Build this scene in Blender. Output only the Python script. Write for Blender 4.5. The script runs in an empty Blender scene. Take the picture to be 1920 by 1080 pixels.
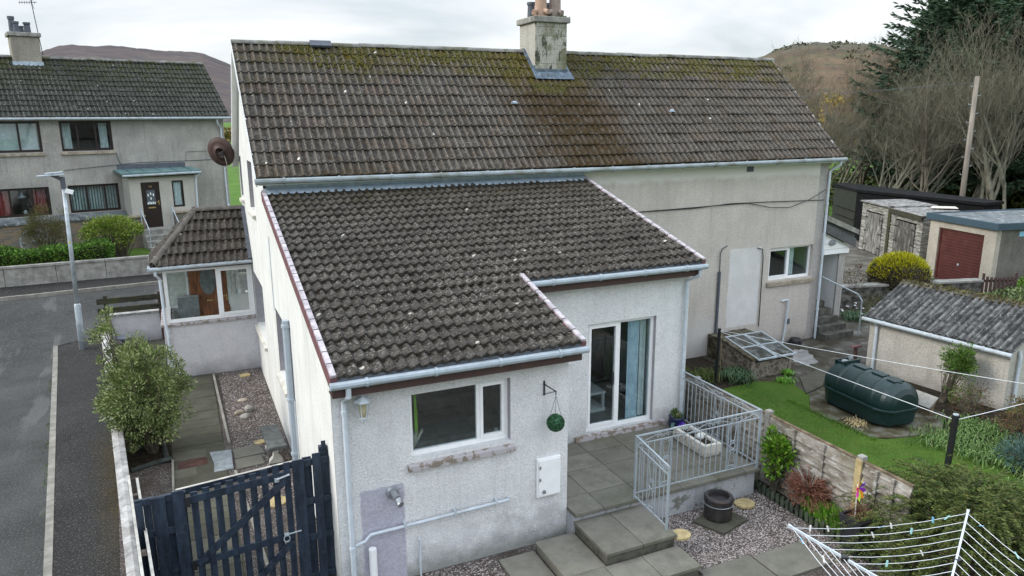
import bpy, math, random
from mathutils import Vector, Matrix, noise as mnoise
R = random.Random(11)
PI = math.pi
scene = bpy.context.scene
COL = scene.collection

# ------------------------------------------------------------------ mesh builder
class MB:
    def __init__(self, M=None):
        self.v = []; self.f = []; self.uv = {}; self.M = M; self.sm = False
    def add(self, pts):
        i = len(self.v)
        if self.M is not None:
            self.v += [tuple(self.M @ Vector(p)) for p in pts]
        else:
            self.v += [tuple(p) for p in pts]
        return i
    def face(self, pts, uv=None):
        i = self.add(pts); self.f.append(tuple(range(i, i+len(pts))))
        if uv: self.uv[len(self.f)-1] = uv
    def box(self, x0, x1, y0, y1, z0, z1):
        if x0 > x1: x0, x1 = x1, x0
        if y0 > y1: y0, y1 = y1, y0
        if z0 > z1: z0, z1 = z1, z0
        i = self.add([(x0,y0,z0),(x1,y0,z0),(x1,y1,z0),(x0,y1,z0),(x0,y0,z1),(x1,y0,z1),(x1,y1,z1),(x0,y1,z1)])
        for q in ((0,3,2,1),(4,5,6,7),(0,1,5,4),(1,2,6,5),(2,3,7,6),(3,0,4,7)):
            self.f.append(tuple(i+k for k in q))
        return self
    def obox(self, c, ax, ay, az):
        c = Vector(c); ax = Vector(ax); ay = Vector(ay); az = Vector(az)
        i = self.add([c-ax-ay-az, c+ax-ay-az, c+ax+ay-az, c-ax+ay-az, c-ax-ay+az, c+ax-ay+az, c+ax+ay+az, c-ax+ay+az])
        for q in ((0,3,2,1),(4,5,6,7),(0,1,5,4),(1,2,6,5),(2,3,7,6),(3,0,4,7)):
            self.f.append(tuple(i+k for k in q))
        return self
    def bar(self, a, b, w, h, up=(0,0,1)):
        a = Vector(a); b = Vector(b); d = (b-a); L = d.length; d.normalize()
        s = d.cross(Vector(up))
        if s.length < 1e-4: s = Vector((1,0,0))
        s.normalize(); u = s.cross(d).normalized()
        return self.obox((a+b)/2, d*(L/2), s*(w/2), u*(h/2))
    def prism(self, poly, d):
        d = Vector(d); n = len(poly); i = self.add(list(poly)+[Vector(p)+d for p in poly])
        self.f.append(tuple(i+k for k in range(n))[::-1]); self.f.append(tuple(i+n+k for k in range(n)))
        for k in range(n):
            j = (k+1) % n; self.f.append((i+k, i+j, i+n+j, i+n+k))
        return self
    def tube(self, pts, r, n=8, caps=True):
        pts = [Vector(p) for p in pts]; m = len(pts)
        rs = r if isinstance(r, (list, tuple)) else [r]*m
        base = len(self.v); up = None
        for k in range(m):
            t = (pts[min(k+1,m-1)]-pts[max(k-1,0)]).normalized()
            if up is None: up = Vector((0,0,1)) if abs(t.z) < .95 else Vector((1,0,0))
            s = t.cross(up)
            if s.length < 1e-5: s = t.orthogonal()
            s.normalize(); up = s.cross(t).normalized()
            self.add([pts[k]+(s*math.cos(2*PI*a/n)+up*math.sin(2*PI*a/n))*rs[k] for a in range(n)])
        for k in range(m-1):
            for a in range(n):
                b = (a+1) % n; self.f.append((base+k*n+a, base+k*n+b, base+(k+1)*n+b, base+(k+1)*n+a))
        if caps and n > 2:
            self.f.append(tuple(base+a for a in range(n))[::-1]); self.f.append(tuple(base+(m-1)*n+a for a in range(n)))
        return self
    def lathe(self, c, prof, n=20, axis='z'):
        c = Vector(c); base = len(self.v)
        for (r, h) in prof:
            ring = []
            for a in range(n):
                x = r*math.cos(2*PI*a/n); y = r*math.sin(2*PI*a/n)
                ring.append(c + (Vector((x,y,h)) if axis == 'z' else Vector((x,h,y)) if axis == 'y' else Vector((h,x,y))))
            self.add(ring)
        for k in range(len(prof)-1):
            for a in range(n):
                b = (a+1) % n; self.f.append((base+k*n+a, base+k*n+b, base+(k+1)*n+b, base+(k+1)*n+a))
        self.f.append(tuple(base+a for a in range(n))[::-1]); self.f.append(tuple(base+(len(prof)-1)*n+a for a in range(n)))
        return self
    def leaf(self, p, d, L, w, up=None):
        d = Vector(d).normalized(); s = d.cross(up if up else Vector((R.uniform(-1,1),R.uniform(-1,1),R.uniform(-1,1))))
        if s.length < 1e-4: s = d.orthogonal()
        s.normalize(); p = Vector(p)
        self.face([p, p+d*L*.5+s*w*.5, p+d*L, p+d*L*.5-s*w*.5])

INV = {}
def link(o, parent=None):
    COL.objects.link(o)
    if parent is not None: o.parent = parent
    return o
def build(name, mb, mat, parent=None, smooth=False, bevel=0):
    me = bpy.data.meshes.new(name)
    vs = mb.v
    if parent is not None:
        Mi = INV[parent.name]
        vs = [tuple(Mi @ Vector(p)) for p in vs]
    me.from_pydata(vs, [], mb.f); 
    if mb.uv:
        ul = me.uv_layers.new(name='UVMap')
        for p in me.polygons:
            u = mb.uv.get(p.index)
            if u:
                for k, li in enumerate(p.loop_indices): ul.data[li].uv = u[k]
    me.materials.append(mat)
    if smooth: me.polygons.foreach_set('use_smooth', [True]*len(me.polygons))
    me.update()
    o = bpy.data.objects.new(name, me)
    if parent is not None:
        link(o, parent); INV[o.name] = INV[parent.name]
    else:
        link(o); INV[o.name] = Matrix.Identity(4)
    if bevel:
        b = o.modifiers.new('b', 'BEVEL'); b.width = bevel; b.segments = 2; b.limit_method = 'ANGLE'
    return o
def tag(o, label=None, cat=None, group=None, kind=None):
    if label: o['label'] = label
    if cat: o['category'] = cat
    if group: o['group'] = group
    if kind: o['kind'] = kind
    return o
def thing(name, label, cat, loc=(0,0,0), group=None, rz=0):
    o = bpy.data.objects.new(name, None); o.empty_display_size = .2
    o.location = loc; o.rotation_euler = (0,0,rz); COL.objects.link(o)
    INV[o.name] = (Matrix.Translation(Vector(loc)) @ Matrix.Rotation(rz, 4, 'Z')).inverted()
    return tag(o, label, cat, group)
def kids(o): return [c for c in bpy.data.objects if c.parent == o]
def copy_tree(o, loc, rz=0, sc=1, label=None, parent=None):
    c = o.copy(); COL.objects.link(c)
    if parent is None:
        c.location = loc; c.rotation_euler = (0,0,rz); c.scale = (sc,sc,sc) if not isinstance(sc, tuple) else sc
        if label: c['label'] = label
    else: c.parent = parent
    for ch in kids(o): copy_tree(ch, None, parent=c)
    return c
def struct(name, mb, mat, **k):
    o = build(name, mb, mat, **k); o['kind'] = 'structure'; return o

# ------------------------------------------------------------------ materials
class NT:
    def __init__(s, name):
        s.m = bpy.data.materials.new(name); s.m.use_nodes = True; s.t = s.m.node_tree; s.n = s.t.nodes; s.l = s.t.links
        s.b = s.n['Principled BSDF']; s.out = s.n['Material Output']
        s.tc = s.n.new('ShaderNodeTexCoord')
    def node(s, t, **k):
        n = s.n.new(t)
        for a, b in k.items(): setattr(n, a, b)
        return n
    def lk(s, a, b): s.l.new(a, b)
    def inp(s, sock, v):
        if hasattr(v, 'links') or isinstance(v, bpy.types.NodeSocket): s.l.new(v, sock)
        else: sock.default_value = v
    def math(s, op, a, b=0, c=0, clamp=False):
        n = s.node('ShaderNodeMath', operation=op); n.use_clamp = clamp
        s.inp(n.inputs[0], a); s.inp(n.inputs[1], b); s.inp(n.inputs[2], c); return n.outputs[0]
    def coord(s, stretch=(1,1,1), which='Object', off=(0,0,0)):
        mp = s.node('ShaderNodeMapping'); s.lk(s.tc.outputs[which], mp.inputs[0]); mp.inputs['Scale'].default_value = stretch; mp.inputs['Location'].default_value = off
        return mp.outputs[0]
    def noise(s, scale, detail=4, stretch=(1,1,1), which='Object', rough=.55, off=(0,0,0)):
        n = s.node('ShaderNodeTexNoise'); s.lk(s.coord(stretch, which, off), n.inputs['Vector']); n.inputs['Scale'].default_value = scale
        n.inputs['Detail'].default_value = detail; n.inputs['Roughness'].default_value = rough
        return n.outputs[0]
    def voro(s, scale, feature='F1', out='Distance', stretch=(1,1,1), which='Object', rnd=1):
        n = s.node('ShaderNodeTexVoronoi', feature=feature); s.lk(s.coord(stretch, which), n.inputs['Vector']); n.inputs['Scale'].default_value = scale
        n.inputs['Randomness'].default_value = rnd
        return n.outputs[out]
    def rng(s, x, a, b, c=0, d=1):
        n = s.node('ShaderNodeMapRange'); n.clamp = True; s.inp(n.inputs[0], x); s.inp(n.inputs[1], a); s.inp(n.inputs[2], b); s.inp(n.inputs[3], c); s.inp(n.inputs[4], d)
        return n.outputs[0]
    def mix(s, f, a, b):
        n = s.node('ShaderNodeMix', data_type='RGBA'); s.inp(n.inputs['Factor'], f)
        for sock, v in ((n.inputs[6], a), (n.inputs[7], b)):
            if isinstance(v, tuple): sock.default_value = (*v[:3], 1)
            else: s.l.new(v, sock)
        return n.outputs[2]
    def xyz(s, which='Object'):
        n = s.node('ShaderNodeSeparateXYZ'); g = s.node('ShaderNodeNewGeometry'); s.lk(g.outputs['Position'], n.inputs[0]); return n.outputs
    def bump(s, h, strength=.4, dist=.01):
        n = s.node('ShaderNodeBump'); s.inp(n.inputs['Height'], h); n.inputs['Strength'].default_value = strength; n.inputs['Distance'].default_value = dist
        s.lk(n.outputs[0], s.b.inputs['Normal'])
    def fin(s, col, rough=.85, spec=.25, metal=0):
        if isinstance(col, tuple): s.b.inputs['Base Color'].default_value = (*col[:3], 1)
        else: s.lk(col, s.b.inputs['Base Color'])
        s.inp(s.b.inputs['Roughness'], rough); s.b.inputs['Specular IOR Level'].default_value = spec; s.b.inputs['Metallic'].default_value = metal
        return s.m
    def boxmask(s, x0, x1, z0, z1, soft=.03, wob=.05, wscale=6, axes=('X','Z')):
        o = s.xyz(); i = {'X':0,'Y':1,'Z':2}
        nz = s.math('MULTIPLY', s.math('SUBTRACT', s.noise(wscale, 3), .5), wob*2)
        X = s.math('ADD', o[i[axes[0]]], nz); Z = s.math('ADD', o[i[axes[1]]], nz)
        a = s.rng(X, x0-soft, x0+soft); b = s.rng(X, x1+soft, x1-soft, 0, 1) if False else s.math('SUBTRACT', 1, s.rng(X, x1-soft, x1+soft))
        c = s.rng(Z, z0-soft, z0+soft); d = s.math('SUBTRACT', 1, s.rng(Z, z1-soft, z1+soft))
        return s.math('MULTIPLY', s.math('MULTIPLY', a, b), s.math('MULTIPLY', c, d))

def simple(name, col, rough=.6, spec=.3, metal=0, var=.15, scale=8, bump=0, bscale=60, stretch=(1,1,1), dirt=None):
    s = NT(name)
    d = tuple(c*(1-var*1.6) for c in col); l = tuple(min(1, c*(1+var)) for c in col)
    c = s.mix(s.rng(s.noise(scale, 5, stretch), .3, .7), d, l)
    if dirt: c = s.mix(s.rng(s.noise(dirt[1], 5), dirt[2], dirt[3], 0, dirt[4]), c, dirt[0])
    if bump: s.bump(s.noise(bscale, 3, stretch), bump)
    return s.fin(c, rough, spec, metal)
def foliage(name, cols, rough=.6, clump=1.5, dark=.5, trans=True):
    s = NT(name)
    g = s.node('ShaderNodeNewGeometry')
    r = s.node('ShaderNodeValToRGB'); s.lk(g.outputs['Random Per Island'], r.inputs[0])
    e = r.color_ramp.elements; n = len(cols)
    e[0].color = (*cols[0], 1); e[1].color = (*cols[-1], 1); e[0].position = 0; e[1].position = 1
    for i in range(1, n-1):
        x = e.new(i/(n-1)); x.color = (*cols[i], 1)
    c = s.mix(s.rng(s.noise(clump, 3), .35, .65, 0, dark), r.outputs[0], tuple(k*.45 for k in cols[0]))
    s.fin(c, rough, .3)
    return s.m
def m_roof(name, base, moss_f, cols, lich=.5, moss_cols=((.10,.085,.02),(.05,.045,.015)), pan=None, dark=(.92,.89,.85), mz=(7.3,7.9)):
    """cols: list of tile colours; moss_f(s)-> moss mask socket"""
    s = NT(name)
    uv = s.node('ShaderNodeSeparateXYZ'); s.lk(s.tc.outputs['UV'], uv.inputs[0])
    fl = s.node('ShaderNodeVectorMath', operation='FLOOR'); s.lk(s.tc.outputs['UV'], fl.inputs[0])
    # a tile is two rolls wide
    hv = s.node('ShaderNodeVectorMath', operation='MULTIPLY'); s.lk(s.tc.outputs['UV'], hv.inputs[0]); hv.inputs[1].default_value = (.5,1,1)
    fl2 = s.node('ShaderNodeVectorMath', operation='FLOOR'); s.lk(hv.outputs[0], fl2.inputs[0])
    wn = s.node('ShaderNodeTexWhiteNoise'); s.lk(fl2.outputs[0], wn.inputs['Vector'])
    r = s.node('ShaderNodeValToRGB'); s.lk(wn.outputs['Value'], r.inputs[0]); e = r.color_ramp.elements
    r.color_ramp.interpolation = 'LINEAR'
    e[0].color = (*cols[0],1); e[1].color = (*cols[-1],1)
    for i in range(1, len(cols)-1):
        x = e.new(i/(len(cols)-1)); x.color = (*cols[i],1)
    c = r.outputs[0]
    c = s.mix(s.rng(s.noise(9,6), .42, .62, 0, .75), c, tuple(k*.42 for k in base))       # blotchy weathering
    c = s.mix(s.rng(s.noise(38,4), .5, .62, 0, .6), c, tuple(k*1.9 for k in base))
    c = s.mix(s.rng(s.noise(1.1,4), .45, .7, 0, .35), c, tuple(k*.5 for k in base))
    fr = s.node('ShaderNodeVectorMath', operation='FRACTION'); s.lk(s.tc.outputs['UV'], fr.inputs[0]); fx = s.node('ShaderNodeSeparateXYZ'); s.lk(fr.outputs[0], fx.inputs[0])
    if pan == 'roll':      # joint between neighbouring tiles
        f2 = s.node('ShaderNodeVectorMath', operation='FRACTION'); s.lk(hv.outputs[0], f2.inputs[0]); g2 = s.node('ShaderNodeSeparateXYZ'); s.lk(f2.outputs[0], g2.inputs[0])
        c = s.mix(s.math('MULTIPLY', s.math('SUBTRACT', 1, s.rng(g2.outputs[0], .025, .07)), .8), c, (.012,.011,.01))
    if pan == 'roll':      # grime lies in the flat pans, highlight painted pale along the roll crests
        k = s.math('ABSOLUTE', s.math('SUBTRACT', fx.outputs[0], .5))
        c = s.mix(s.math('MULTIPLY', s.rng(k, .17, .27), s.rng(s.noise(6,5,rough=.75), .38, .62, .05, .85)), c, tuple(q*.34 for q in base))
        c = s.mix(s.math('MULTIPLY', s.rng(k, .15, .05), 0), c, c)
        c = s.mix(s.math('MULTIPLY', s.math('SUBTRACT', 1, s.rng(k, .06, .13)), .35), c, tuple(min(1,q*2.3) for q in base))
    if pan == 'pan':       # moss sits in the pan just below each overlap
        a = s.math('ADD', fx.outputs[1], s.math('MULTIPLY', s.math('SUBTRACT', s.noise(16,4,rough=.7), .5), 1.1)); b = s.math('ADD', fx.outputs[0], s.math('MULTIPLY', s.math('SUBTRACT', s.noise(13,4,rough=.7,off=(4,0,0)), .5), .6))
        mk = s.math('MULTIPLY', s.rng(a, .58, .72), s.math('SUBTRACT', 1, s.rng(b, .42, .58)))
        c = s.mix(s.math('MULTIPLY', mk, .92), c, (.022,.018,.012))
        lz = s.math('MULTIPLY', s.rng(s.noise(21,3,off=(7,3,0)), .56, .62), s.math('MULTIPLY', s.rng(fx.outputs[1], .15, .3), s.math('SUBTRACT', 1, s.rng(fx.outputs[1], .7, .85))))
        lz = s.math('MULTIPLY', lz, s.rng(s.noise(.7,4,off=(3,8,1)), .36, .60, .2, 1))
        c = s.mix(s.math('MULTIPLY', lz, lich*.9), c, (.42,.41,.39))
    # pale lichen dabs
    l1 = s.math('MULTIPLY', s.rng(s.noise(26,3,off=(3,1,0)), .615, .66), s.rng(s.noise(2.2,3,off=(9,4,0)), .3, .6))
    c = s.mix(s.math('MULTIPLY', l1, lich), c, (.42,.42,.39))
    vn = s.node('ShaderNodeTexVoronoi'); s.lk(s.coord(), vn.inputs['Vector']); vn.inputs['Scale'].default_value = 3.0; vc = s.node('ShaderNodeSeparateXYZ'); s.lk(vn.outputs['Color'], vc.inputs[0])
    l2 = s.math('MULTIPLY', s.math('SUBTRACT', 1, s.rng(vn.outputs['Distance'], .09, .12)), s.math('GREATER_THAN', vc.outputs[0], .78))
    c = s.mix(s.math('MULTIPLY', l2, .9), c, (.72,.72,.68))
    if moss_f:
        mk = moss_f(s)
        mc = s.mix(s.math('MULTIPLY', s.rng(s.math('ADD', s.xyz()[2], s.math('MULTIPLY', s.noise(2.5,4), .7)), mz[0], mz[1]), s.rng(s.noise(14,4), .30, .55)), moss_cols[1], moss_cols[0])
        c = s.mix(mk, c, mc)
        hh = s.math('ADD', s.math('MULTIPLY', s.noise(70,4), .6), s.math('MULTIPLY', mk, s.noise(25,4)))
    else: hh = s.noise(70,4)
    c = s.mix(1.0, c, c)
    dk = s.node('ShaderNodeMix', data_type='RGBA', blend_type='MULTIPLY'); dk.inputs['Factor'].default_value = 1; s.lk(c, dk.inputs[6]); dk.inputs[7].default_value = (*dark,1); c = dk.outputs[2]
    s.bump(hh, .6, .012)
    return s.fin(c, .95, .08)

def moss_main(s):
    x = s.xyz()
    ridge = s.rng(x[2], 6.6, 8.15, 0, 1)                         # more towards the ridge
    right = s.rng(x[0], 1.6, 2.8, .1, 1)
    n1 = s.rng(s.noise(5,6,rough=.7), .40, .60)
    a = s.math('MULTIPLY', s.math('MULTIPLY', s.rng(s.math('ADD', x[2], s.math('MULTIPLY', s.math('SUBTRACT', s.noise(.9,3), .5), 1.6)), 7.4, 7.9), n1), right)
    # dark wet streak running down below the chimney
    ctr = s.math('ABSOLUTE', s.math('SUBTRACT', x[0], s.math('ADD', 8.6, s.math('MULTIPLY', s.math('SUBTRACT', 8.1, x[2]), .25))))
    st = s.math('SUBTRACT', 1, s.rng(s.math('ADD', ctr, s.math('MULTIPLY', s.math('SUBTRACT', s.noise(2.2,5), .5), 2.2)), .7, 1.9))
    st = s.math('MULTIPLY', st, s.rng(s.noise(7,6,rough=.7), .36, .58, .25, .95))
    low = s.math('MULTIPLY', s.math('SUBTRACT', 1, s.rng(x[2], 5.35, 5.62)), s.rng(s.noise(3,4), .42, .6, 0, .55))
    gen = s.math('MULTIPLY', s.rng(s.noise(3.3,6,rough=.75), .54, .66), .5)
    m = s.math('MAXIMUM', s.math('MAXIMUM', a, st), s.math('MAXIMUM', low, gen))
    return m
def moss_ext(s):
    x = s.xyz()
    a = s.rng(x[2], 4.55, 5.0, 0, 1); n1 = s.rng(s.noise(4,6,rough=.7), .42, .62, 0, .75)
    g = s.math('MULTIPLY', s.rng(s.noise(17,5,rough=.7), .54, .62), .6)
    return s.math('MAXIMUM', s.math('MULTIPLY', a, n1), g)
def moss_left(s):
    x = s.xyz()
    a = s.rng(x[2], 7.4, 8.8, 0, 1); n1 = s.rng(s.noise(3,6,rough=.7), .42, .6, 0, .8)
    return s.math('MULTIPLY', a, n1)

M = {}
M['roof'] = m_roof('main_roof_tile', (.095,.088,.08), moss_main, [(.065,.06,.055),(.10,.093,.086),(.085,.079,.073),(.12,.112,.103),(.095,.086,.078),(.115,.088,.068),(.075,.07,.066),(.105,.098,.092),(.10,.07,.062)], lich=.5, pan='roll', moss_cols=((.088,.076,.014),(.045,.030,.012)))
M['roof2'] = m_roof('ext_roof_tile', (.088,.083,.08), moss_ext, [(.085,.08,.076),(.105,.099,.094),(.12,.114,.108),(.095,.089,.084),(.13,.122,.116)], lich=.75, moss_cols=((.06,.05,.02),(.03,.023,.014)), pan='pan', dark=(.60,.57,.53), mz=(4.9,5.3))
M['roof3'] = m_roof('left_roof_tile', (.07,.072,.066), moss_left, [(.04,.042,.038),(.06,.062,.056),(.085,.088,.08),(.05,.052,.048)], lich=1, moss_cols=((.055,.06,.015),(.03,.03,.012)), pan='roll', dark=(.72,.72,.68))
def no_moss(s): return s.math('MULTIPLY', s.rng(s.noise(6,5,rough=.7), .6, .68), .7)
M['roof4'] = m_roof('porch_roof_tile', (.085,.078,.072), no_moss, [(.06,.055,.052),(.085,.078,.073),(.10,.092,.086)], lich=.22, pan='pan', dark=(.8,.76,.72))

def wall_mat(name, base, lo, stain=.5, grain=.35, extra=None, bumpd=.9, top=None, basez=None):
    s = NT(name)
    c = s.mix(s.rng(s.noise(1.3,5,rough=.65), .35, .68), lo, base)
    c = s.mix(s.rng(s.noise(42,4,rough=.85), .46, .60, 0, grain*1.25), c, tuple(k*.42 for k in lo))
    c = s.mix(s.rng(s.noise(36,3,rough=.85,off=(5,2,1)), .50, .60, 0, grain), c, tuple(min(.92,k*1.35) for k in base))
    if stain: c = s.mix(s.rng(s.noise(1.2,5,stretch=(9,9,.35),rough=.6,off=(2,5,1)), .56, .74, 0, stain*.8), c, tuple(k*.55 for k in lo))
    if stain: c = s.mix(s.rng(s.noise(1.5,6,stretch=(1.6,1.6,.25),rough=.7), .52, .72, 0, stain), c, tuple(k*.6 for k in lo))
    if basez is not None:
        x = s.xyz(); mz = s.math('SUBTRACT', 1, s.rng(s.math('ADD', x[2], s.math('MULTIPLY', s.math('SUBTRACT', s.noise(3,5), .5), .8)), basez, basez+.45))
        c = s.mix(s.math('MULTIPLY', mz, .65), c, tuple(k*.38 for k in lo))
    if extra: c = extra(s, c)
    s.bump(s.math('ADD', s.noise(60,4,rough=.85), s.math('MULTIPLY', s.voro(40), .7)), bumpd, .012)
    return s.fin(c, .93, .12)
def ex_front(s, c):
    x = s.xyz()
    m = s.boxmask(2.5, 4.25, .7, 1.66, .12, .06, 4)
    c = s.mix(s.math('MULTIPLY', m, s.rng(s.noise(2.0,5,stretch=(9,9,.5),rough=.65,off=(3,1,7)), .46, .66, 0, .22)), c, (.38,.37,.36))
    m = s.boxmask(3.6, 5.2, .0, .95, .35, .25, 2.5)
    c = s.mix(s.math('MULTIPLY', m, s.rng(s.noise(3.5,6,rough=.75,off=(1,6,2)), .40, .62, 0, .6)), c, (.30,.30,.31))
    m = s.math('SUBTRACT', 1, s.rng(s.math('ADD', x[2], s.math('MULTIPLY', s.math('SUBTRACT', s.noise(6,5,rough=.7), .5), .3)), .05, .30))
    c = s.mix(s.math('MULTIPLY', m, .5), c, (.15,.155,.12))
    m = s.boxmask(1.86, 2.47, -1, 1.5, .012, .035, 9)
    return s.mix(m, c, s.mix(s.rng(s.noise(20,4),.4,.6), (.40,.39,.46), (.47,.46,.52)))
M['wall_front'] = wall_mat('wall_front', (.76,.755,.755), (.67,.665,.67), .22, .27, ex_front, basez=.05)
M['wall_patio'] = wall_mat('wall_patio', (.76,.76,.75), (.68,.68,.68), .25, .3, basez=.45)
M['wall_gable'] = wall_mat('wall_gable', (.74,.735,.70), (.66,.65,.61), .5, .16, bumpd=.5)
M['wall_porch'] = wall_mat('wall_porch', (.66,.64,.65), (.56,.54,.55), .3, .25, basez=.0)
def ex_rear(s, c):
    m = s.boxmask(12.0, 40, 4.78, 6, .05, .12, 3); m2 = s.boxmask(8, 40, 4.85, 6, .06, .12, 3)
    c = s.mix(m2, c, (.64,.62,.58))
    m = s.boxmask(13.52, 14.62, .7, 2.92, .02, .05, 5)
    c = s.mix(s.math('MULTIPLY', m, .85), c, s.mix(s.rng(s.noise(3,5),.4,.6), (.60,.60,.59), (.66,.65,.64)))
    m = s.boxmask(8, 13.3, -1, 1.0, .2, .4, 2)
    return s.mix(s.math('MULTIPLY', m, .5), c, (.52,.51,.50))
M['wall_rear'] = wall_mat('wall_rear', (.58,.535,.485), (.49,.45,.405), .35, .32, ex_rear, basez=-.05)
M['wall_side'] = wall_mat('wall_side', (.45,.42,.40), (.34,.32,.30), .5, .45)
M['wall_left'] = wall_mat('wall_left_house', (.43,.41,.375), (.30,.285,.26), .6, .4, lambda s,c: s.mix(s.math('MULTIPLY', s.rng(s.noise(.5,5,off=(2,0,1)), .45, .6), .45), c, (.21,.205,.19)), bumpd=.8)
M['wall_lporch'] = wall_mat('wall_left_porch', (.50,.475,.43), (.42,.40,.36), .3, .3)
M['wall_shed'] = wall_mat('wall_shed', (.53,.50,.45), (.43,.405,.36), .4, .45, basez=-.2)
M['wall_garage'] = wall_mat('wall_garage', (.47,.43,.36), (.36,.33,.275), .5, .45)
M['wall_garage_side'] = wall_mat('wall_garage_side', (.20,.19,.165), (.12,.115,.10), .6, .5)
M['white_block'] = wall_mat('white_block', (.78,.80,.80), (.72,.74,.74), .1, .05, bumpd=.2)
M['band'] = wall_mat('dark_harl', (.14,.14,.14), (.08,.08,.08), .4, .5)

M['upvc'] = simple('white_upvc', (.80,.80,.80), .35, .4, var=.03)
M['pipe_white'] = simple('white_pipe', (.52,.57,.62), .4, .4, var=.06, dirt=((.30,.31,.30), 3, .5, .75, .5))
M['pipe_grey'] = simple('grey_pipe', (.36,.41,.46), .45, .4, var=.05)
M['gutter_ext'] = simple('pale_gutter', (.34,.39,.43), .5, .3, var=.08, dirt=((.20,.21,.20), 5, .52, .72, .5))
M['gutter'] = simple('grey_gutter', (.36,.40,.43), .5, .35, var=.08, dirt=((.20,.20,.17), 5, .48, .7, .6))
M['gutter_old'] = simple('weathered_gutter', (.28,.32,.34), .5, .35, var=.12, dirt=((.14,.14,.11), 4, .45, .65, .75))
M['fascia'] = simple('brown_fascia', (.075,.045,.04), .6, .3, var=.12)
M['chimney2'] = wall_mat('far_chimney_render', (.36,.33,.28), (.24,.22,.18), .6, .4)
M['verge_white'] = simple('verge_cap', (.42,.38,.40), .7, .2, var=.25)
M['verge_red'] = simple('maroon_barge', (.16,.075,.08), .6, .3, var=.15)
M['reveal'] = simple('grey_reveal', (.36,.34,.36), .8, .2, var=.08, bump=.2)
def sill_mat():
    s = NT('flaking_sill'); f = s.rng(s.noise(7,6,rough=.65), .50, .53)
    c = s.mix(f, (.40,.37,.38), s.mix(s.rng(s.noise(30,3),.4,.6), (.24,.19,.15), (.20,.17,.14)))
    s.bump(f, -.5, .004); return s.fin(c, .85, .2)
M['sill'] = sill_mat()
M['sill_pale'] = simple('pale_sill', (.56,.53,.47), .85, .2, var=.15, scale=5, bump=.2)
M['sill_stone'] = simple('stone_sill', (.33,.28,.22), .9, .2, var=.25, scale=6, bump=.4)
M['lead'] = simple('lead_flashing', (.36,.44,.52), .45, .5, var=.18, scale=7, bump=.15, dirt=((.55,.58,.6), 9, .5, .7, .6))
M['lead_dark'] = simple('old_lead', (.085,.12,.16), .55, .4, var=.3, scale=7, dirt=((.30,.33,.36), 9, .55, .7, .5))
M['dark_metal'] = simple('black_iron', (.02,.02,.022), .5, .4)
M['rail_metal'] = simple('grey_painted_rail', (.31,.345,.37), .45, .4, var=.08)
M['galv'] = simple('galvanised_steel', (.40,.45,.48), .45, .5, var=.2, scale=6, dirt=((.22,.24,.25), 9, .45, .6, .5), metal=.1)
M['alu'] = simple('aluminium', (.55,.60,.66), .35, .6, var=.06, metal=.3)
M['concrete'] = simple('cast_concrete', (.27,.26,.235), .92, .15, var=.25, scale=5, bump=.5, bscale=50)
M['terracotta'] = simple('terracotta_pot', (.42,.28,.21), .85, .2, var=.15, scale=6, dirt=((.28,.24,.2), 4, .5, .7, .6))
M['terracotta2'] = simple('weathered_pot', (.30,.24,.21), .9, .2, var=.2, scale=5)
M['pot_grey'] = simple('slate_grey_pot', (.09,.10,.12), .7, .3)
M['ridge'] = simple('ridge_tile', (.20,.195,.18), .9, .15, var=.3, scale=4, bump=.5, dirt=((.07,.07,.02), 3, .5, .6, .6))
M['ridge_dark'] = simple('hip_ridge_tile', (.11,.10,.09), .9, .15, var=.25, scale=5, bump=.5)

def glass(name, tint=(.8,.85,.86), refl=1.0, rough=.0):
    s = NT(name); s.n.remove(s.b)
    tr = s.node('ShaderNodeBsdfTransparent'); tr.inputs[0].default_value = (*tint,1)
    gl = s.node('ShaderNodeBsdfGlossy'); gl.inputs['Roughness'].default_value = rough; gl.inputs[0].default_value = (.95,.97,1,1)
    lw = s.node('ShaderNodeLayerWeight'); lw.inputs[0].default_value = .5; fq = s.math('ADD', .035, s.math('MULTIPLY', s.math('POWER', lw.outputs['Facing'], 4), .6))
    ms = s.node('ShaderNodeMixShader'); s.lk(s.math('MULTIPLY', fq, refl, clamp=True), ms.inputs[0]); s.lk(tr.outputs[0], ms.inputs[1]); s.lk(gl.outputs[0], ms.inputs[2])
    s.lk(ms.outputs[0], s.out.inputs[0]); return s.m
M['glass'] = glass('window_glass', refl=1.5)
M['glass_clear'] = glass('porch_glass', (.95,.97,.96), .5)
M['interior'] = simple('room_lining', (.34,.31,.28), .9, .1)
M['interior_light'] = simple('porch_lining', (.62,.62,.60), .8, .2)
M['floor_in'] = simple('indoor_floor', (.10,.09,.08), .7, .3)
M['brownframe'] = simple('dark_brown_frame', (.022,.014,.012), .4, .4)
M['brownwood'] = simple('varnished_door', (.30,.11,.045), .35, .5, var=.4, scale=4, stretch=(6,6,.7))
M['curtain_blue'] = simple('blue_curtain', (.72,.84,.94), .8, .2, var=.12)
M['curtain_white'] = simple('white_curtain', (.85,.88,.86), .8, .2, var=.1)
M['curtain_red'] = simple('red_curtain', (.40,.04,.04), .8, .2)
M['blind'] = simple('pale_blind', (.80,.88,.84), .7, .2)
M['rubber'] = simple('black_plastic', (.015,.015,.017), .4, .4)
M['brass'] = simple('brass', (.65,.48,.2), .35, .5, metal=.8)

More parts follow.
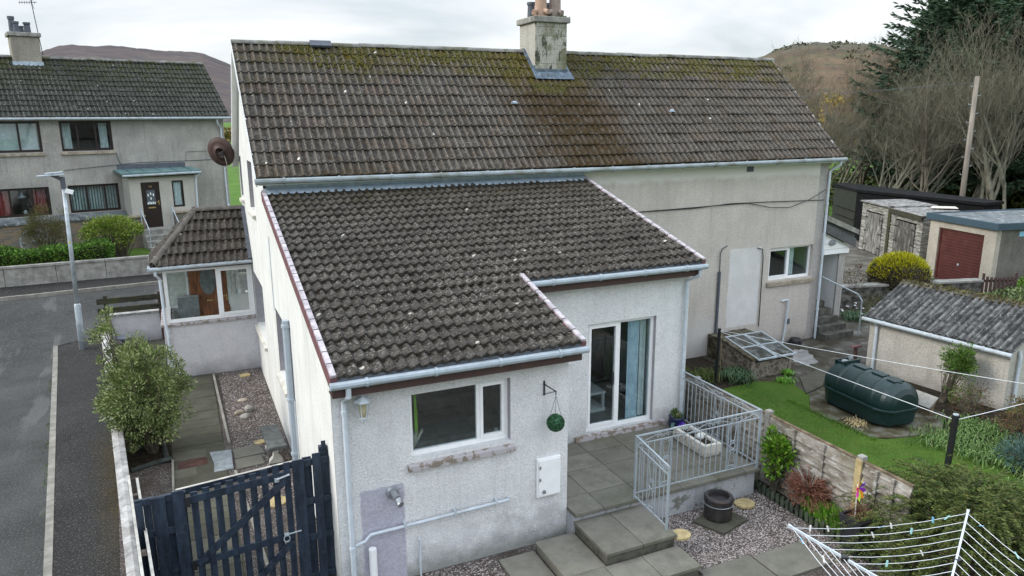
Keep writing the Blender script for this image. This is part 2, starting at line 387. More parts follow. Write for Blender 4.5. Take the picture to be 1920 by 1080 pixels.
def asphalt(name, base, chip, sc=110, patch=True, moss=None):
    s = NT(name)
    c = s.mix(s.rng(s.noise(.55,6,rough=.65), .38, .66), tuple(k*.72 for k in base), tuple(k*1.25 for k in base))
    if patch:
        c = s.mix(s.rng(s.noise(.9,4,stretch=(1.6,.35,1),off=(4,7,0)), .56, .62, 0, .55), c, tuple(min(1,k*2.1) for k in base))
        cr = s.voro(.17, 'DISTANCE_TO_EDGE'); c = s.mix(s.math('SUBTRACT', 1, s.rng(s.math('ADD', cr, s.math('MULTIPLY', s.noise(3,4), .02)), .004, .009)), c, tuple(k*.5 for k in base))
    c = s.mix(s.rng(s.noise(sc,2,rough=.9), .56, .68, 0, .8), c, chip)
    c = s.mix(s.rng(s.noise(sc*.7,2,rough=.9,off=(3,3,3)), .58, .66, 0, .7), c, tuple(k*.3 for k in base))
    if moss: c = moss(s, c)
    s.bump(s.noise(sc,3,rough=.9), .8, .01)
    return s.fin(c, .93, .18)
M['road'] = asphalt('road_asphalt', (.056,.055,.052), (.15,.15,.15), 30)
def pm(s, c):
    x = s.xyz()
    d = s.math('ADD', x[0], s.math('MULTIPLY', x[1], .1))         # distance from wall line
    m = s.math('MULTIPLY', s.rng(s.math('ADD', d, s.math('MULTIPLY', s.math('SUBTRACT', s.noise(2.5,5), .5), .5)), -.55, -.15), s.math('MULTIPLY', s.rng(x[1], 10.5, 13), s.math('SUBTRACT', 1, s.rng(x[1], 15.5, 17))))
    return s.mix(s.math('MULTIPLY', m, s.rng(s.noise(30,4),.40,.62,0,.7)), c, (.075,.052,.010))
M['pavement'] = asphalt('pavement_asphalt', (.028,.0265,.025), (.14,.13,.12), 30, False, pm)
M['kerb'] = simple('kerb_stone', (.24,.225,.195), .9, .15, var=.2, scale=4, bump=.4, dirt=((.16,.15,.13), 5, .45, .65, .7))

def gravel(name, cols, scale=42, wet=None):
    s = NT(name)
    v = s.node('ShaderNodeTexVoronoi'); s.lk(s.coord(), v.inputs['Vector']); v.inputs['Scale'].default_value = scale
    sp = s.node('ShaderNodeSeparateXYZ'); s.lk(v.outputs['Color'], sp.inputs[0])
    r = s.node('ShaderNodeValToRGB'); s.lk(sp.outputs[0], r.inputs[0]); e = r.color_ramp.elements
    e[0].color = (*cols[0],1); e[1].color = (*cols[-1],1)
    for i in range(1,len(cols)-1):
        q = e.new(i/(len(cols)-1)); q.color = (*cols[i],1)
    c = s.mix(s.rng(v.outputs['Distance'], .35, .62, 0, .8), r.outputs[0], (.03,.025,.02))
    c = s.mix(s.rng(s.noise(1.8,6,rough=.75), .44, .62, 0, .75), c, (.055,.043,.034))
    s.bump(s.math('SUBTRACT', 1, v.outputs['Distance']), 1, .02)
    return s.fin(c, .8, .25)
M['gravel'] = gravel('pink_gravel', [(.06,.05,.045),(.15,.125,.115),(.21,.18,.165),(.12,.098,.09),(.29,.26,.245),(.16,.11,.10)])
def slab_mat(name, a, b, sc=2.5):
    s = NT(name); g = s.node('ShaderNodeNewGeometry')
    c = s.mix(g.outputs['Random Per Island'], a, b)
    c = s.mix(s.rng(s.noise(sc,6,rough=.7), .42, .68, 0, .6), c, tuple(k*.5 for k in a))
    c = s.mix(s.rng(s.noise(1.3,5), .55, .7, 0, .45), c, (a[0]*.75,a[1]*.82,a[2]*.5))
    c = s.mix(s.rng(s.noise(90,2,rough=.9), .5, .7, 0, .35), c, tuple(k*1.7 for k in b))
    s.bump(s.noise(60,4,rough=.8), .4, .006); return s.fin(c, .88, .2)
M['slab'] = slab_mat('paving_slab', (.125,.118,.097), (.185,.175,.148))
M['slab_old'] = slab_mat('mossy_slab', (.055,.053,.038), (.10,.096,.074))
M['slab_red'] = simple('red_slab', (.075,.04,.033), .9, .15, var=.25, bump=.3)
M['slab_pale'] = simple('pale_slab', (.24,.26,.27), .8, .2, var=.2, bump=.3)
M['block'] = wall_mat('painted_block', (.42,.43,.45), (.34,.34,.35), .6, .2, lambda s,c: s.mix(s.rng(s.noise(3,6,rough=.7), .55, .6, 0, .85), c, (.12,.115,.09)), bumpd=.3)
M['coping'] = simple('stone_coping', (.36,.345,.33), .9, .15, var=.3, scale=3.5, bump=.5, dirt=((.58,.57,.55), 4, .52, .6, .5))
M['navy'] = simple('navy_painted_wood', (.022,.033,.052), .55, .35, var=.35, scale=5, stretch=(3,3,.6), bump=.35, bscale=14, dirt=((.05,.06,.075), 12, .55, .7, .5))
M['pale_edge'] = simple('pale_weathered_top', (.42,.40,.36), .8, .2, var=.2)
M['old_wood'] = simple('old_rail_wood', (.055,.05,.038), .9, .15, var=.4, scale=5, stretch=(.6,4,4), bump=.5, dirt=((.06,.07,.02), 3, .5, .65, .7))
M['grasscol'] = foliage('grass_blades', [(.05,.12,.015),(.09,.20,.02),(.13,.25,.03),(.18,.27,.05)], clump=.8, dark=.25)
def lawn_mat(name, a, b, c_):
    s = NT(name)
    c = s.mix(s.rng(s.noise(1.1,5,rough=.6), .35, .65), a, b)
    c = s.mix(s.rng(s.noise(6,5,rough=.7), .45, .7, 0, .5), c, c_)
    c = s.mix(s.rng(s.noise(2.3,5,rough=.7,off=(5,5,0)), .56, .68, 0, .55), c, (.13,.12,.035))
    c = s.mix(s.rng(s.noise(45,3,rough=.9), .42, .62, 0, .45), c, tuple(k*.4 for k in a))
    s.bump(s.noise(90,3,rough=.9), .8, .02); return s.fin(c, .9, .1)
M['lawn'] = lawn_mat('lawn', (.05,.105,.016), (.08,.148,.022), (.12,.15,.035))
M['field'] = lawn_mat('far_field', (.055,.13,.02), (.10,.20,.03), (.12,.14,.04))
M['soil'] = simple('dark_soil', (.035,.028,.02), .95, .1, var=.4, scale=9, bump=.8, bscale=30)
def mosspave():
    s = NT('mossy_paving')
    c = s.mix(s.rng(s.noise(2,6,rough=.7), .4, .6), (.035,.026,.013), (.075,.07,.058))
    c = s.mix(s.rng(s.noise(9,5,rough=.7), .5, .62, 0, .8), c, (.035,.026,.012))
    c = s.mix(s.rng(s.noise(1.6,5,off=(5,3,0)), .58, .66, 0, .5), c, (.20,.19,.17))
    s.bump(s.noise(25,5), .5, .02); return s.fin(c, s.rng(s.noise(1.2,4), .4, .6, .35, .9), .3)
M['mosspave'] = mosspave()
M['yard'] = simple('worn_yard_surface', (.12,.11,.095), .85, .2, var=.35, scale=1.5, bump=.4, dirt=((.05,.045,.03), 2, .5, .6, .6))
YAW_, PITCH_, ROLL_ = -0.42477357406, -0.23097535594, -0.00428731015
SUN_E = 1.7; SKY_G = .72; SKY_Z = 1.3; EXPO = 0.52

# ------------------------------------------------------------------ helpers for buildings
def tiles(mb, O, ux, uy, L, pitch, gauge, xr, amp=.03, thick=.028, prof='pan', seg=8, jit=.007, vo=0):
    """rows of interlocking tiles: ux along the eaves, uy up the slope"""
    ux = Vector(ux).normalized(); uy = Vector(uy).normalized(); n = ux.cross(uy).normalized(); O = Vector(O)
    rows = int(math.ceil(L/gauge-.02))
    for j in range(rows):
        y0 = j*gauge; y1 = min(L, y0+gauge+.02)
        ym = (y0+min(y1,L))/2
        x0, x1 = xr(ym)
        if x1-x0 < pitch*.5: continue
        N_ = max(1, int(round((x1-x0)/pitch))); p = (x1-x0)/N_
        cols = []
        k0 = math.floor(x0/pitch+.01)
        for i in range(N_):
            if i % 2 == 0: dz = R.uniform(-jit, jit); dy = R.uniform(-.008, .008); tl = R.uniform(-jit, jit)+(R.choice((-.012,.016)) if R.random() < .03 else 0)
            last = (i == N_-1)
            for q in range(seg+(1 if last else 0)):
                t = q/seg
                if prof == 'pan':
                    if t <= .76: a_ = min(max((t-.10)/.66,0),1); h = amp*(a_*a_*(3-2*a_))
                    else: h = amp*(1-min(1,(t-.76)/.22))
                else: h = amp*math.exp(-((t-.5)/.15)**2)+amp*.12*math.exp(-((t-.02)/.05)**2)
                cols.append((x0+(i+t)*p, h+dz, dy, tl, k0+i+t))
        b = mb.add([O+ux*x+uy*(y0+dy-.01)+n*(h+tl+thick-.045) for (x,h,dy,tl,u) in cols])
        mb.add([O+ux*x+uy*(y0+dy-.01)+n*(h+tl+thick) for (x,h,dy,tl,u) in cols])
        mb.add([O+ux*x+uy*y1+n*(h*.95) for (x,h,dy,tl,u) in cols])
        m = len(cols)
        for i in range(m-1):
            u0, u1 = cols[i][4]+1e-3, cols[i+1][4]-1e-3
            if int(u0) != int(u1): u1 = u0
            mb.f.append((b+i, b+i+1, b+m+i+1, b+m+i)); mb.uv[len(mb.f)-1] = ((u0,j+vo),(u1,j+vo),(u1,j+.02+vo),(u0,j+.02+vo))
            mb.f.append((b+m+i, b+m+i+1, b+2*m+i+1, b+2*m+i)); mb.uv[len(mb.f)-1] = ((u0,j+.02+vo),(u1,j+.02+vo),(u1,j+.98+vo),(u0,j+.98+vo))
    return mb

def wall(mb, P, ux, W, z0, z1, th, holes=(), top=None):
    """vertical wall from P along ux; thickness goes to the left of ux (inside); holes (u0,u1,z0,z1); rectangles grid"""
    P = Vector(P); ux = Vector(ux).normalized(); ny = Vector((-ux.y, ux.x, 0))
    us = sorted({0, W, *[h[0] for h in holes], *[h[1] for h in holes]}); zs = sorted({z0, z1, *[h[2] for h in holes], *[h[3] for h in holes]})
    solid = lambda u, z: not any(h[0] < u < h[1] and h[2] < z < h[3] for h in holes)
    g = [[solid((us[i]+us[i+1])/2, (zs[k]+zs[k+1])/2) for k in range(len(zs)-1)] for i in range(len(us)-1)]
    pt = lambda u, d, z: P+ux*u+ny*d+Vector((0,0,z))
    nu, nz = len(us)-1, len(zs)-1
    for i in range(nu):
        for k in range(nz):
            if not g[i][k]: continue
            a, b, c, d = us[i], us[i+1], zs[k], zs[k+1]
            mb.face([pt(a,0,c),pt(b,0,c),pt(b,0,d),pt(a,0,d)]); mb.face([pt(b,th,c),pt(a,th,c),pt(a,th,d),pt(b,th,d)])
            if i == 0 or not g[i-1][k]: mb.face([pt(a,th,c),pt(a,0,c),pt(a,0,d),pt(a,th,d)])
            if i == nu-1 or not g[i+1][k]: mb.face([pt(b,0,c),pt(b,th,c),pt(b,th,d),pt(b,0,d)])
            if k == 0 or not g[i][k-1]: mb.face([pt(a,0,c),pt(a,th,c),pt(b,th,c),pt(b,0,c)])
            if k == nz-1 or not g[i][k+1]: mb.face([pt(a,0,d),pt(b,0,d),pt(b,th,d),pt(a,th,d)])
    return mb

def frameM(P, ux):
    """local x along the wall, y into it, z up"""
    ux = Vector(ux).normalized(); ny = Vector((-ux.y, ux.x, 0))
    return Matrix(((ux.x, ny.x, 0, P[0]), (ux.y, ny.y, 0, P[1]), (0,0,1,P[2]), (0,0,0,1)))

def window(parent, P, ux, W, H, muls=(), fw=.06, fm='upvc', gm='glass', depth=.12, casements=(), fd=.06, sill=None, rails=(), name='window', label=None):
    """frame set back 'depth' from the wall face; muls: x of mullions; casements: index of bays with an opening frame"""
    mx = frameM(P, ux); f = MB(mx); y0, y1 = depth, depth+fd
    f.box(0,fw,y0,y1,0,H); f.box(W-fw,W,y0,y1,0,H); f.box(fw,W-fw,y0,y1,0,fw*1.1); f.box(fw,W-fw,y0,y1,H-fw,H)
    for m in muls: f.box(m-fw*.45, m+fw*.45, y0-.002, y1, fw*1.1, H-fw)
    xs = [fw, *muls, W-fw]
    for (a, b, z) in rails: f.box(a, b, y0-.002, y1, z-fw*.4, z+fw*.4)
    for c in casements:
        a = xs[c]+(fw*.45 if c > 0 else 0); b = xs[c+1]-(fw*.45 if c < len(xs)-2 else 0); k = fw*.75; z0_, z1_ = fw*1.1, H-fw
        f.box(a,a+k,y0-.016,y1-.01,z0_,z1_); f.box(b-k,b,y0-.016,y1-.01,z0_,z1_); f.box(a+k,b-k,y0-.016,y1-.01,z0_,z0_+k); f.box(a+k,b-k,y0-.016,y1-.01,z1_-k,z1_)
    o = build(name, f, M[fm], parent)
    if label: o['label'] = label
    for i in range(len(xs)-1):
        g = MB(mx); g.box(xs[i]+.005, xs[i+1]-.005, y0+fd*.45, y0+fd*.45+.008, fw*.6, H-fw*.6); build('pane', g, M[gm], o)
    if sill:
        sm, ov, dr, th = sill
        s = MB(mx); s.prism([(-ov,y0+.01,-.012),(-ov,-.07,-.012-dr),(-ov,-.07,-.012-dr-th),(-ov,y0+.01,-.012-dr-th)], (W+2*ov,0,0)); build('sill', s, M[sm], o)
    return o
def room(parent, P, ux, W, H, D, fl='floor_in', mt='interior', off=.3):
    mx = frameM(P, ux); r = MB(mx); a, b = -.4, W+.4; y0, y1 = off, off+D
    r.face([(a,y1,-.9),(b,y1,-.9),(b,y1,H+.3),(a,y1,H+.3)]); r.face([(a,y0,-.9),(a,y1,-.9),(a,y1,H+.3),(a,y0,H+.3)]); r.face([(b,y0,-.9),(b,y1,-.9),(b,y1,H+.3),(b,y0,H+.3)])
    r.face([(a,y0,H+.3),(b,y0,H+.3),(b,y1,H+.3),(a,y1,H+.3)])
    r.face([(a,y0,-.9),(b,y0,-.9),(b,y1,-.9),(a,y1,-.9)])
    return build('room', r, M[mt], parent)
def curtain(parent, P, ux, W, H, y, mt, folds=8, amp=.03, name='curtain'):
    mx = frameM(P, ux); c = MB(mx); n = folds*6
    pts = [(W*i/n, y+amp*math.sin(2*PI*folds*i/n)+R.uniform(-.004,.004)) for i in range(n+1)]
    i0 = c.add([(x,yy,0) for x,yy in pts]); c.add([(x*.97,yy,H*.5) for x,yy in pts]); c.add([(x,yy,H) for x,yy in pts]); m = n+1
    for k in range(2):
        for i in range(n): c.f.append((i0+k*m+i, i0+k*m+i+1, i0+(k+1)*m+i+1, i0+(k+1)*m+i))
    return build(name, c, M[mt], parent, smooth=True)
def gutter(parent, a, b, mt='gutter', r=.055, br=.9, name='gutter'):
    g = MB(); a = Vector(a); b = Vector(b); g.tube([a, b], r, 10)
    n = max(1, int((b-a).length/br)); d = (b-a).normalized()
    for i in range(n):
        c = a+(b-a)*((i+.5)/n); g.tube([c-d*.02, c+d*.02], r*1.22, 10)
    return build(name, g, M[mt], parent)
def pipe(parent, pts, r=.034, mt='pipe_white', clips=(), name='downpipe'):
    g = MB(); g.tube(pts, r, 10)
    for c in clips:
        c = Vector(c); g.tube([c-Vector((0,0,.025)), c+Vector((0,0,.025))], r*1.28, 10)
    return build(name, g, M[mt], parent, smooth=False)

# ================================================================== THE HOUSE IN FRONT
H = thing('semi_detached_house', 'large house with mossy tiled roof, square chimney and lower tiled extension', 'house', (5, 15, 0))
XL, XR = 1.408, 17.139; YE, YR, ZE, ZR = 15.216, 18.286, 5.314, 8.116
SL = math.hypot(YR-YE, ZR-ZE); uyM = Vector((0, YR-YE, ZR-ZE)).normalized(); nM = Vector((1,0,0)).cross(uyM)
mb = MB(); tiles(mb, (XL, YE, ZE), (1,0,0), uyM, SL, .165, SL/12, lambda y: (0, XR-XL), amp=.045, thick=.036, prof='roll', seg=10)
roof = build('roof', mb, M['roof'], H)
mb = MB(); tiles(mb, (XR, 2*YR-YE, ZE), (-1,0,0), Vector((0,-(YR-YE),ZR-ZE)).normalized(), SL, .33, SL/12, lambda y: (0, XR-XL), amp=.03, thick=.03, prof='roll', seg=4); build('rear_roof_slope', mb, M['roof'], H)
def ridge_run(parent, a, b, r=.11, step=.45, mt='ridge', sub=None):
    g = MB(); a = Vector(a); b = Vector(b); d = (b-a); n = max(1, int(d.length/step)); s = d.normalized().cross(Vector((0,0,1))).normalized()
    for i in range(n):
        p = a+d*(i/n); q = a+d*((i+1)/n)+d.normalized()*.01; z = R.uniform(-.008,.008)
        prof = []
        for k in range(9):
            t = PI*k/8; prof.append(s*math.cos(t)*r+Vector((0,0,math.sin(t)*r*.8-.03+z)))
        pr2 = [v*.8 for v in prof][::-1]
        g.prism([p+v for v in prof+pr2], q-p)
    return build('ridge', g, M[mt], parent)
ridge_run(H, (XL, YR, ZR+.01), (8.6, YR, ZR+.01)); ridge_run(H, (9.66, YR, ZR+.01), (XR, YR, ZR+.01))
# moss cushions lying along the ridge and upper courses
def cushions(name, n, f, mat_, r=(.02,.05)):
    mb = MB()
    for i in range(n):
        c, nn = f(); q = R.uniform(*r); k = 6
        t = nn.orthogonal().normalized(); b = nn.cross(t)
        ring = mb.add([c+t*math.cos(2*PI*a/k)*q*R.uniform(.8,1.3)+b*math.sin(2*PI*a/k)*q*R.uniform(.8,1.3) for a in range(k)])
        top = mb.add([c+nn*q*R.uniform(.35,.7)])
        for a in range(k): mb.f.append((ring+a, ring+(a+1)%k, top))
    return mb
M['moss'] = foliage('moss', [(.035,.035,.008),(.075,.07,.015),(.11,.10,.02)], rough=.95, clump=3, dark=.4)
def fpt():
    while True:
        x = R.uniform(XL+.9, XR-.1); s = R.random()**1.7*.95
        if x > 8.4 and x < 9.9 and s < 1.0: s = R.uniform(1.2,1.6)
        if mnoise.noise(Vector((x*1.3, s*2, 3))) < -.05: continue
        return Vector((x, YR, ZR))-uyM*(s+.06)+nM*.035, nM
build('moss_growth', cushions('m', 5200, fpt, None, (.015,.038)), M['moss'], roof)
# small pale repair clips and the ridge vent seen on the slope
mb = MB(); p = Vector((3.35, YR-.12, ZR-.03)); mb.obox(p+nM*.06, (.24,0,0), uyM*.09, nM*.03); build('roof_vent', mb, M['pot_grey'], roof)
for (x, s) in ((8.05-.4, 2.05), (12.15, 2.35)):
    mb = MB(); p = Vector((x, YR, ZR))-uyM*s+nM*.07; mb.obox(p, (.09,0,0), uyM*.010, nM*.008); mb.obox(p+uyM*.05+Vector((.02,0,0)), (.05,0,0), uyM*.02, nM*.008); build('fixing_clip', mb, M['lead'], roof)
# barge boards on the gable
for sgn in (0, 1):
    y0 = YE-.02 if not sgn else 2*YR-YE+.02
    for (xx) in ((XL-.012, XL+.02), (XR-.02, XR+.012)):
        mb = MB(); mb.prism([(xx[0],y0,ZE-.16),(xx[0],y0,ZE-.01),(xx[0],YR,ZR+.005),(xx[0],YR,ZR-.17)], (xx[1]-xx[0],0,0))
        build('bargeboard', mb, M['upvc'], H)

for sg_ in (1,-1):
    mb = MB(); ye_ = YE+.02 if sg_ == 1 else 2*YR-YE-.02; mb.prism([(XL+.02,ye_,ZE-.10),(XL+.02,YR,ZR-.11),(XL+.02,YR,ZR-.14),(XL+.02,ye_,ZE-.13)], (.125,0,0)); build('verge_soffit', mb, M['upvc'], H)
# chimney
mb = MB(); mb.box(8.67,9.58,17.66,18.60,7.2,8.80)
def ex_ch(s, c):
    x = s.xyz()
    n = s.node('ShaderNodeTexBrick'); n.inputs['Scale'].default_value = 1; n.inputs['Brick Width'].default_value = .42; n.inputs['Row Height'].default_value = .225; n.inputs['Mortar Size'].default_value = .006; n.inputs['Mortar Smooth'].default_value = .3
    cb_ = s.node('ShaderNodeCombineXYZ'); s.lk(x[0], cb_.inputs[0]); s.lk(s.math('ADD', x[2], .05), cb_.inputs[1])
    dm = s.node('ShaderNodeVectorMath', operation='ADD'); s.lk(cb_.outputs[0], dm.inputs[0])
    nz = s.node('ShaderNodeTexNoise'); nz.inputs['Scale'].default_value = 5; sc = s.node('ShaderNodeVectorMath', operation='SCALE'); s.lk(nz.outputs['Color'], sc.inputs[0]); sc.inputs['Scale'].default_value = .05; s.lk(s.tc.outputs['Object'], nz.inputs['Vector'])
    s.lk(sc.outputs[0], dm.inputs[1]); s.lk(dm.outputs[0], n.inputs['Vector'])
    front = s.math('SUBTRACT', 1, s.rng(x[1], 17.675, 17.69))
    c = s.mix(s.math('MULTIPLY', s.math('MULTIPLY', n.outputs['Fac'], front), s.rng(s.noise(2.5,3),.35,.55,.25,.95)), c, (.06,.055,.045))
    c = s.mix(s.math('MULTIPLY', s.rng(s.noise(2.6,6,rough=.7,off=(1,2,5)), .46, .60, 0, .8), front), c, (.12,.12,.055))
    c = s.mix(s.math('MULTIPLY', s.rng(s.noise(5,6,stretch=(1,1,.4),rough=.75,off=(4,2,5)), .56, .62, 0, .9), front), c, (.035,.033,.022))
    return c
M['chimney'] = wall_mat('chimney_render', (.50,.475,.42), (.38,.36,.31), .4, .3, ex_ch)
ch = build('chimney', mb, M['chimney'], H, bevel=.012)
mb = MB(); mb.box(8.60,9.65,17.59,18.67,8.803,8.95); build('chimney_cap', mb, M['coping_c'] if 'coping_c' in M else M['concrete'], ch, bevel=.02)
def pot(c, r, h, mt, style=0):
    g = MB()
    prof = [(r*.98,0),(r*1.02,.1),(r*.92,h*.7),(r*.9,h-.08),(r*1.12,h-.07),(r*1.12,h),(r*.8,h),(r*.78,h-.3)]
    g.lathe(c, prof, 20)
    if style:
        for a in (.3, 1.9, 3.5, 5.0):
            q = Vector((math.cos(a), math.sin(a), 0)); b0 = Vector(c)+q*r*.8+Vector((0,0,.16)); g.tube([b0, b0+q*.15+Vector((0,0,-.05))], [.055,.06], 10)
    return build('chimney_pot', g, M[mt], ch, smooth=False)
pot((8.95,17.92,8.95), .155, .95, 'terracotta', 1); pot((9.36,17.92,8.95), .155, .9, 'terracotta2', 1)
pot((8.90,18.38,8.95), .10, .42, 'pot_grey'); pot((9.40,18.38,8.95), .12, .42, 'pot_grey')
mb = MB(); 
for k in range(90): 
    p = Vector((9.45+R.gauss(0,.07),17.72+R.gauss(0,.06),8.95)); mb.leaf(p, (R.uniform(-1,1),R.uniform(-1,1),R.uniform(.2,1)), R.uniform(.03,.08), .02)
M['weed'] = foliage('green_weed', [(.03,.07,.01),(.06,.12,.02),(.10,.16,.03)], dark=.2)
build('weed', mb, M['weed'], ch)
mb = MB(); mb.box(8.64,9.61,17.635,17.657,7.42,7.66)
mb.obox(Vector((9.125,17.60,7.463))-uyM*.06+nM*.092, (.56,0,0), uyM*.13, nM*.006)
for xx in (8.63, 9.62): mb.obox(Vector((xx, 17.98, 7.80))+nM*.085, (.05,0,0), uyM*.50, nM*.006)
mb.box(8.655,8.667,17.66,18.3,7.5,7.75)
build('flashing', mb, M['lead_dark'], ch)

# main gutter, eaves
gutter(H, (XL-.03, YE-.06, ZE-.055), (9.0, YE-.06, ZE-.075), 'gutter_old', .058, 1.0); gutter(H, (9.0, YE-.06, ZE-.075), (XR+.04, YE-.06, ZE-.055), 'gutter_old', .055, 1.0)
mb = MB(); mb.box(XL+.05, XR-.03, YE+.0, 15.469, ZE-.14, ZE-.10); build('soffit', mb, M['upvc'], H)
mb = MB(); mb.box(1.6, 8.9, 15.452, 15.468, 5.0, 5.175); mb.prism([(1.55,15.44,5.10),(1.55,15.452,5.10),(1.55,15.22,4.99),(1.55,15.20,5.0)], (7.36,0,0)); build('abutment_flashing', mb, M['lead'], H)

# walls -- gable: one wall in x = 1.55 whose top follows both roofs
GX = 1.55; TH = .3
Gprof = [(9.18,-.1),(21.1,-.1),(21.1,5.2),(YR,ZR-.09),(15.47,5.22),(15.47,4.93),(9.18,3.27)]
holes = [(17.35,19.45,1.30,2.68),(13.85,14.97,1.42,2.76),(17.55,18.6,4.38,5.5),(20.35,20.95,4.45,5.5)]
def topz(y):
    if y < 15.47: return 3.27+(y-9.18)*(4.93-3.27)/(15.47-9.18)
    if y <= YR: return 5.22+(y-15.47)*(ZR-.09-5.22)/(YR-15.47)
    return ZR-.09+(y-YR)*(5.2-ZR+.09)/(21.1-YR)
mb = MB()
ys = sorted({9.18,15.47,15.4701,YR,21.1,*[h[0] for h in holes],*[h[1] for h in holes]})
for i in range(len(ys)-1):
    a, b = ys[i], ys[i+1]; m = (a+b)/2; za, zb = topz(a+1e-6), topz(b-1e-6) if b not in (15.47,) else topz(15.4699)
    hs = sorted([h for h in holes if h[0] < m < h[1]], key=lambda h: h[2]); z = -.1
    for h in hs:
        for xx in (GX, GX+TH): mb.face([(xx,a,z),(xx,b,z),(xx,b,h[2]),(xx,a,h[2])])
        mb.face([(GX,a,h[2]),(GX+TH,a,h[2]),(GX+TH,b,h[2]),(GX,b,h[2])]); mb.face([(GX,a,h[3]),(GX+TH,a,h[3]),(GX+TH,b,h[3]),(GX,b,h[3])]); z = h[3]
    for xx in (GX, GX+TH): mb.face([(xx,a,z),(xx,b,z),(xx,b,zb),(xx,a,za)])
gw = build('gable_wall', mb, M['wall_gable'], H)
for h in holes:                                           # painted reveals
    for yy in (h[0], h[1]): mb = MB(); mb.box(GX+.004, GX+.27, yy-.006, yy+.006, h[2], h[3]); build('window_reveal', mb, M['reveal'], H)
for h, fm in zip(holes, ('upvc','upvc','upvc','upvc')):
    window(H, (GX, h[1], h[2]), (0,-1,0), h[1]-h[0], h[3]-h[2], ((h[1]-h[0])/2,) if h[1]-h[0] > 1.2 else (), fm=fm, depth=.2, sill=('sill_pale', .06, .07, .07))
mb = MB(); wall(mb, (XR-.28,15.47,0), (0,1,0), 5.63, -.1, 5.2, .3); 
mb.prism([(XR-.28,15.47,5.2),(XR-.28,21.1,5.2),(XR-.28,YR,ZR-.1)], (-.3,0,0)); build('gable_wall', mb, M['wall_side'], H)
# rear wall (faces the camera), neighbour's half has the pale patch and window
WN = (14.93,16.55,1.90,2.84)
mb = MB(); wall(mb, (1.85,15.47,0), (1,0,0), XR-.581-1.85, -.1, 5.21, .3, [(WN[0]-1.85,WN[1]-1.85,WN[2],WN[3])]); build('rear_wall', mb, M['wall_rear'], H)
wn = window(H, (WN[0],15.47,WN[2]), (1,0,0), WN[1]-WN[0], WN[3]-WN[2], (.80,), depth=.1, casements=(0,), sill=('sill_stone', .06, .04, .1), label='white two-light window in the pink-grey wall')
room(H, (WN[0],15.47,WN[2]), (1,0,0), WN[1]-WN[0], .95, 2.5); curtain(H, (WN[0]+.85,15.47,WN[2]+.05), (1,0,0), .32, .85, .28, 'curtain_white', 3); 
mb = MB(); wall(mb, (XR-.3,21.1,0), (-1,0,0), XR-.3-1.85, -.1, 5.2, .3); build('street_wall', mb, M['wall_side'], H)
# cables and pipes on the neighbour's wall
mb = MB(); mb.tube([(10.4,15.45,4.05),(10.55,15.44,4.12),(12.2,15.44,4.12),(13.4,15.44,4.18),(14.6,15.44,4.16),(16.78,15.44,4.11)], .011, 4); mb.tube([(10.4,15.45,4.12),(13.5,15.44,4.16),(14.0,15.44,4.16),(14.8,15.43,4.0),(15.5,15.43,3.97),(16.2,15.43,4.15),(16.8,15.43,4.4)], .009, 4)
build('cable', mb, M['dark_metal'], H)
mb = MB(); mb.tube([(13.15,15.42,-.02),(13.15,15.42,2.35)], .04, 8); mb.tube([(13.15,15.42,2.35),(13.14,15.42,2.85),(13.2,15.42,2.98),(13.36,15.42,3.04)], .015, 6); build('conduit', mb, M['pot_grey'], H)
mb = MB(); mb.tube([(14.45,15.45,2.9),(14.62,15.43,2.85),(14.66,15.43,2.6),(14.68,15.43,.62)], .014, 5); build('cable', mb, M['dark_metal'], H)
pipe(H, [(15.5,15.46,1.26),(15.66,15.40,1.30),(15.70,15.40,1.22),(15.66,15.40,.5),(15.60,15.40,.0)], .03, 'pipe_white', name='waste_pipe')
mb = MB(); mb.box(15.72,15.86,15.44,15.468,.55,.70); mb.box(13.9,14.12,15.452,15.468,5.0,5.14); build('air_brick', mb, M['pot_grey'], H)
pipe(H, [(16.99,15.16,5.22),(16.99,15.18,5.10),(16.84,15.38,4.92),(16.84,15.38,-.02)], .036, clips=((16.84,15.38,4.0),(16.84,15.38,2.6),(16.84,15.38,.9)))

# extension: L shape under one lean-to roof
X0, X1, X2 = 1.511, 5.183, 8.919; YB, YM, YT = 8.879, 10.885, 15.45; ZB = 3.265; SLP = (5.017-3.265)/(15.466-8.879)
uyE = Vector((0,1,SLP)).normalized(); LE = (YT-YB)*math.sqrt(1+SLP*SLP); lm = (YM-YB)*math.sqrt(1+SLP*SLP); nE = Vector((1,0,0)).cross(uyE)
ge = lm/7
mb = MB(); tiles(mb, (X0+.07, YB, ZB), (1,0,0), uyE, LE, .159, ge, lambda y: (0, (X1-X0-.14) if y < lm-.02 else (X2-X0-.14)), amp=.042, thick=.036, prof='pan', seg=8)
er = build('extension_roof', mb, M['roof2'], H)
def verge(parent, x, xs, y0, y1, zf, n, up):
    """stepped dry-verge caps"""
    g = MB(); g2 = MB()
    for i in range(n):
        a = y0+(y1-y0)*i/n; b = y0+(y1-y0)*(i+1)/n-.03; 
        pa = Vector((x, a, zf(a))); pb = Vector((x, b, zf(b)))
        g.obox((pa+pb)/2+up*.055, (xs*.72,0,0), (pb-pa)/2, up*.018)
        g2.obox((pa+pb)/2+up*(-.01), (xs*.93,0,0), (pb-pa)/2*1.06, up*.045)
    build('verge_cap', g, M['verge_white'], parent); build('verge_edge', g2, M['verge_red'], parent)
zf = lambda y: ZB+(y-YB)*SLP
verge(H, X0+.035, .05, YB, YT, zf, 23, nE); verge(H, X1-.035, .05, YB, YM+.15, zf, 7, nE); verge(H, X2-.035, .05, YM, YT, zf, 16, nE)
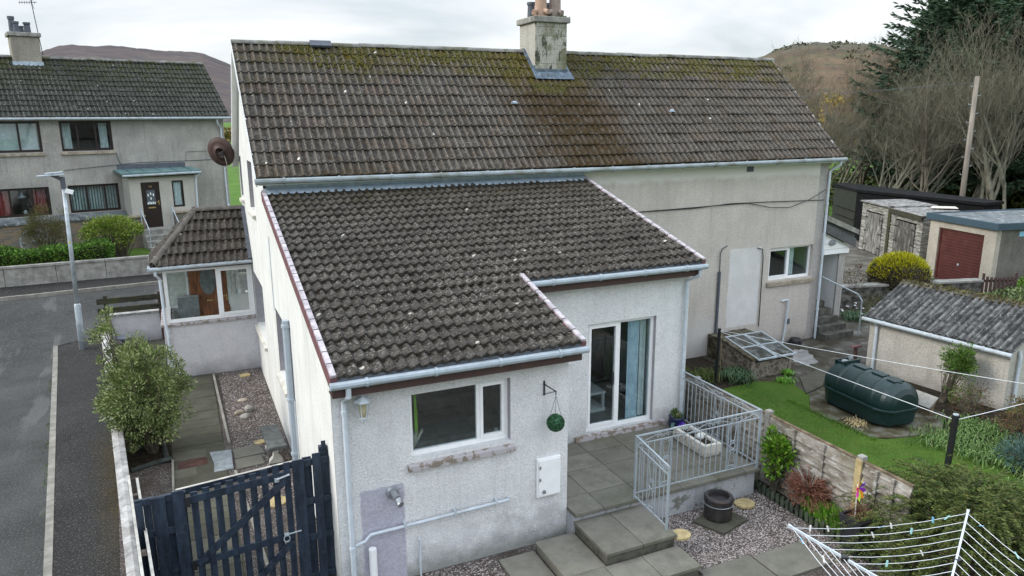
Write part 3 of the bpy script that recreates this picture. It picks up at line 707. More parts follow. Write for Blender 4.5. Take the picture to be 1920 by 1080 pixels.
for (x, a, b) in ((X0-.005, YB+.03, YT), (X1+.0, YB+.03, YM+.2), (X2+.0, YM+.03, YT)):
    mb = MB(); mb.prism([(x,a,zf(a)-.16),(x,b,zf(b)-.16),(x,b,zf(b)-.02),(x,a,zf(a)-.02)], (.022 if x < 2 else -.022,0,0)); build('bargeboard', mb, M['verge_red'], H)
mb = MB(); mb.box(X0+.02, X1-.02, YB+.05, YB+.075, ZB-.27, ZB-.015); mb.box(X1-.2, X2-.02, YM+.05, YM+.075, zf(YM)-.27, zf(YM)-.015)
mb.box(X0+.02, X1-.02, YB+.078, 9.178, ZB-.265, ZB-.24); mb.box(X1, X2-.02, YM+.078, 11.178, zf(YM)-.265, zf(YM)-.24); build('fascia', mb, M['fascia'], H)
mb = MB(); mb.box(X0+.08, X1-.08, YB+.0, YB+.05, ZB-.05, ZB+.012); build('eaves_felt', mb, M['pot_grey'], H); mb = MB(); mb.box(X1-.1, X2-.08, YM, YM+.05, zf(YM)-.05, zf(YM)+.012); build('eaves_felt', mb, M['pot_grey'], H)
gutter(H, (X0-.02, YB-.035, ZB-.075), (X1+.03, YB-.035, ZB-.085), 'gutter_ext', .052, .92); gutter(H, (X1+.03, YM-.035, zf(YM)-.075), (X2+.03, YM-.035, zf(YM)-.085), 'gutter_ext', .052, .92)
pipe(H, [(1.72,YB-.03,3.15),(1.72,YB-.02,3.02),(1.70,9.10,2.86),(1.70,9.10,-.02)], .036, clips=((1.70,9.10,2.72),(1.70,9.10,.72)))
pipe(H, [(8.80,YM-.03,3.66),(8.80,YM-.02,3.55),(8.70,11.10,3.40),(8.70,11.10,.5)], .036, clips=((8.70,11.10,3.2),(8.70,11.10,.75)))
# front wall with the window
W1 = (2.60,4.12,1.83,2.80)
mb = MB(); wall(mb, (GX+.3,9.18,0), (1,0,0), 5.08-GX-.3, -.1, ZB+.02, .3, [(W1[0]-GX-.3,W1[1]-GX-.3,W1[2],W1[3])])
mb.box(GX,GX+.3,9.178,9.2,-.1,3.28); build('extension_wall', mb, M['wall_front'], H)
window(H, (W1[0],9.18,W1[2]), (1,0,0), W1[1]-W1[0], W1[3]-W1[2], (1.05,), depth=.1, casements=(1,), sill=('sill', .055, .075, .075), label='white two-light window above a flaking sill')
mb = MB(); mb.box(W1[1]-.004, W1[1]+.006, 9.182, 9.30, W1[2], W1[3]); mb.box(8.08-.002, 8.09, 11.182, 11.3, .63, 2.77); build('window_reveal', mb, M['reveal'], H)
rm = room(H, (W1[0],9.18,W1[2]), (1,0,0), 1.6, 1.0, 3.2)
M['kitchen'] = simple('kitchen_counter', (.22,.22,.21), .5, .3); M['lime'] = simple('lime_cloth', (.25,.45,.03), .8, .2); M['pampas'] = simple('dried_grass', (.50,.48,.40), .9, .1)
mb = MB(); mb.box(2.35,4.4,9.9,10.5,.9,1.72); mb.box(3.7,4.4,9.55,9.9,.9,1.6); build('counter', mb, M['kitchen'], rm)
mb = MB(); mb.box(2.74,2.775,9.44,9.45,2.1,2.8); mb.box(2.755,2.79,9.455,9.465,1.98,2.45); build('curtain', mb, M['lime'], rm)
mb = MB()
for k in range(9):
    a = R.uniform(-.9,.9); mb.tube([(2.70,9.42,1.86),(2.72+a*.1,9.42,2.0),(2.74+a*.22,9.40,2.08+R.uniform(-.03,.12))], [.006,.022,.004], 5)
build('dried_flowers', mb, M['pampas'], rm)
mb = MB(); mb.lathe((3.98,9.4,1.90), [(.03,0),(.035,.03),(.03,.06)], 10); build('small_jar', mb, M['pale_edge'], rm)
# side walls of the extension
mb = MB(); wall(mb, (5.08,9.48,0), (0,1,0), 1.7, -.1, zf(9.18)+.02, .3); wall(mb, (8.82,11.48,0), (0,1,0), 3.99, -.1, 3.85, .3)
mb.prism([(8.52,11.48,3.85),(8.52,15.47,3.85),(8.52,15.47,4.93),(8.52,11.48,3.9)], (.3,0,0)); mb.prism([(4.78,9.48,3.285),(4.78,11.18,3.285),(4.78,11.18,3.80),(4.78,9.48,3.33)], (.3,0,0)); build('extension_wall', mb, M['wall_patio'], H)
D1 = (6.58,8.08,.63,2.77)
mb = MB(); wall(mb, (4.78,11.18,0), (1,0,0), 8.82-4.78, -.1, zf(YM)+.03, .3, [(D1[0]-4.78,D1[1]-4.78,D1[2],D1[3])]); build('extension_wall', mb, M['wall_patio'], H)
pd = window(H, (D1[0],11.18,D1[2]), (1,0,0), D1[1]-D1[0], D1[3]-D1[2], (.72,), fw=.065, depth=.08, casements=(0,), name='patio_door', label='tall white sliding patio door with a blue curtain behind')
mb = MB(); mb.prism([(D1[0]-.25,11.2,.615),(D1[0]-.25,11.12,.60),(D1[0]-.25,11.12,.505),(D1[0]-.25,11.2,.505)], (2.05,0,0)); build('sill', mb, M['sill'], pd)
mb = MB(); mb.box(D1[0]+.60,D1[0]+.615,11.225,11.235,1.5,1.75); build('handle', mb, M['dark_metal'], pd)
rp = room(H, (D1[0]-.6,11.18,.63), (1,0,0), 2.6, 2.4, 3.6)
mb = MB(); mb.box(5.7,8.7,11.5,15,.60,.63); build('floor', mb, M['kitchen'], rp)
curtain(rp, (7.60,11.18,.66), (1,0,0), .26, 2.08, .24, 'curtain_blue', 4, .025); curtain(rp, (7.9,11.18,.66), (1,0,0), .14, 2.08, .27, 'curtain_white', 2, .02)
mb = MB(); mb.box(7.1,7.5,12.0,13.2,.63,.70); mb.box(7.1,7.5,12.0,13.2,1.0,1.05); 
for q in ((7.12,12.02),(7.44,12.02),(7.12,13.12),(7.44,13.12)): mb.box(q[0],q[0]+.05,q[1],q[1]+.05,.63,1.0)
build('white_bench', mb, M['upvc'], rp)
mb = MB(); mb.box(6.55,6.6,13.5,14.5,.8,1.5); build('radiator', mb, M['interior_light'], rp)
# pipes on the front wall
pipe(H, [(1.75,9.12,.74),(1.88,9.11,.78),(1.96,9.11,.86),(4.05,9.11,.905),(4.07,9.17,.905)], .024, clips=(), name='waste_pipe')
mb = MB()
for x, z in ((2.45,.87),(3.2,.888),(3.85,.902)): mb.box(x-.012,x+.012,9.08,9.179,z-.035,z+.05)
build('pipe_clip', mb, M['pipe_white'], H)
pipe(H, [(1.97,9.08,-.02),(1.97,9.08,.66)], .055, 'upvc', name='soil_pipe'); pipe(H, [(2.66,9.16,.62),(2.66,9.12,.60),(2.66,9.12,-.02)], .014, clips=((2.66,9.12,.3),), name='overflow_pipe')
M['steel'] = simple('flue_steel', (.35,.36,.38), .35, .5, var=.2, scale=14, metal=.6)
mb = MB(); mb.lathe((2.31,9.18,1.40), [(.09,0),(.095,-.02),(.075,-.05),(.07,-.05)], 18, 'y'); mb.tube([(2.31,9.14,1.40),(2.33,8.98,1.385)], [.055,.05], 14); mb.tube([(2.33,8.98,1.385),(2.345,8.93,1.34),(2.35,8.90,1.33)], [.052,.05,.045], 14); build('flue', mb, M['steel'], H)
# soil vent pipe on the gable
pipe(H, [(1.49,12.93,3.02),(1.49,12.93,-.02)], .066, 'pipe_grey', clips=((1.49,12.93,2.92),(1.49,12.93,1.55),(1.49,12.93,.5)), name='vent_pipe')
mb = MB(); mb.tube([(1.51,12.66,1.6),(1.51,12.66,-.02)], .014, 6); build('cable', mb, M['pipe_white'], H); mb = MB(); mb.tube([(1.53,15.0,4.2),(1.53,15.0,2.7)], .01, 5); build('cable', mb, M['pipe_white'], H)

# porch on the gable side
PX0, PX1, PY0, PY1 = -.66, 1.548, 19.6, 21.3
mb = MB(); mb.box(PX0,PX1,PY0,PY0+.25,-.1,1.40); mb.box(PX0,PX0+.25,PY0+.251,PY1,-.1,1.40); build('porch_wall', mb, M['wall_porch'], H)
mb = MB(); mb.box(PX0-.06,PX1,PY0-.05,PY0+.24,1.403,1.46); mb.box(PX0-.06,PX0+.24,PY0+.2405,PY1,1.403,1.46); build('porch_coping', mb, M['sill'], H)
window(H, (-.55,PY0,1.47), (1,0,0), 2.08, 1.36, (1.24,), fw=.075, depth=.03, casements=(1,), gm='glass_clear', name='porch_window')
window(H, (-.55,PY1,1.47), (0,-1,0), PY1-PY0-.03, 1.36, (.8,), fw=.07, depth=.0, gm='glass_clear', name='porch_window')
mb = MB(); mb.box(-.56,1.548,PY1-.05,PY1,-.1,1.40); mb.box(-.56,.0,PY1-.05,PY1,1.40,2.83); build('porch_wall', mb, M['interior_light'], H)
pw = window(H, (-.56,PY1-.05,1.47), (1,0,0), .56, 1.34, (), fw=.05, depth=-.03, gm='glass_clear', name='porch_window')
mb = MB(); mb.box(.02,1.0,PY1-.09,PY1-.04,.55,2.80); dr = build('front_door', mb, M['brownwood'], H); dr['label'] = 'varnished brown front door with oval glass inside the porch'
g = MB(); g.lathe((.50,PY1-.095,2.15), [(.01,-.02),(.19,-.02),(.205,-.005),(.20,0.0)], 24, 'y')
for i, v in enumerate(g.v): g.v[i] = (v[0], v[1], 2.15+(v[2]-2.15)*1.9)
build('door_glass', g, M['slab_pale'], dr)
g = MB(); g.box(.85,.95,PY1-.13,PY1-.1,1.68,1.71); g.box(.93,.955,PY1-.11,PY1-.09,1.55,1.75); g.box(.43,.58,PY1-.10,PY1-.09,1.58,1.62); build('handle', g, M['brass'], dr)
mb = MB(); mb.box(-.3,.22,PY1-.35,PY1-.12,.6,1.80); build('porch_cabinet', mb, M['slab_pale'], H)
mb = MB(); mb.box(-.55,1.54,PY0+.26,PY1-.06,.30,.42); build('porch_floor', mb, M['interior_light'], H)
mb = MB(); mb.box(1.02,1.5,PY1-.30,PY1-.12,.6,1.78); build('porch_cabinet', mb, M['upvc'], H)
for k, (px, hh) in enumerate(((1.15,.55),(1.35,.4))):
    mb = MB(); mb.lathe((px,PY1-.4,1.78), [(.05,0),(.07,.06),(.03,hh*.4),(.06,hh*.6),(.045,hh*.8),(.03,hh)], 10); build('ornament', mb, M['interior_light'], H)
curtain(H, (.98,PY1-.12,1.45), (1,0,0), .32, 1.35, .0, 'curtain_white', 3, .02)
RX0, RY0, RY1, RZ = -.79, 19.42, 21.5, 2.96; AX, AZ, AY = .33, 4.17, 20.46
lR = math.hypot(AY-RY0, AZ-RZ); uyP = Vector((0,AY-RY0,AZ-RZ)).normalized()
mb = MB(); tiles(mb, (RX0,RY0,RZ), (1,0,0), uyP, lR, .159, lR/5.0, lambda y: ((AX-RX0)*y/lR, 1.53-RX0), amp=.042, thick=.036, prof='pan', seg=8)
tiles(mb, (RX0,RY1,RZ), (0,-1,0), Vector((AX-RX0,0,AZ-RZ)).normalized(), math.hypot(AX-RX0,AZ-RZ), .159, .3, lambda y: ((RY1-AY)*y/1.64, (RY1-RY0)-(AY-RY0)*y/1.64), amp=.042, thick=.036, prof='pan', seg=6, vo=20)
tiles(mb, (1.53,RY1,RZ), (-1,0,0), Vector((0,-(RY1-AY),AZ-RZ)).normalized(), lR, .159, lR/5, lambda y: (0, 1.53-RX0-(AX-RX0)*y/lR), amp=.042, thick=.036, prof='pan', seg=4, vo=40)
pr = build('porch_roof', mb, M['roof4'], H)
ridge_run(pr, (AX-.05,AY,AZ+.02), (1.5,AY,AZ+.02), .11, .4, 'ridge_dark'); ridge_run(pr, (RX0+.04,RY0+.04,RZ+.06), (AX,AY,AZ+.03), .1, .4, 'ridge_dark'); ridge_run(pr, (RX0+.04,RY1-.04,RZ+.06), (AX,AY,AZ+.03), .1, .4, 'ridge_dark')
mb = MB(); mb.box(RX0+.04,1.54,RY0+.05,RY0+.07,2.84,2.95); mb.box(RX0+.04,RX0+.06,RY0+.07,RY1,2.84,2.95); mb.box(RX0+.06,1.54,RY0+.07,RY1,2.83,2.85); build('fascia', mb, M['fascia'], H)
gutter(H, (RX0-.03,RY0-.02,2.90), (1.53,RY0-.02,2.93), 'gutter', .05, .7); gutter(H, (RX0-.03,RY0-.02,2.90), (RX0-.03,RY1,2.90), 'gutter', .05, .7)
mb = MB(); mb.obox(Vector((1.50,(RY0+AY)/2,(RZ+AZ)/2))+Vector((1,0,0)).cross(uyP)*.07, (.045,0,0), uyP*(lR/2), Vector((1,0,0)).cross(uyP)*.02); build('flashing', mb, M['pot_grey'], H)
pipe(H, [(-.70,RY0-.01,2.86),(-.70,RY0,2.76),(-.62,19.55,2.62),(-.60,19.52,1.45),(-.56,19.50,1.15),(-.56,19.52,.95),(-.56,19.53,.1)], .036, clips=((-.56,19.52,1.1),(-.56,19.53,1.3)))

# neighbour's side entrance (lean-to) with steps
mb = MB(); mb.box(18.02,18.22,15.85,18.2,-.1,3.0); build('side_porch_wall', mb, M['white_block'], H)
mb = MB(); mb.box(18.0,18.25,15.80,15.848,-.1,2.55); mb.box(16.861,17.22,15.80,15.86,-.1,4.0); build('side_porch_wall', mb, M['wall_side'], H)
mb = MB(); mb.prism([(16.87,15.9,3.40),(16.87,18.4,3.40),(16.87,18.4,3.5),(16.87,15.9,3.5)], (0,0,.001)) if False else None
mb.prism([(17.16,15.72,3.10),(18.3,15.72,2.62),(18.3,15.72,2.42),(17.16,15.72,2.42)], (0,.06,0)); 
build('gable_board', mb, M['upvc'], H)
mb = MB()
for k in range(3): mb.prism([(17.15,15.712,3.06-.2*k),(18.3,15.712,2.58-.2*k*.0) if k==0 else (18.3,15.712,3.0-.2*k-.1),(18.3,15.712,2.99-.2*k-.1) if k else (18.3,15.712,2.57),(17.15,15.712,3.05-.2*k)], (0,.004,0)) if k == 0 else mb.box(17.16,18.3,15.714,15.718,2.40+.17*k,2.405+.17*k)
build('board_joint', mb, M['pot_grey'], H)
mb = MB(); mb.prism([(17.14,15.60,3.13),(18.42,15.60,2.60),(18.42,15.60,2.85),(17.14,15.60,3.38)], (0,.05,0)); mb.prism([(17.14,15.651,3.30),(18.42,15.651,2.76),(18.42,15.651,2.83),(17.14,15.651,3.37)], (0,1.3,0)); build('side_porch_roof', mb, M['band'], H)
mb = MB(); mb.prism([(17.10,15.56,3.48),(18.46,15.56,2.98),(18.46,15.56,3.12),(17.10,15.56,3.64)], (0,.3,0)); build('parapet', mb, M['concrete'], H)
mb = MB(); mb.prism([(17.14,15.66,3.385),(18.4,15.66,2.86),(18.4,15.66,3.0),(17.14,15.66,3.5)], (0,.15,0)); build('parapet_band', mb, M['band'], H)
mb = MB(); mb.lathe((17.55,15.71,2.78), [(.05,0),(.08,-.02),(.085,-.04),(.03,-.05)], 14, 'y')
for i, v in enumerate(mb.v): mb.v[i] = (17.55+(v[0]-17.55)*1.5, v[1], v[2])
build('bulkhead_lamp', mb, M['slab_pale'], H)
mb = MB()
for k in range(5): mb.box(16.88 if k < 3 else 17.2,18.02-.0-.06*k,15.02+.24*k,17.5,(.18*k if k else -.1),.18*(k+1))
st = build('entrance_steps', mb, simple('dark_steps', (.10,.097,.085), .9, .15, var=.35, scale=5, bump=.4), H)
mb = MB(); mb.tube([(18.18,14.98,.0),(18.18,14.98,1.1),(18.12,15.1,1.28),(17.5,15.5,1.62),(17.22,15.66,1.78)], .022, 8); build('handrail', mb, M['galv'], H)
mb = MB(); mb.box(17.05,17.9,17.0,17.05,1.0,2.9); build('entrance_door', mb, M['upvc'], H)

# ------------------------------------------------------------------ things fixed or hung on the walls
t = thing('wall_lantern', 'white hexagonal wall lantern under the left end of the front gutter', 'lantern', (1.92,9.18,2.72))
c = (1.93,9.03,0)
mb = MB(); mb.lathe((1.93,9.03,2.86), [(.008,.1),(.012,.075),(.115,.02),(.118,.0),(.10,-.006)], 6); mb.tube([(1.93,9.18,2.80),(1.93,9.12,2.84),(1.93,9.06,2.88)], .012, 6); mb.box(1.90,1.96,9.165,9.178,2.70,2.86); build('lamp_roof', mb, M['pipe_white'], t)
mb = MB(); mb.lathe((1.93,9.03,2.62), [(.02,-.05),(.035,-.03),(.03,-.01),(.055,0),(.058,.015),(.04,.02)], 6); 
for a in range(6):
    q = (math.cos(a*PI/3), math.sin(a*PI/3)); mb.tube([(1.93+q[0]*.055,9.03+q[1]*.055,2.63),(1.93+q[0]*.088,9.03+q[1]*.088,2.86)], .006, 4)
build('lamp_cage', mb, M['pipe_white'], t)
M['amber'] = simple('amber_glass', (.42,.38,.24), .3, .5); mb = MB(); mb.lathe((1.93,9.03,2.64), [(.03,0),(.05,.06),(.06,.2),(.02,.21)], 8); build('lamp_glass', mb, M['amber'], t)
t = thing('meter_cabinet', 'white plastic meter cabinet with hinged door on the front wall', 'meter box', (4.73,9.18,1.1))
mb = MB(); mb.box(4.535,4.935,9.125,9.178,.80,1.44); build('cabinet', mb, M['upvc'], t, bevel=.008)
mb = MB(); mb.box(4.56,4.915,9.108,9.122,.825,1.415); dd = build('cabinet_door', mb, M['upvc'], t, bevel=.006)
mb = MB(); mb.lathe((4.64,9.108,.90), [(.03,0),(.03,-.02),(.01,-.024)], 12, 'y'); mb.box(4.56,4.59,9.10,9.107,1.28,1.33); mb.box(4.56,4.59,9.10,9.107,1.08,1.13); build('latch', mb, M['steel'], dd)
t = thing('hanging_bracket', 'small black triangular iron bracket near the corner of the front wall', 'bracket', (4.68,9.18,2.5))
mb = MB(); mb.box(4.655,4.675,9.16,9.178,2.44,2.67); mb.tube([(4.665,9.165,2.62),(4.72,8.90,2.585)], .009, 6); mb.tube([(4.665,9.165,2.46),(4.715,8.93,2.575)], .007, 6); mb.tube([(4.72,8.90,2.60),(4.72,8.90,2.53)], .008, 6); build('bracket_arm', mb, M['dark_metal'], t)
M['topiary'] = foliage('topiary_leaf', [(.015,.05,.02),(.03,.10,.04),(.05,.15,.07),(.12,.22,.14)], dark=.2)
t = thing('topiary_ball', 'round artificial green topiary ball hanging by chains from the black bracket', 'topiary ball', (4.72,8.90,2.08))
mb = MB(); c = Vector((4.72,8.90,2.10))
mb.lathe(c, [(.02,-.12),(.08,-.1),(.118,-.03),(.118,.03),(.08,.1),(.02,.12)], 14)
for k in range(1500):
    d = Vector((R.gauss(0,1),R.gauss(0,1),R.gauss(0,1))).normalized(); mb.leaf(c+d*.112, d+Vector((R.uniform(-.8,.8),R.uniform(-.8,.8),R.uniform(-.8,.8))), .028, .018)
build('leaves', mb, M['topiary'], t)
mb = MB()
for a in (0,2.1,4.2): mb.tube([c+Vector((math.cos(a)*.09,math.sin(a)*.09,.1)), (4.72,8.90,2.52)], .003, 4)
build('chain', mb, M['dark_metal'], t)
t = thing('satellite_dish', 'rusty brown satellite dish on an arm beside the white gable', 'satellite dish', (1.55,20.9,5.6))
M['dishbrown'] = simple('rusty_dish', (.075,.045,.038), .6, .3, var=.25, scale=5)
mb = MB(); ax = Vector((.35,.75,.35)).normalized(); ex = ax.cross(Vector((0,0,1))).normalized(); ez = ex.cross(ax); cc = Vector((1.10,20.9,5.57)); n = 28
i0 = mb.add([cc]); rings = [mb.add([cc+(ex*math.cos(2*PI*a/n)*.34+ez*math.sin(2*PI*a/n)*.41)*rr+ax*(.09*rr*rr) for a in range(n)]) for rr in (.33,.66,1)]
for a in range(n): mb.f.append((i0, rings[0]+a, rings[0]+(a+1)%n))
for q in range(2):
    for a in range(n): mb.f.append((rings[q]+a, rings[q]+(a+1)%n, rings[q+1]+(a+1)%n, rings[q+1]+a))
ds = build('dish', mb, M['dishbrown'], t, smooth=True); sm = ds.modifiers.new('s','SOLIDIFY'); sm.thickness = .012
mb = MB(); mb.tube([cc-ax*.03, cc-ax*.1, (1.35,20.9,5.72), (1.56,20.9,5.75)], .022, 8); mb.box(1.12,1.17,20.78,20.84,5.5,5.58); mb.box(1.53,1.549,20.82,20.98,5.66,5.84); build('dish_arm', mb, M['dark_metal'], t)
mb = MB(); mb.tube([cc+ez*-.41, cc+ez*-.42+ax*.45], .012, 6); mb.obox(cc+ez*-.40+ax*.48, ex*.03, ax*.06, ez*.03); mb.tube([(1.2,20.85,5.5),(1.25,20.85,5.2),(1.42,20.88,5.25),(1.52,20.9,4.9),(1.53,20.9,4.4)], .008, 5); build('receiver', mb, M['pale_edge'], t)
# ================================================================== TERRAIN, ROAD AND THE STREET ON THE LEFT
def sstep(a, b, x):
    t = min(max((x-a)/(b-a), 0), 1); return t*t*(3-2*t)
def T(x, y): return 1.25*sstep(22.5, 32.5, y)*(1-sstep(7, 14, x))
def sheet(name, poly, z, mat_, step=.6, fx=T, kind='structure', jitter=0):
    """flat polygon cut into a grid that follows the terrain"""
    import bmesh
    bm = bmesh.new(); vs = [bm.verts.new((p[0],p[1],0)) for p in poly]; bm.faces.new(vs); bmesh.ops.triangulate(bm, faces=bm.faces[:])
    xs = [p[0] for p in poly]; ys = [p[1] for p in poly]
    if step:
        y = min(ys)+step
        while y < max(ys):
            bmesh.ops.bisect_plane(bm, geom=bm.verts[:]+bm.edges[:]+bm.faces[:], plane_co=(0,y,0), plane_no=(0,1,0)); y += step
    for v in bm.verts: v.co.z = fx(v.co.x, v.co.y)+z
    bm.normal_update()
    for f in bm.faces:
        if f.normal.z < 0: f.normal_flip()
    me = bpy.data.meshes.new(name); bm.to_mesh(me); bm.free(); me.materials.append(mat_)
    o = bpy.data.objects.new(name, me); link(o); INV[o.name] = Matrix.Identity(4)
    if kind: o['kind'] = kind
    return o
# the ground
gx = [-5000,-2000,-800,-300,-120,-60,-30,-20,-12,-8,-4,0,4,7,8,9,10,11,12,13,14,18,24,32,45,60,80,120,200,400,900,2000,5000]
gy = [-200,-60,-20,-5,5,10,15,20,22.5,23.5,24.5,25.5,26.5,27.5,28.5,29.5,30.5,31.5,32.5,36,42,50,60,80,120,200,400,900,2000,5200]
mb = MB(); nx = len(gx)
for y in gy: mb.add([(x, y, T(x,y)-.03) for x in gx])
for j in range(len(gy)-1):
    for i in range(nx-1): mb.f.append((j*nx+i, j*nx+i+1, (j+1)*nx+i+1, (j+1)*nx+i))
struct('ground', mb, M['field'])
wx = lambda y: -1.71+(16.08-y)*.0968            # outer edge of the low boundary wall
kx = lambda y: -3.68+(24.09-y)*.1106            # kerb line
# carriageway: side street on the left joining the cross street
sheet('road', [(-30,-8),(kx(-8)-.06,-8),(kx(23.9)-.06,23.9),(-2.5,24.35),(3,24.5),(13,24.7),(13,28.55),(3,28.3),(-.9,28.15),(-4.97,27.9),(-30,26.6)], .0, M['road'], 1.0)
sheet('pavement', [(kx(-8)+.06,-8),(wx(-8)-.004,-8),(wx(23.6)-.004,23.6),(3,24.1),(3,24.45),(-2.4,24.3),(kx(23.9)+.06,23.9)], .004, M['pavement'], 1.0)
sheet('far_pavement', [(-30,26.75),(-4.97,28.05),(-.9,28.3),(3,28.45),(13,28.65),(13,29.8),(3,29.5),(-1.08,28.95),(-5.75,28.85),(-30,28.0)], .09, M['pavement'], .7)
def strip(name, pts, w, h, mt, z0=-.1, step=1, lab=None, seg=.9):
    mb = MB()
    for i in range(len(pts)-1):
        a, b = Vector(pts[i]), Vector(pts[i+1]); L = (b-a).length; n = max(1, int(L/seg)); s = (b-a).normalized(); s = Vector((-s.y, s.x))
        for k in range(n):
            p = a+(b-a)*(k/n); q = a+(b-a)*((k+1)/n)-(b-a).normalized()*.006
            zp, zq = T(p.x,p.y), T(q.x,q.y); j = R.uniform(-.003,.003)
            mb.prism([(p.x-s.x*w/2,p.y-s.y*w/2,zp+z0),(p.x+s.x*w/2,p.y+s.y*w/2,zp+z0),(p.x+s.x*w/2,p.y+s.y*w/2,zp+h+j),(p.x-s.x*w/2,p.y-s.y*w/2,zp+h+j)], (q.x-p.x,q.y-p.y,zq-zp))
    return mb
struct('kerb', strip('k', [(kx(-8),-8),(kx(23.9),23.9)], .115, .012, None), M['kerb'])
struct('far_kerb', strip('k', [(-30,26.68),(-4.97,27.98),(-.9,28.22),(3,28.36),(13,28.6)], .13, .10, None), M['kerb'])
# weeds along the kerb
mb = MB()
for k in range(500):
    y = R.uniform(9, 21); 
    if mnoise.noise(Vector((y*.9,0,5))) < .0: continue
    x = kx(y)-.07-abs(R.gauss(0,.03)); p = Vector((x,y,.0)); mb.leaf(p, (R.uniform(-1,1),R.uniform(-1,1),R.uniform(.3,1.2)), R.uniform(.015,.05), .018)
tag(build('kerb_weeds', mb, M['weed']), kind='stuff')

# far garden wall of panels
t = thing('front_garden_wall', 'low grey concrete panel wall along the far pavement, under the hedge', 'wall', (-5,29,.9))
A = Vector((-1.08,28.95)); dA = (Vector((-5.75,28.85))-A).normalized()
P0 = A-dA*9; nseg = 22
mb = MB()
for k in range(nseg):
    p = P0+dA*(k*1.5); q = P0+dA*(k*1.5+1.485); z = T(p.x,p.y); mb.prism([(p.x,p.y,z-.2),(q.x,q.y,T(q.x,q.y)-.2),(q.x,q.y,T(q.x,q.y)+.70),(p.x,p.y,z+.70)], (0,.12,0))
build('wall_panel', mb, M['concrete'], t)
mb = MB()
for k in range(nseg):
    p = P0+dA*(k*1.5); q = P0+dA*(k*1.5+1.49); z = T(p.x,p.y)+.703; z2 = T(q.x,q.y)+.703; mb.prism([(p.x,p.y-.04,z),(p.x,p.y+.16,z),(p.x,p.y+.16,z+.07),(p.x,p.y-.04,z+.07)], (q.x-p.x,q.y-p.y,z2-z))
build('coping', mb, M['concrete'], t)

# shrubs
def clumpy(mb, c, rad, ncl, n, L, w, shell=.75, crad=.28, up=.25, seedf=None, low=-1):
    c = Vector(c); cl = []
    for k in range(ncl):
        while True:
            d = Vector((R.gauss(0,1),R.gauss(0,1),R.gauss(0,1))).normalized()
            if d.z > low: break
        s = R.uniform(shell, 1)
        cl.append((Vector((c.x+d.x*rad[0]*s, c.y+d.y*rad[1]*s, c.z+d.z*rad[2]*s)), R.uniform(.6,1.2)*crad))
    for k in range(n):
        p, r = cl[int(R.random()*ncl)]
        d = Vector((R.gauss(0,1),R.gauss(0,1),R.gauss(0,1))).normalized(); q = p+d*r*R.random()**.45
        out = (q-c).normalized()
        mb.leaf(q, out*.6+d*.7+Vector((0,0,up)), L*R.uniform(.6,1.3), w*R.uniform(.7,1.2))
    return cl
def branches(mb, base, tips, r=.02):
    base = Vector(base)
    for p in tips:
        m = base.lerp(p, .5)+Vector((R.uniform(-.08,.08),R.uniform(-.08,.08),.1)); mb.tube([base+Vector((R.uniform(-.05,.05),R.uniform(-.05,.05),0)), m, p], [r, r*.6, r*.25], 4, caps=False)
M['twig'] = simple('twig_bark', (.12,.105,.08), .9, .1, var=.3)
M['hedge'] = foliage('hedge_leaf', [(.03,.075,.01),(.065,.15,.015),(.11,.22,.025),(.16,.30,.04)], clump=2.2, dark=.5)
t = thing('privet_hedge', 'long clipped green hedge behind the far garden wall', 'hedge', (-6.5,29.5,1))
mb = MB()
def hz(x): return 1.0+.07*math.sin(x*1.7)+.05*math.sin(x*4.1)
for k in range(26000):
    x = R.uniform(-14,-2.45); f = R.random(); ytop = R.uniform(29.25,30.3); h = hz(x)+.9*0
    if f < .45: p = Vector((x, 29.22+R.gauss(0,.05)+.05*math.sin(x*5), 1.02+R.random()*h)); nn = Vector((0,-1,.4))
    elif f < .93: p = Vector((x, ytop, 1.02+h+R.gauss(0,.035))); nn = Vector((0,-.2,1))
    else: p = Vector((-2.45+R.gauss(0,.05), ytop, 1.02+R.random()*h)); nn = Vector((1,0,.4))
    mb.leaf(p-nn*.02, nn+Vector((R.uniform(-.9,.9),R.uniform(-.9,.9),R.uniform(-.6,.9))), R.uniform(.06,.12), .05)
build('leaves', mb, M['hedge'], t)
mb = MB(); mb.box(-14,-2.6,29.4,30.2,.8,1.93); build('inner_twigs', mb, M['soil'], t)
sheet('front_lawn', [(-16,29.08),(-1.2,29.12),(8,29.4),(8,33.5),(-16,33)], .02, M['lawn'], .7)
t = thing('privet_shrub', 'round yellow-green shrub with bare stems, at the end of the hedge', 'shrub', (-2.2,30.6,1.1))
M['shrub_yg'] = foliage('yellow_green_leaf', [(.06,.10,.01),(.12,.19,.015),(.20,.27,.03),(.28,.33,.05)], clump=2, dark=.35)
mb = MB(); cl = clumpy(mb, (-2.35,30.9,2.35), (1.15,.9,.5), 60, 7000, .075, .045, .55, .25, .3); build('leaves', mb, M['shrub_yg'], t)
mb = MB(); branches(mb, (-2.1,30.7,1.1), [c[0] for c in cl], .03); build('stem', mb, M['twig'], t)
t = thing('dormant_shrub', 'brownish half-bare rounded shrub against the stone base of the far house', 'shrub', (-5,32,1.2))
M['shrub_br'] = foliage('olive_brown_twig', [(.06,.055,.02),(.10,.09,.03),(.14,.13,.04),(.08,.09,.02)], clump=2, dark=.3)
mb = MB(); cl = clumpy(mb, (-4.75,31.9,2.5), (.95,.7,.85), 60, 7000, .09, .015, .3, .25, .8); build('leaves', mb, M['shrub_br'], t)
mb = MB(); branches(mb, (-4.7,31.9,1.2), [c[0] for c in cl], .02); build('stem', mb, M['twig'], t)

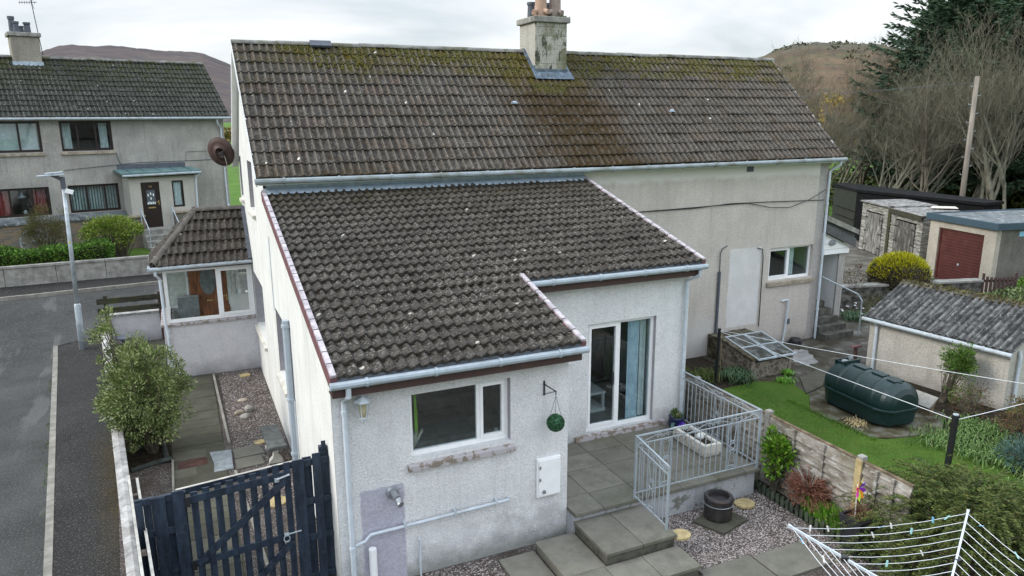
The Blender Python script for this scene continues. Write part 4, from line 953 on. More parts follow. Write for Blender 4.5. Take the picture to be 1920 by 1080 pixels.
# ------------------------------------------------------------------ house across the street
AL = math.radians(14); OL = Vector((1.95,36,0)); uL = Vector((math.cos(AL), math.sin(AL), 0)); 
ML = Matrix(((uL.x,-uL.y,0,OL.x),(uL.y,uL.x,0,OL.y),(0,0,1,0),(0,0,0,1)))       # local x = s (negative to the left), y = away
def LP(s, d, z): return ML @ Vector((s,d,z))
B = thing('terraced_house', 'grey rendered house across the street with dark brown windows and stone base', 'house', tuple(LP(-5,3,1.2)))
mb = MB(ML)
slp = (8.9-6.5)/3.15; uyL = Vector((0,1,slp)).normalized(); LL = 3.15*math.sqrt(1+slp*slp)
tiles(mb, (-14,-.28,6.5), (1,0,0), uyL, LL, .165, .345, lambda y: (0,14.42), amp=.04, thick=.035, prof='roll', seg=6)
tiles(mb, (.42,6.3,6.5), (-1,0,0), Vector((0,-1,slp)).normalized(), LL+.1, .33, .345, lambda y: (0,14.42), amp=.04, thick=.035, prof='roll', seg=3)
rl = build('roof', mb, M['roof3'], B)
for i in range(1):
    a = LP(-14,2.88,8.92); b = LP(.42,2.88,8.92); ridge_run(rl, a, b, .12, .45)
mb = MB(ML)
WL = [(-8.75,-6.82,5.17,6.35),(-6.17,-4.32,5.17,6.35),(-8.9,-6.82,2.69,3.81),(-6.17,-4.32,2.69,3.81)]
wall(mb, (-14,0,0), (1,0,0), 14.2, .9, 6.5, .3, [(w_[0]+14,w_[1]+14,w_[2],w_[3]) for w_ in WL]+[(14-3.75,14-3.04,2.0,3.88)])
build('front_wall', mb, M['wall_left'], B)
mb = MB(ML); mb.prism([(.195,.301,.9),(.195,6,.9),(.195,6,6.4),(.195,2.88,8.8),(.195,.301,6.75)], (-.25,0,0)); mb.box(-14,.19,6,6.2,.9,6.4); build('gable_wall', mb, M['wall_left'], B)
for i, w_ in enumerate(WL):
    W_ = w_[1]-w_[0]; H_ = w_[3]-w_[2]; p = LP(w_[0],0,w_[2]); ms = (W_*.36, W_*.72) if i > 1 else (W_*.33, W_*.68) if i else (W_*.2, W_*.62)
    wo = window(B, p, uL, W_, H_, ms, fw=.085, fm='brownframe', depth=.08, sill=('sill_stone', .05, .03, .09) if i < 2 else None)
    room(B, p, uL, W_, H_, 2.5)
    if i == 0: curtain(B, LP(w_[0]+.55,0,w_[2]+.05), uL, .95, H_-.1, .3, 'curtain_white', 5, .01)
    if i == 0: curtain(B, LP(w_[0]+1.35,0,w_[2]+.05), uL, .5, H_-.1, .3, 'curtain_white', 3, .01)
    if i == 1:
        curtain(B, LP(w_[0]+.1,0,w_[2]+.05), uL, .32, H_-.1, .3, 'curtain_white', 4, .02); curtain(B, LP(w_[1]-.42,0,w_[2]+.05), uL, .3, H_-.1, .3, 'curtain_white', 4, .02)
    if i == 2:
        curtain(B, LP(w_[0]+.1,0,w_[2]+.05), uL, .7, H_-.1, .3, 'curtain_red', 5, .03); curtain(B, LP(w_[1]-.62,0,w_[2]+.05), uL, .52, H_-.1, .3, 'curtain_red', 5, .03)
        mb = MB(ML); mb.lathe((w_[0]+1.18,.5,3.45), [(.02,.16),(.05,.12),(.05,.06),(.17,-.05),(.03,-.06)], 14); mb.lathe((w_[0]+1.22,.4,2.75), [(.05,0),(.07,.08),(.02,.16)], 10); build('table_lamp', mb, M['upvc'], B)
    if i == 3:
        mb = MB(ML)
        for k in range(17):
            x = w_[0]+.1+k*.103; mb.obox((x,.3,w_[2]+H_/2), (.035,.03,0), (.004,-.004,0), (0,0,H_/2-.06))
        build('vertical_blind', mb, M['blind'], B)
# bay base in stone with slate sill strip
s_ = NT('rubble_stone'); br = s_.node('ShaderNodeTexBrick'); br.inputs['Scale'].default_value = 1; br.inputs['Brick Width'].default_value = .34; br.inputs['Row Height'].default_value = .085; br.inputs['Mortar Size'].default_value = .006; br.offset = .37
geo = s_.node('ShaderNodeNewGeometry'); dm = s_.node('ShaderNodeVectorMath', operation='DOT_PRODUCT'); s_.lk(geo.outputs['Position'], dm.inputs[0]); dm.inputs[1].default_value = tuple(uL)
cb_ = s_.node('ShaderNodeCombineXYZ'); s_.lk(dm.outputs['Value'], cb_.inputs[0]); s_.lk(s_.xyz()[2], cb_.inputs[1]); s_.lk(cb_.outputs[0], br.inputs['Vector'])
br.inputs['Color1'].default_value = (.10,.095,.085,1); br.inputs['Color2'].default_value = (.24,.16,.10,1); br.inputs['Mortar'].default_value = (.22,.21,.18,1)
cc_ = s_.mix(s_.rng(s_.noise(3,4), .4, .6, 0, .6), br.outputs['Color'], (.16,.155,.14)); s_.bump(br.outputs['Fac'], -.5, .01); M['rubble'] = s_.fin(cc_, .9, .15)
M['slate'] = simple('slate_sill', (.13,.145,.15), .8, .3, var=.3, scale=3, dirt=((.4,.4,.38), 5, .6, .65, .7))
mb = MB(ML); mb.box(-14,-4.21,-.35,-.001,.9,2.42); build('stone_base', mb, M['rubble'], B)
mb = MB(ML); mb.prism([(-14,-.42,2.423),(-14,-.002,2.423),(-14,-.002,2.66),(-14,-.42,2.49)], (9.79,0,0)); build('slate_sill', mb, M['slate'], B)
mb = MB(ML); mb.box(-1.55,.2,-.3,-.001,.9,2.1); build('stone_base', mb, M['rubble'], B); mb = MB(ML); mb.prism([(-1.56,-.36,2.103),(-1.56,-.002,2.103),(-1.56,-.002,2.25),(-1.56,-.36,2.16)], (1.8,0,0)); build('slate_sill', mb, M['slate'], B)
# porch
mb = MB(ML); px0, px1, pd0 = -4.17, -1.6, -1.3
wall(mb, (px0,pd0,0), (1,0,0), px1-px0, 1.2, 4.22, .2, [(-3.75-px0,-3.04-px0,2.0,3.88),(-2.55-px0,-2.1-px0,2.78,3.89)]); wall(mb, (px0,-.0,0), (0,-1,0), 1.1, 1.2, 4.22, .2) ; wall(mb, (px1,pd0+.2,0), (0,1,0), 1.1, 1.2, 4.22, .2); build('porch_wall', mb, M['wall_lporch'], B)
mb = MB(ML); mb.box(px0-.25,px0-.003,pd0-.25,-.001,1.1,2.45); mb.box(px0-.0035,px0+.4,pd0-.22,pd0-.003,1.1,2.5); build('stone_base', mb, M['rubble'], B); mb = MB(ML); mb.box(-2.6,-1.6,pd0-.2,pd0-.003,1.1,2.55); build('stone_base', mb, M['rubble'], B)
mb = MB(ML); mb.box(px0-.3,px0+.42,pd0-.28,pd0+.0,2.503,2.57); mb.box(-2.64,-1.56,pd0-.26,pd0-.0,2.553,2.62); build('slate_sill', mb, M['sill_stone'], B)
M['patina'] = simple('verdigris_roof', (.12,.20,.20), .5, .4, var=.15, scale=2)
mb = MB(ML); mb.prism([(px0-.28,pd0-.18,4.30),(px0-.28,.0,4.37),(px0-.28,.0,4.31),(px0-.28,pd0-.18,4.24)], (px1-px0+.5,0,0)); 
for k in range(5): mb.prism([(px0+.1+k*.58,pd0-.17,4.30),(px0+.1+k*.58,-.02,4.373),(px0+.1+k*.58,-.02,4.40),(px0+.1+k*.58,pd0-.17,4.33)], (.02,0,0))
build('porch_roof', mb, M['patina'], B)
mb = MB(ML); mb.box(px0-.26,px1+.2,pd0-.165,pd0-.14,4.1,4.235); build('fascia', mb, M['brownframe'], B)
gutter(B, LP(px0-.25,pd0-.22,4.18), LP(px1+.22,pd0-.22,4.2), 'gutter', .05, .9)
pipe(B, [LP(px1+.15,pd0-.2,4.15), LP(px1+.02,pd0-.06,3.95), LP(px1-.02,pd0-.06,2.7), LP(px1+.05,pd0-.3,2.5), LP(px1+.05,pd0-.3,1.2)], .035)
mb = MB(ML); mb.box(-3.745,-3.045,pd0+.05,pd0+.10,2.0,3.875); dr = build('front_door', mb, M['brownframe'], B); dr['label'] = 'dark brown front door with leaded glass and brass letterbox'
mb = MB(ML); mb.box(-3.56,-3.23,pd0+.035,pd0+.048,2.95,3.55); build('door_glass', mb, M['pot_grey'], dr)
mb = MB(ML)
for (x, z) in ((-3.5,3.35),(-3.4,3.2),(-3.3,3.35),(-3.4,3.4)): mb.box(x-.02,x+.02,pd0+.025,pd0+.034,z-.05,z+.05)
for k in range(5): mb.box(-3.55+k*.065,-3.51+k*.065,pd0+.025,pd0+.034,2.97,3.05+.02*(k%2))
build('leaded_pattern', mb, M['blind'], dr)
mb = MB(ML); mb.box(-3.53,-3.26,pd0+.03,pd0+.048,2.80,2.85); mb.box(-3.13,-3.10,pd0+.03,pd0+.048,2.93,3.12); mb.box(-3.22,-3.10,pd0+.01,pd0+.03,3.04,3.06); build('handle', mb, M['brass'], dr)
# house number 33 in small strokes
mb = MB(ML)
for ox in (-3.44,-3.37):
    for (a, b) in (((0,0),(.04,0)),((0,.035),(.04,.035)),((0,.07),(.04,.07)),((.04,0),(.04,.07))): mb.box(ox+a[0]-.004,ox+b[0]+.004,pd0+.038,pd0+.049,3.66+a[1]-.004,3.66+b[1]+.004)
build('house_number', mb, M['brass'], dr)
window(B, LP(-2.55,pd0,2.78), uL, .45, 1.11, (), fw=.06, fm='brownframe', depth=.05); curtain(B, LP(-2.5,pd0,2.85), uL, .33, .98, .14, 'curtain_white', 3, .015)
mb = MB(ML); 
for k in range(4): mb.box(-3.95,-2.75,pd0-.3-.28*(k+1),pd0-.301-.28*k if k else pd0-.22,1.1,1.98-.2*k)
stp = build('entrance_steps', mb, M['concrete'], B)
for sx in (-3.92,-2.72):
    mb = MB(ML); mb.tube([(sx,pd0-.28,2.05),(sx,pd0-.28,2.85),(sx,pd0-1.35,2.15),(sx,pd0-1.4,2.1),(sx,pd0-1.4,1.2)], .022, 6); build('handrail', mb, M['galv'], B)
mb = MB(ML); mb.box(-4.06,-3.92,pd0-.222,pd0-.21,1.85,1.95) ; build('vent_plate', mb, M['pot_grey'], B)
gutter(B, LP(-14,-.33,6.44), LP(.44,-.33,6.44), 'gutter', .055, 1.0)
pipe(B, [LP(-.15,-.3,6.38), LP(-.12,-.25,6.2), LP(.05,-.06,6.0), LP(.06,-.06,2.6), LP(.1,-.3,2.4), LP(.1,-.4,1.2)], .036)
mb = MB(ML); mb.tube([(-6.2,-.03,4.43),(-3.5,-.02,4.62),(-1.0,-.02,4.62),(.1,-.02,4.66)], .011, 4); mb.tube([(-1.55,-.02,4.62),(-1.52,-.02,5.0),(-.6,-.02,5.02)], .008, 4); mb.tube([(-4.27,-.02,5.1),(-4.2,-.02,4.75),(-4.1,-.02,4.5)], .014, 4); build('cable', mb, M['pot_grey'], B)
mb = MB(ML); mb.box(-4.3,-1.6,-.012,-.002,4.36,4.56); build('flashing', mb, M['pot_grey'], B)
mb = MB(ML); mb.box(-7.12,-6.12,2.45,3.35,7.9,9.70); ch2 = build('chimney', mb, M['chimney2'] if 'chimney2' in M else M['chimney'], B, bevel=.02)
mb = MB(ML); mb.box(-7.2,-6.04,2.37,3.43,9.703,9.86); build('chimney_cap', mb, M['concrete'], ch2, bevel=.02)
mb = MB(ML); mb.box(-7.16,-6.08,2.41,2.449,8.42,8.72); build('flashing', mb, M['lead'], ch2)
for (s0, d0, h0, r0) in ((-6.97,2.75,.62,.12),(-6.85,2.6,.42,.12),(-6.62,3.1,.3,.09),(-6.45,2.75,.42,.13)):
    mb = MB(); mb.lathe(LP(s0,d0,9.86), [(r0,0),(r0*.85,h0*.8),(r0*1.05,h0*.82),(r0*1.05,h0),(r0*.7,h0)], 14); build('chimney_pot', mb, M['pot_grey'], ch2)
t = thing('television_aerial', 'thin television aerial on a pole clamped to the far chimney', 'aerial', tuple(LP(-6.05,2.5,8.9)))
mb = MB(ML); mb.tube([(-6.07,2.42,9.0),(-6.22,2.42,11.15)], .016, 6); build('pole', mb, M['dark_metal'], t)
mb = MB(ML); mb.tube([(-6.65,2.42,11.0),(-6.02,2.42,11.05)], .012, 5)
for k in range(7): mb.tube([(-6.62+.085*k,2.42,11.0+.006*k-.07),(-6.62+.085*k,2.42,11.0+.006*k+.07)], .007, 4)
for a in (-.18,.18): mb.tube([(-6.2,2.42,11.03),(-6.05+abs(a)*-.5,2.42,11.03+a*1.4)], .008, 4)
mb.tube([(-6.2,2.42,11.1),(-6.36,2.42,11.38)], .008, 4); build('element', mb, M['dark_metal'], t)
# cart wheel ornament
t = thing('cart_wheel', 'grey wooden cart wheel leaning against the far house behind the hedge', 'cart wheel', tuple(LP(-8.1,-1.6,1.3)))
mb = MB(ML); cw = Vector((-7.75,-2.2,1.98)); n = 28
for k in range(n):
    a0, a1 = 2*PI*k/n, 2*PI*(k+1)/n+.02; mb.bar(cw+Vector((math.cos(a0)*.46,0,math.sin(a0)*.46)), cw+Vector((math.cos(a1)*.46,0,math.sin(a1)*.46)), .045, .045, (0,1,0))
build('rim', mb, M['galv'], t)
for k in range(12):
    mb = MB(ML); a0 = 2*PI*k/12; mb.bar(cw+Vector((math.cos(a0)*.08,0,math.sin(a0)*.08)), cw+Vector((math.cos(a0)*.45,0,math.sin(a0)*.45)), .026, .026, (0,1,0)); build('spoke', mb, M['galv'], t)
mb = MB(ML); mb.lathe(cw, [(.07,-.06),(.08,-.03),(.08,.03),(.07,.06)], 14, 'y'); build('hub', mb, M['galv'], t)
t = thing('garden_ornament', 'small white garden bench end beside the cart wheel', 'ornament', tuple(LP(-7.2,-1.7,1.3)))
mb = MB(ML); mb.box(-7.5,-7.0,-1.8,-1.5,1.9,1.98); mb.box(-7.45,-7.38,-1.75,-1.6,1.3,1.9); mb.box(-7.12,-7.05,-1.75,-1.6,1.3,1.9); build('bench_seat', mb, M['upvc'], t)

# ------------------------------------------------------------------ street lamp
t = thing('street_lamp', 'tall pale grey street lamp post leaning slightly beside the side road', 'street lamp', (-2.93,23.38,.02))
def pj2(z): return Vector((-2.93+.10*z/4.8, 23.38, z))
mb = MB(); mb.tube([pj2(-.1), pj2(1.33), pj2(1.38)], [.088,.088,.062], 14); mb.tube([pj2(1.36), pj2(4.72)], [.060,.045], 14); build('post', mb, M['galv'], t, smooth=True)
mb = MB(); mb.box(-2.93,-2.83,23.31,23.315,.55,.95); build('access_door', mb, M['galv'], t)
mb = MB(); mb.tube([pj2(4.6), pj2(4.92)], .062, 10); mb.tube([pj2(4.85), pj2(4.95)+Vector((-.25,-.02,.03))], [.05,.04], 8); build('bracket', mb, M['pot_grey'], t)
mb = MB(); c = Vector((-3.12,23.36,4.99)); mb.prism([c+Vector((-.30,-.10,-.05)), c+Vector((-.30,.10,-.05)), c+Vector((.34,.14,-.02)), c+Vector((.34,-.14,-.02))], (0,0,.035)); mb.prism([c+Vector((-.1,-.09,-.012)), c+Vector((-.1,.09,-.012)), c+Vector((.32,.12,.018)), c+Vector((.32,-.12,.018))], (0,0,.06)); build('lamp_head', mb, M['galv'], t, bevel=.015)
mb = MB(); mb.obox(pj2(4.52)+Vector((.13,-.02,0)), (.09,0,-.03), (0,.05,0), (.02,0,.05)); build('sensor', mb, M['upvc'], t)
M['yellow_mark'] = simple('yellow_sticker', (.5,.35,.03), .6); mb = MB(); p_ = pj2(3.1); mb.box(p_.x-.02,p_.x+.02,p_.y-.058,p_.y-.05,p_.z,p_.z+.06); build('sticker', mb, M['yellow_mark'], t)

# ------------------------------------------------------------------ low wall along our pavement, and the corner by the cross street
t = thing('boundary_wall', 'low rendered boundary wall with pale stone coping beside the pavement', 'wall', (-1.3,14,0))
mb = MB(); y = 5.5
while y < 23.3:
    b = min(y+.86, 23.35); mb.prism([(wx(y),y,.60),(wx(y)+.195,y,.60),(wx(y)+.195,y,.70),(wx(y)+.10,y,.725),(wx(y),y,.70)], (wx(b-.008)-wx(y), b-.008-y, R.uniform(-.004,.004))); y = b
build('coping', mb, M['coping'], t, bevel=.01)
mb = MB(); mb.prism([(wx(5.5)+.02,5.5,-.1),(wx(5.5)+.175,5.5,-.1),(wx(5.5)+.175,5.5,.597),(wx(5.5)+.02,5.5,.597)], (wx(23.3)-wx(5.5),17.8,0)); build('wall_body', mb, M['wall_porch'], t)
t = thing('corner_wall', 'short low rendered wall below the dark timber rails at the street corner', 'wall', (-1,23.4,0))
mb = MB(); mb.box(-2.14,1.2,23.45,23.62,-.1,.86); build('wall_body', mb, M['wall_porch'], t); mb = MB(); mb.box(-2.2,1.25,23.42,23.66,.863,.93); build('coping', mb, M['coping'], t)
t = thing('timber_rail_fence', 'dark mossy two-rail timber fence on top of the corner wall', 'fence', (-1.5,23.3,0))
for z in (1.38,1.10): 
    mb = MB(); mb.box(-2.42,-.74,23.27,23.32,z-.08,z+.08); build('rail', mb, M['old_wood'], t)
for x in (-2.2,-.80):
    mb = MB(); mb.box(x-.05,x+.05,23.325,23.41,-.05,1.52); build('post', mb, M['old_wood'] if x < -1 else M['fascia'], t)
sheet('back_path', [(-1.65,19.8),(-.7,19.8),(-.7,21.4),(1.5,21.4),(1.5,23.4),(-2.2,23.4)], .02, M['slab_old'], 0)
t = thing('bird_bath', 'small dark stone bird bath by the corner wall behind the variegated bush', 'bird bath', (-1.75,22.3,0))
mb = MB(); mb.lathe((-1.75,22.3,0), [(.16,0),(.09,.08),(.07,.4),(.12,.46),(.24,.5),(.25,.55),(.2,.56),(.1,.52)], 16); build('bowl', mb, M['pot_grey'], t)

# variegated bush
M['varieg'] = foliage('variegated_leaf', [(.06,.10,.025),(.11,.165,.04),(.17,.225,.06),(.36,.39,.17),(.10,.15,.035),(.45,.46,.24)], clump=3, dark=.35)
t = thing('variegated_bush', 'large cream and green variegated bush overhanging the low pavement wall', 'bush', (-.95,15.2,0))
mb = MB(); cl = clumpy(mb, (-1.0,15.1,1.25), (.78,.84,1.06), 120, 22000, .058, .03, .4, .22, .25)
cl += clumpy(mb, (-1.5,15.6,2.35), (.32,.32,.62), 12, 1300, .055, .028, .3, .14, .4); build('leaves', mb, M['varieg'], t)
mb = MB(); branches(mb, (-.95,15.2,0), [c[0] for c in cl], .03); build('stem', mb, M['twig'], t)

# ------------------------------------------------------------------ side garden
gr = sheet('gravel_bed', [(.36,9.2),(1.545,9.2),(1.545,19.6),(.35,19.6)], .025, M['gravel'], 0)
sheet('gravel_strip', [(-1.15,8.6),(-.6,8.6),(-.62,14.55),(-1.55,14.55)], .028, M['gravel'], 0)
sheet('side_soil', [(-1.6,14.56),(-.63,14.56),(-.45,19.8),(-2.0,19.8)], .02, M['soil'], 0)
slabs = []
def slabrow(mb, x0, x1, ys, z=.045, g=.012, skew=0):
    for i in range(len(ys)-1):
        mb.box(x0+R.uniform(-.01,.01), x1+R.uniform(-.01,.01), ys[i]+g/2, ys[i+1]-g/2, z-.05, z+R.uniform(-.003,.003))
mb = MB(); y = 9.6; ys = [y]
while y < 19.5: y += .46; ys.append(min(y,19.58))
slabrow(mb, -.60, .33, [q for q in ys if q > 14.95 or q < 13.6]); mb.box(-.6,-.2,13.75,14.1,0,.045); mb.box(-.6,.0,14.5,14.9,0,.046); mb.box(.04,.33,14.7,14.93,0,.043)
mb.box(-.62,.36,9.6,19.58,-.02,.022)
struct('garden_path', mb, M['slab_old'])
t = thing('red_paving_slab', 'dark red slab set in the side path', 'paving slab', (-.3,14.3,.03)); mb = MB(); mb.prism([(-.52,14.12,.0),(.02,14.14,.0),(.0,14.48,.0),(-.50,14.44,.0)], (0,0,.052)); build('slab', mb, M['slab_red'], t, bevel=.004)
t = thing('pale_paving_slab', 'pale blue-grey cracked slab in the side path', 'paving slab', (.2,14.2,.03)); mb = MB(); mb.prism([(.10,13.72,0),(.44,13.74,0),(.46,14.6,0),(.06,14.66,0),(.12,14.1,0)], (0,0,.053)); build('slab', mb, M['slab_pale'], t, bevel=.004)
for i, (y0, y1, lb) in enumerate(((14.14,14.62,'grey paving slab in the gravel nearer the long edging kerb end'),(13.66,14.12,'grey paving slab in the gravel, the one nearer the gate'))):
    t = thing('stepping_slab', lb, 'paving slab', (.75,y0,.03), 'grey slabs beside the pale slab'); mb = MB(); mb.prism([(.50,y0,0),(1.0+.06*(1-i),y0+.04,0),(.98,y1,0),(.49,y1-.02,0)], (0,0,.06)); build('slab', mb, M['slab'], t, bevel=.004)
mb = MB(); mb.prism([(.34,19.58,0),(.39,19.58,0),(.47,14.9,0),(.42,14.9,0)], (0,0,.085)); mb.prism([(.44,13.6,0),(.49,13.6,0),(.70,10.0,0),(.65,10.0,0)], (0,0,.07)); mb.prism([(-.62,14.56,0),(-.58,14.56,0),(-.56,9.8,0),(-.6,9.8,0)], (0,0,.08))
struct('path_edging', mb, M['kerb'])
M['timber_edge'] = simple('dark_timber_edging', (.05,.06,.055), .85, .2, var=.3, bump=.4)
t = thing('timber_edging', 'dark timber edging logs across the soil bed below the bush', 'edging', (-1,14.5,0))
for (a, b) in (((-1.32,14.40,.06),(-.78,14.62,.06)),((-.78,14.60,.07),(-.62,14.62,.07)),((-.70,14.65,.05),(-.78,15.5,.05)),((-1.4,15.35,.05),(-.75,15.45,.05))):
    mb = MB(); mb.tube([a,b], .05, 8); build('edging_log', mb, M['timber_edge'], t)
# stone bench
t = thing('stone_bench', 'low concrete bench with dark slab top on two waisted pedestals by the white gable', 'bench', (1.2,14,0))
mb = MB(); mb.prism([(1.03,14.52,.40),(1.36,14.50,.40),(1.40,13.42,.40),(1.06,13.38,.40)], (0,0,.075)); build('bench_top', mb, M['pot_grey2'] if 'pot_grey2' in M else simple('dark_concrete_top', (.10,.105,.10), .85, .2, var=.25, bump=.4), t, bevel=.012)
for y in (13.62,14.28):
    mb = MB()
    pr = [(1.08,.05),(1.34,.05),(1.33,.10),(1.27,.16),(1.25,.25),(1.28,.34),(1.33,.40),(1.09,.40),(1.14,.34),(1.17,.25),(1.15,.16),(1.09,.10)]
    mb.prism([(x,y,z) for x,z in pr], (0,.12,0)); build('pedestal', mb, M['sill_pale'], t)
# rocks and stepping logs
M['rock'] = simple('pale_rock', (.30,.28,.25), .9, .2, var=.3, scale=6, bump=.5)
def rock(c, s, lab, mt='rock', name='rock', grp=None):
    mb = MB(); c = Vector(c); pr = []
    for i in range(7):
        th = PI*i/6
        pr.append([c+Vector((math.sin(th)*math.cos(a)*s[0], math.sin(th)*math.sin(a)*s[1], math.cos(th)*s[2]))*1.0+Vector((0,0,0)) for a in [2*PI*k/9 for k in range(9)]])
    b = len(mb.v)
    for ring in pr:
        for p in ring:
            n = mnoise.noise(p*9)*.35; mb.v.append(tuple(c+(p-c)*(1+n)))
    for i in range(6):
        for k in range(9): mb.f.append((b+i*9+k, b+i*9+(k+1)%9, b+(i+1)*9+(k+1)%9, b+(i+1)*9+k))
    o = build(name, mb, M[mt]); tag(o, lab, name.replace('_',' '), grp); return o
rock((.98,16.55,.08), (.11,.12,.10), 'largest pale rock of the little pile in the side gravel', grp='rocks in the side gravel'); rock((.86,16.2,.07), (.10,.09,.07), 'pale rock of the little pile, nearest the camera', grp='rocks in the side gravel'); rock((.76,16.5,.06), (.11,.08,.06), 'brownish flat rock at the left of the little pile', 'sill_stone', grp='rocks in the side gravel')
rock((.88,17.3,.045), (.12,.1,.03), 'low dark stone half buried in gravel behind the rock pile', 'sill_stone', grp='rocks in the side gravel')
M['log'] = simple('pale_log_slice', (.42,.33,.17), .8, .2, var=.2, scale=10, dirt=((.2,.14,.07), 6, .55, .7, .6))
def logslice(x, y, r, z, lab, rough=.12):
    mb = MB(); n = 18; rr = [r*(1+R.uniform(-rough,rough)) for _ in range(n)]
    mb.prism([(x+math.cos(2*PI*k/n)*rr[k], y+math.sin(2*PI*k/n)*rr[k]*.9, z-.03) for k in range(n)], (0,0,.032)); tag(build('log_slice', mb, M['log']), lab, 'log slice', 'round log slices used as stepping stones')
logslice(1.1,19.05,.13,.06,'pale log slice in the gravel close to the porch wall'); logslice(1.02,14.75,.12,.05,'pale log slice partly under the stone bench'); logslice(8.28,8.72,.17,.05,'pale log slice in the gravel near the picket edging'); logslice(1.0,12.15,.2,.05,'pale log slice just behind the top of the navy gate')
M['sandstone'] = simple('beige_stone_round', (.34,.31,.25), .85, .2, var=.15, bump=.3)
logslice(6.44,8.05,.15,.31,'beige round stone block beside the foot of the sloping rail',.05)

# ------------------------------------------------------------------ navy gate and fence, in line with the front of the extension
GY = 9.62
t = thing('garden_gate', 'navy blue picket gate with diagonal braces and a ring latch', 'gate', (.35,GY,0))
slats = [-.20+.147*k for k in range(9)]
for k, x in enumerate(slats):
    mb = MB(); mb.box(x-.043, x+.043, GY, GY+.022, .06, 1.78+.02*k-.02+R.uniform(-.012,.012)); build('slat', mb, M['navy'], t)
for z, h in ((1.66,.10),(.74,.10)):
    mb = MB(); mb.prism([(-.28,GY-.032,z-h/2),(1.02,GY-.032,z+.10-h/2),(1.02,GY-.032,z+.10+h/2),(-.28,GY-.032,z+h/2)], (0,.030,0)); build('cross_rail', mb, M['navy'], t)
for (a, b) in (((-.24,.74),(.98,1.72)),((.2,.02),(.98,.76))):
    mb = MB(); mb.bar((a[0],GY-.048,a[1]),(b[0],GY-.048,b[1]), .026, .095, (0,0,1)); build('brace', mb, M['navy'], t)
mb = MB(); n = 16
for k in range(n):
    a0, a1 = 2*PI*k/n, 2*PI*(k+1)/n; mb.tube([(.90+math.cos(a0)*.04,GY-.07,.83+math.sin(a0)*.05),(.90+math.cos(a1)*.04,GY-.07,.83+math.sin(a1)*.05)], .008, 5, caps=False)
mb.box(.87,.93,GY-.065,GY-.05,.86,.91); mb.tube([(.90,GY-.06,.885),(1.1,GY-.06,.90)], .011, 6); build('ring_latch', mb, M['galv'], t)
mb = MB(); mb.tube([(.83,GY-.06,1.73),(1.0,GY-.06,1.77)], .014, 6); mb.box(.80,.86,GY-.062,GY-.05,1.69,1.75); build('bolt', mb, M['galv'], t)
mb = MB(); mb.box(-.31,-.25,GY-.05,GY-.034,1.58,1.72); mb.box(-.31,-.25,GY-.05,GY-.034,.66,.8); build('hinge', mb, M['dark_metal'], t)
t = thing('wooden_fence', 'navy hit-and-miss timber fence panels either side of the gate', 'fence', (1.3,GY,0))
def fboard(x0, x1, y, top, bot=-.02):
    mb = MB(); mb.box(x0, x1, y, y+.02, bot, top); build('board', mb, M['navy'], t)
for (x0,x1,y,tp) in ((1.045,1.20,GY-.03,1.94),(1.19,1.31,GY+.035,1.93),(1.315,1.43,GY-.03,1.99),(1.42,1.54,GY+.035,1.97)): fboard(x0,x1,y,tp)
for (x0,x1,y,tp) in ((-.46,-.315,GY-.03,1.82),(-.55,-.45,GY+.03,1.78),(-.70,-.54,GY-.03,1.78),(-.80,-.71,GY+.03,1.76),(-.89,-.80,GY-.03,1.75)): fboard(x0,x1,y,tp)
for z in (1.86,1.28,.72,.1):
    for (a, b) in ((1.05,1.54),(-.89,-.30)):
        mb = MB(); mb.box(a,b,GY-.008,GY+.033,z-.045-(.12 if a < 0 and z > 1.5 else 0),z+.045-(.12 if a < 0 and z > 1.5 else 0)); build('cross_rail', mb, M['navy'], t)
mb = MB(); mb.box(1.43,1.54,GY+.06,GY+.14,-.05,2.03); mb.box(1.46,1.52,GY+.05,GY+.06,1.95,2.12) ; build('post', mb, M['navy'], t)
mb = MB(); mb.box(-.36,-.30,GY+.06,GY+.14,-.05,1.74); build('post', mb, M['navy'], t)
mb = MB(); mb.prism([(-.42,9.93,1.58),(1.10,9.93,1.68),(1.10,9.93,1.77),(-.42,9.93,1.67)], (0,.03,0)); hb = build('head_rail', mb, M['navy'], t)
mb = MB(); mb.prism([(-.42,9.925,1.672),(1.10,9.925,1.772),(1.10,9.925,1.778),(-.42,9.925,1.678)], (0,.04,0)); build('rail_edge', mb, M['pale_edge'], hb)
t = thing('side_fence', 'narrow navy fence panel with pale top edge running along inside the low wall', 'fence', (-.95,9.8,0))
for dx, z in ((0,1.42),(.105,1.36)):
    mb = MB(); mb.prism([(-1.08+dx,11.2,z),(-1.045+dx,11.2,z),(-.735+dx,8.0,z),(-.77+dx,8.0,z)], (0,0,.012)); build('rail_edge', mb, M['pale_edge'], t)
    mb = MB(); y = 11.15
    while y > 8.1: 
        xx = -1.06+dx+(11.2-y)*.0969; mb.box(xx-.01,xx+.01,y-.14,y,-.02,z-.004); y -= .15 if dx == 0 else .29
    build('board', mb, M['navy'], t)
for y in (10.9,10.1,9.3,8.5):
    mb = MB(); xx = -1.04+(11.2-y)*.0969; mb.box(xx,xx+.09,y-.03,y+.03,1.2,1.26); build('spacer', mb, M['terracotta2'], t)
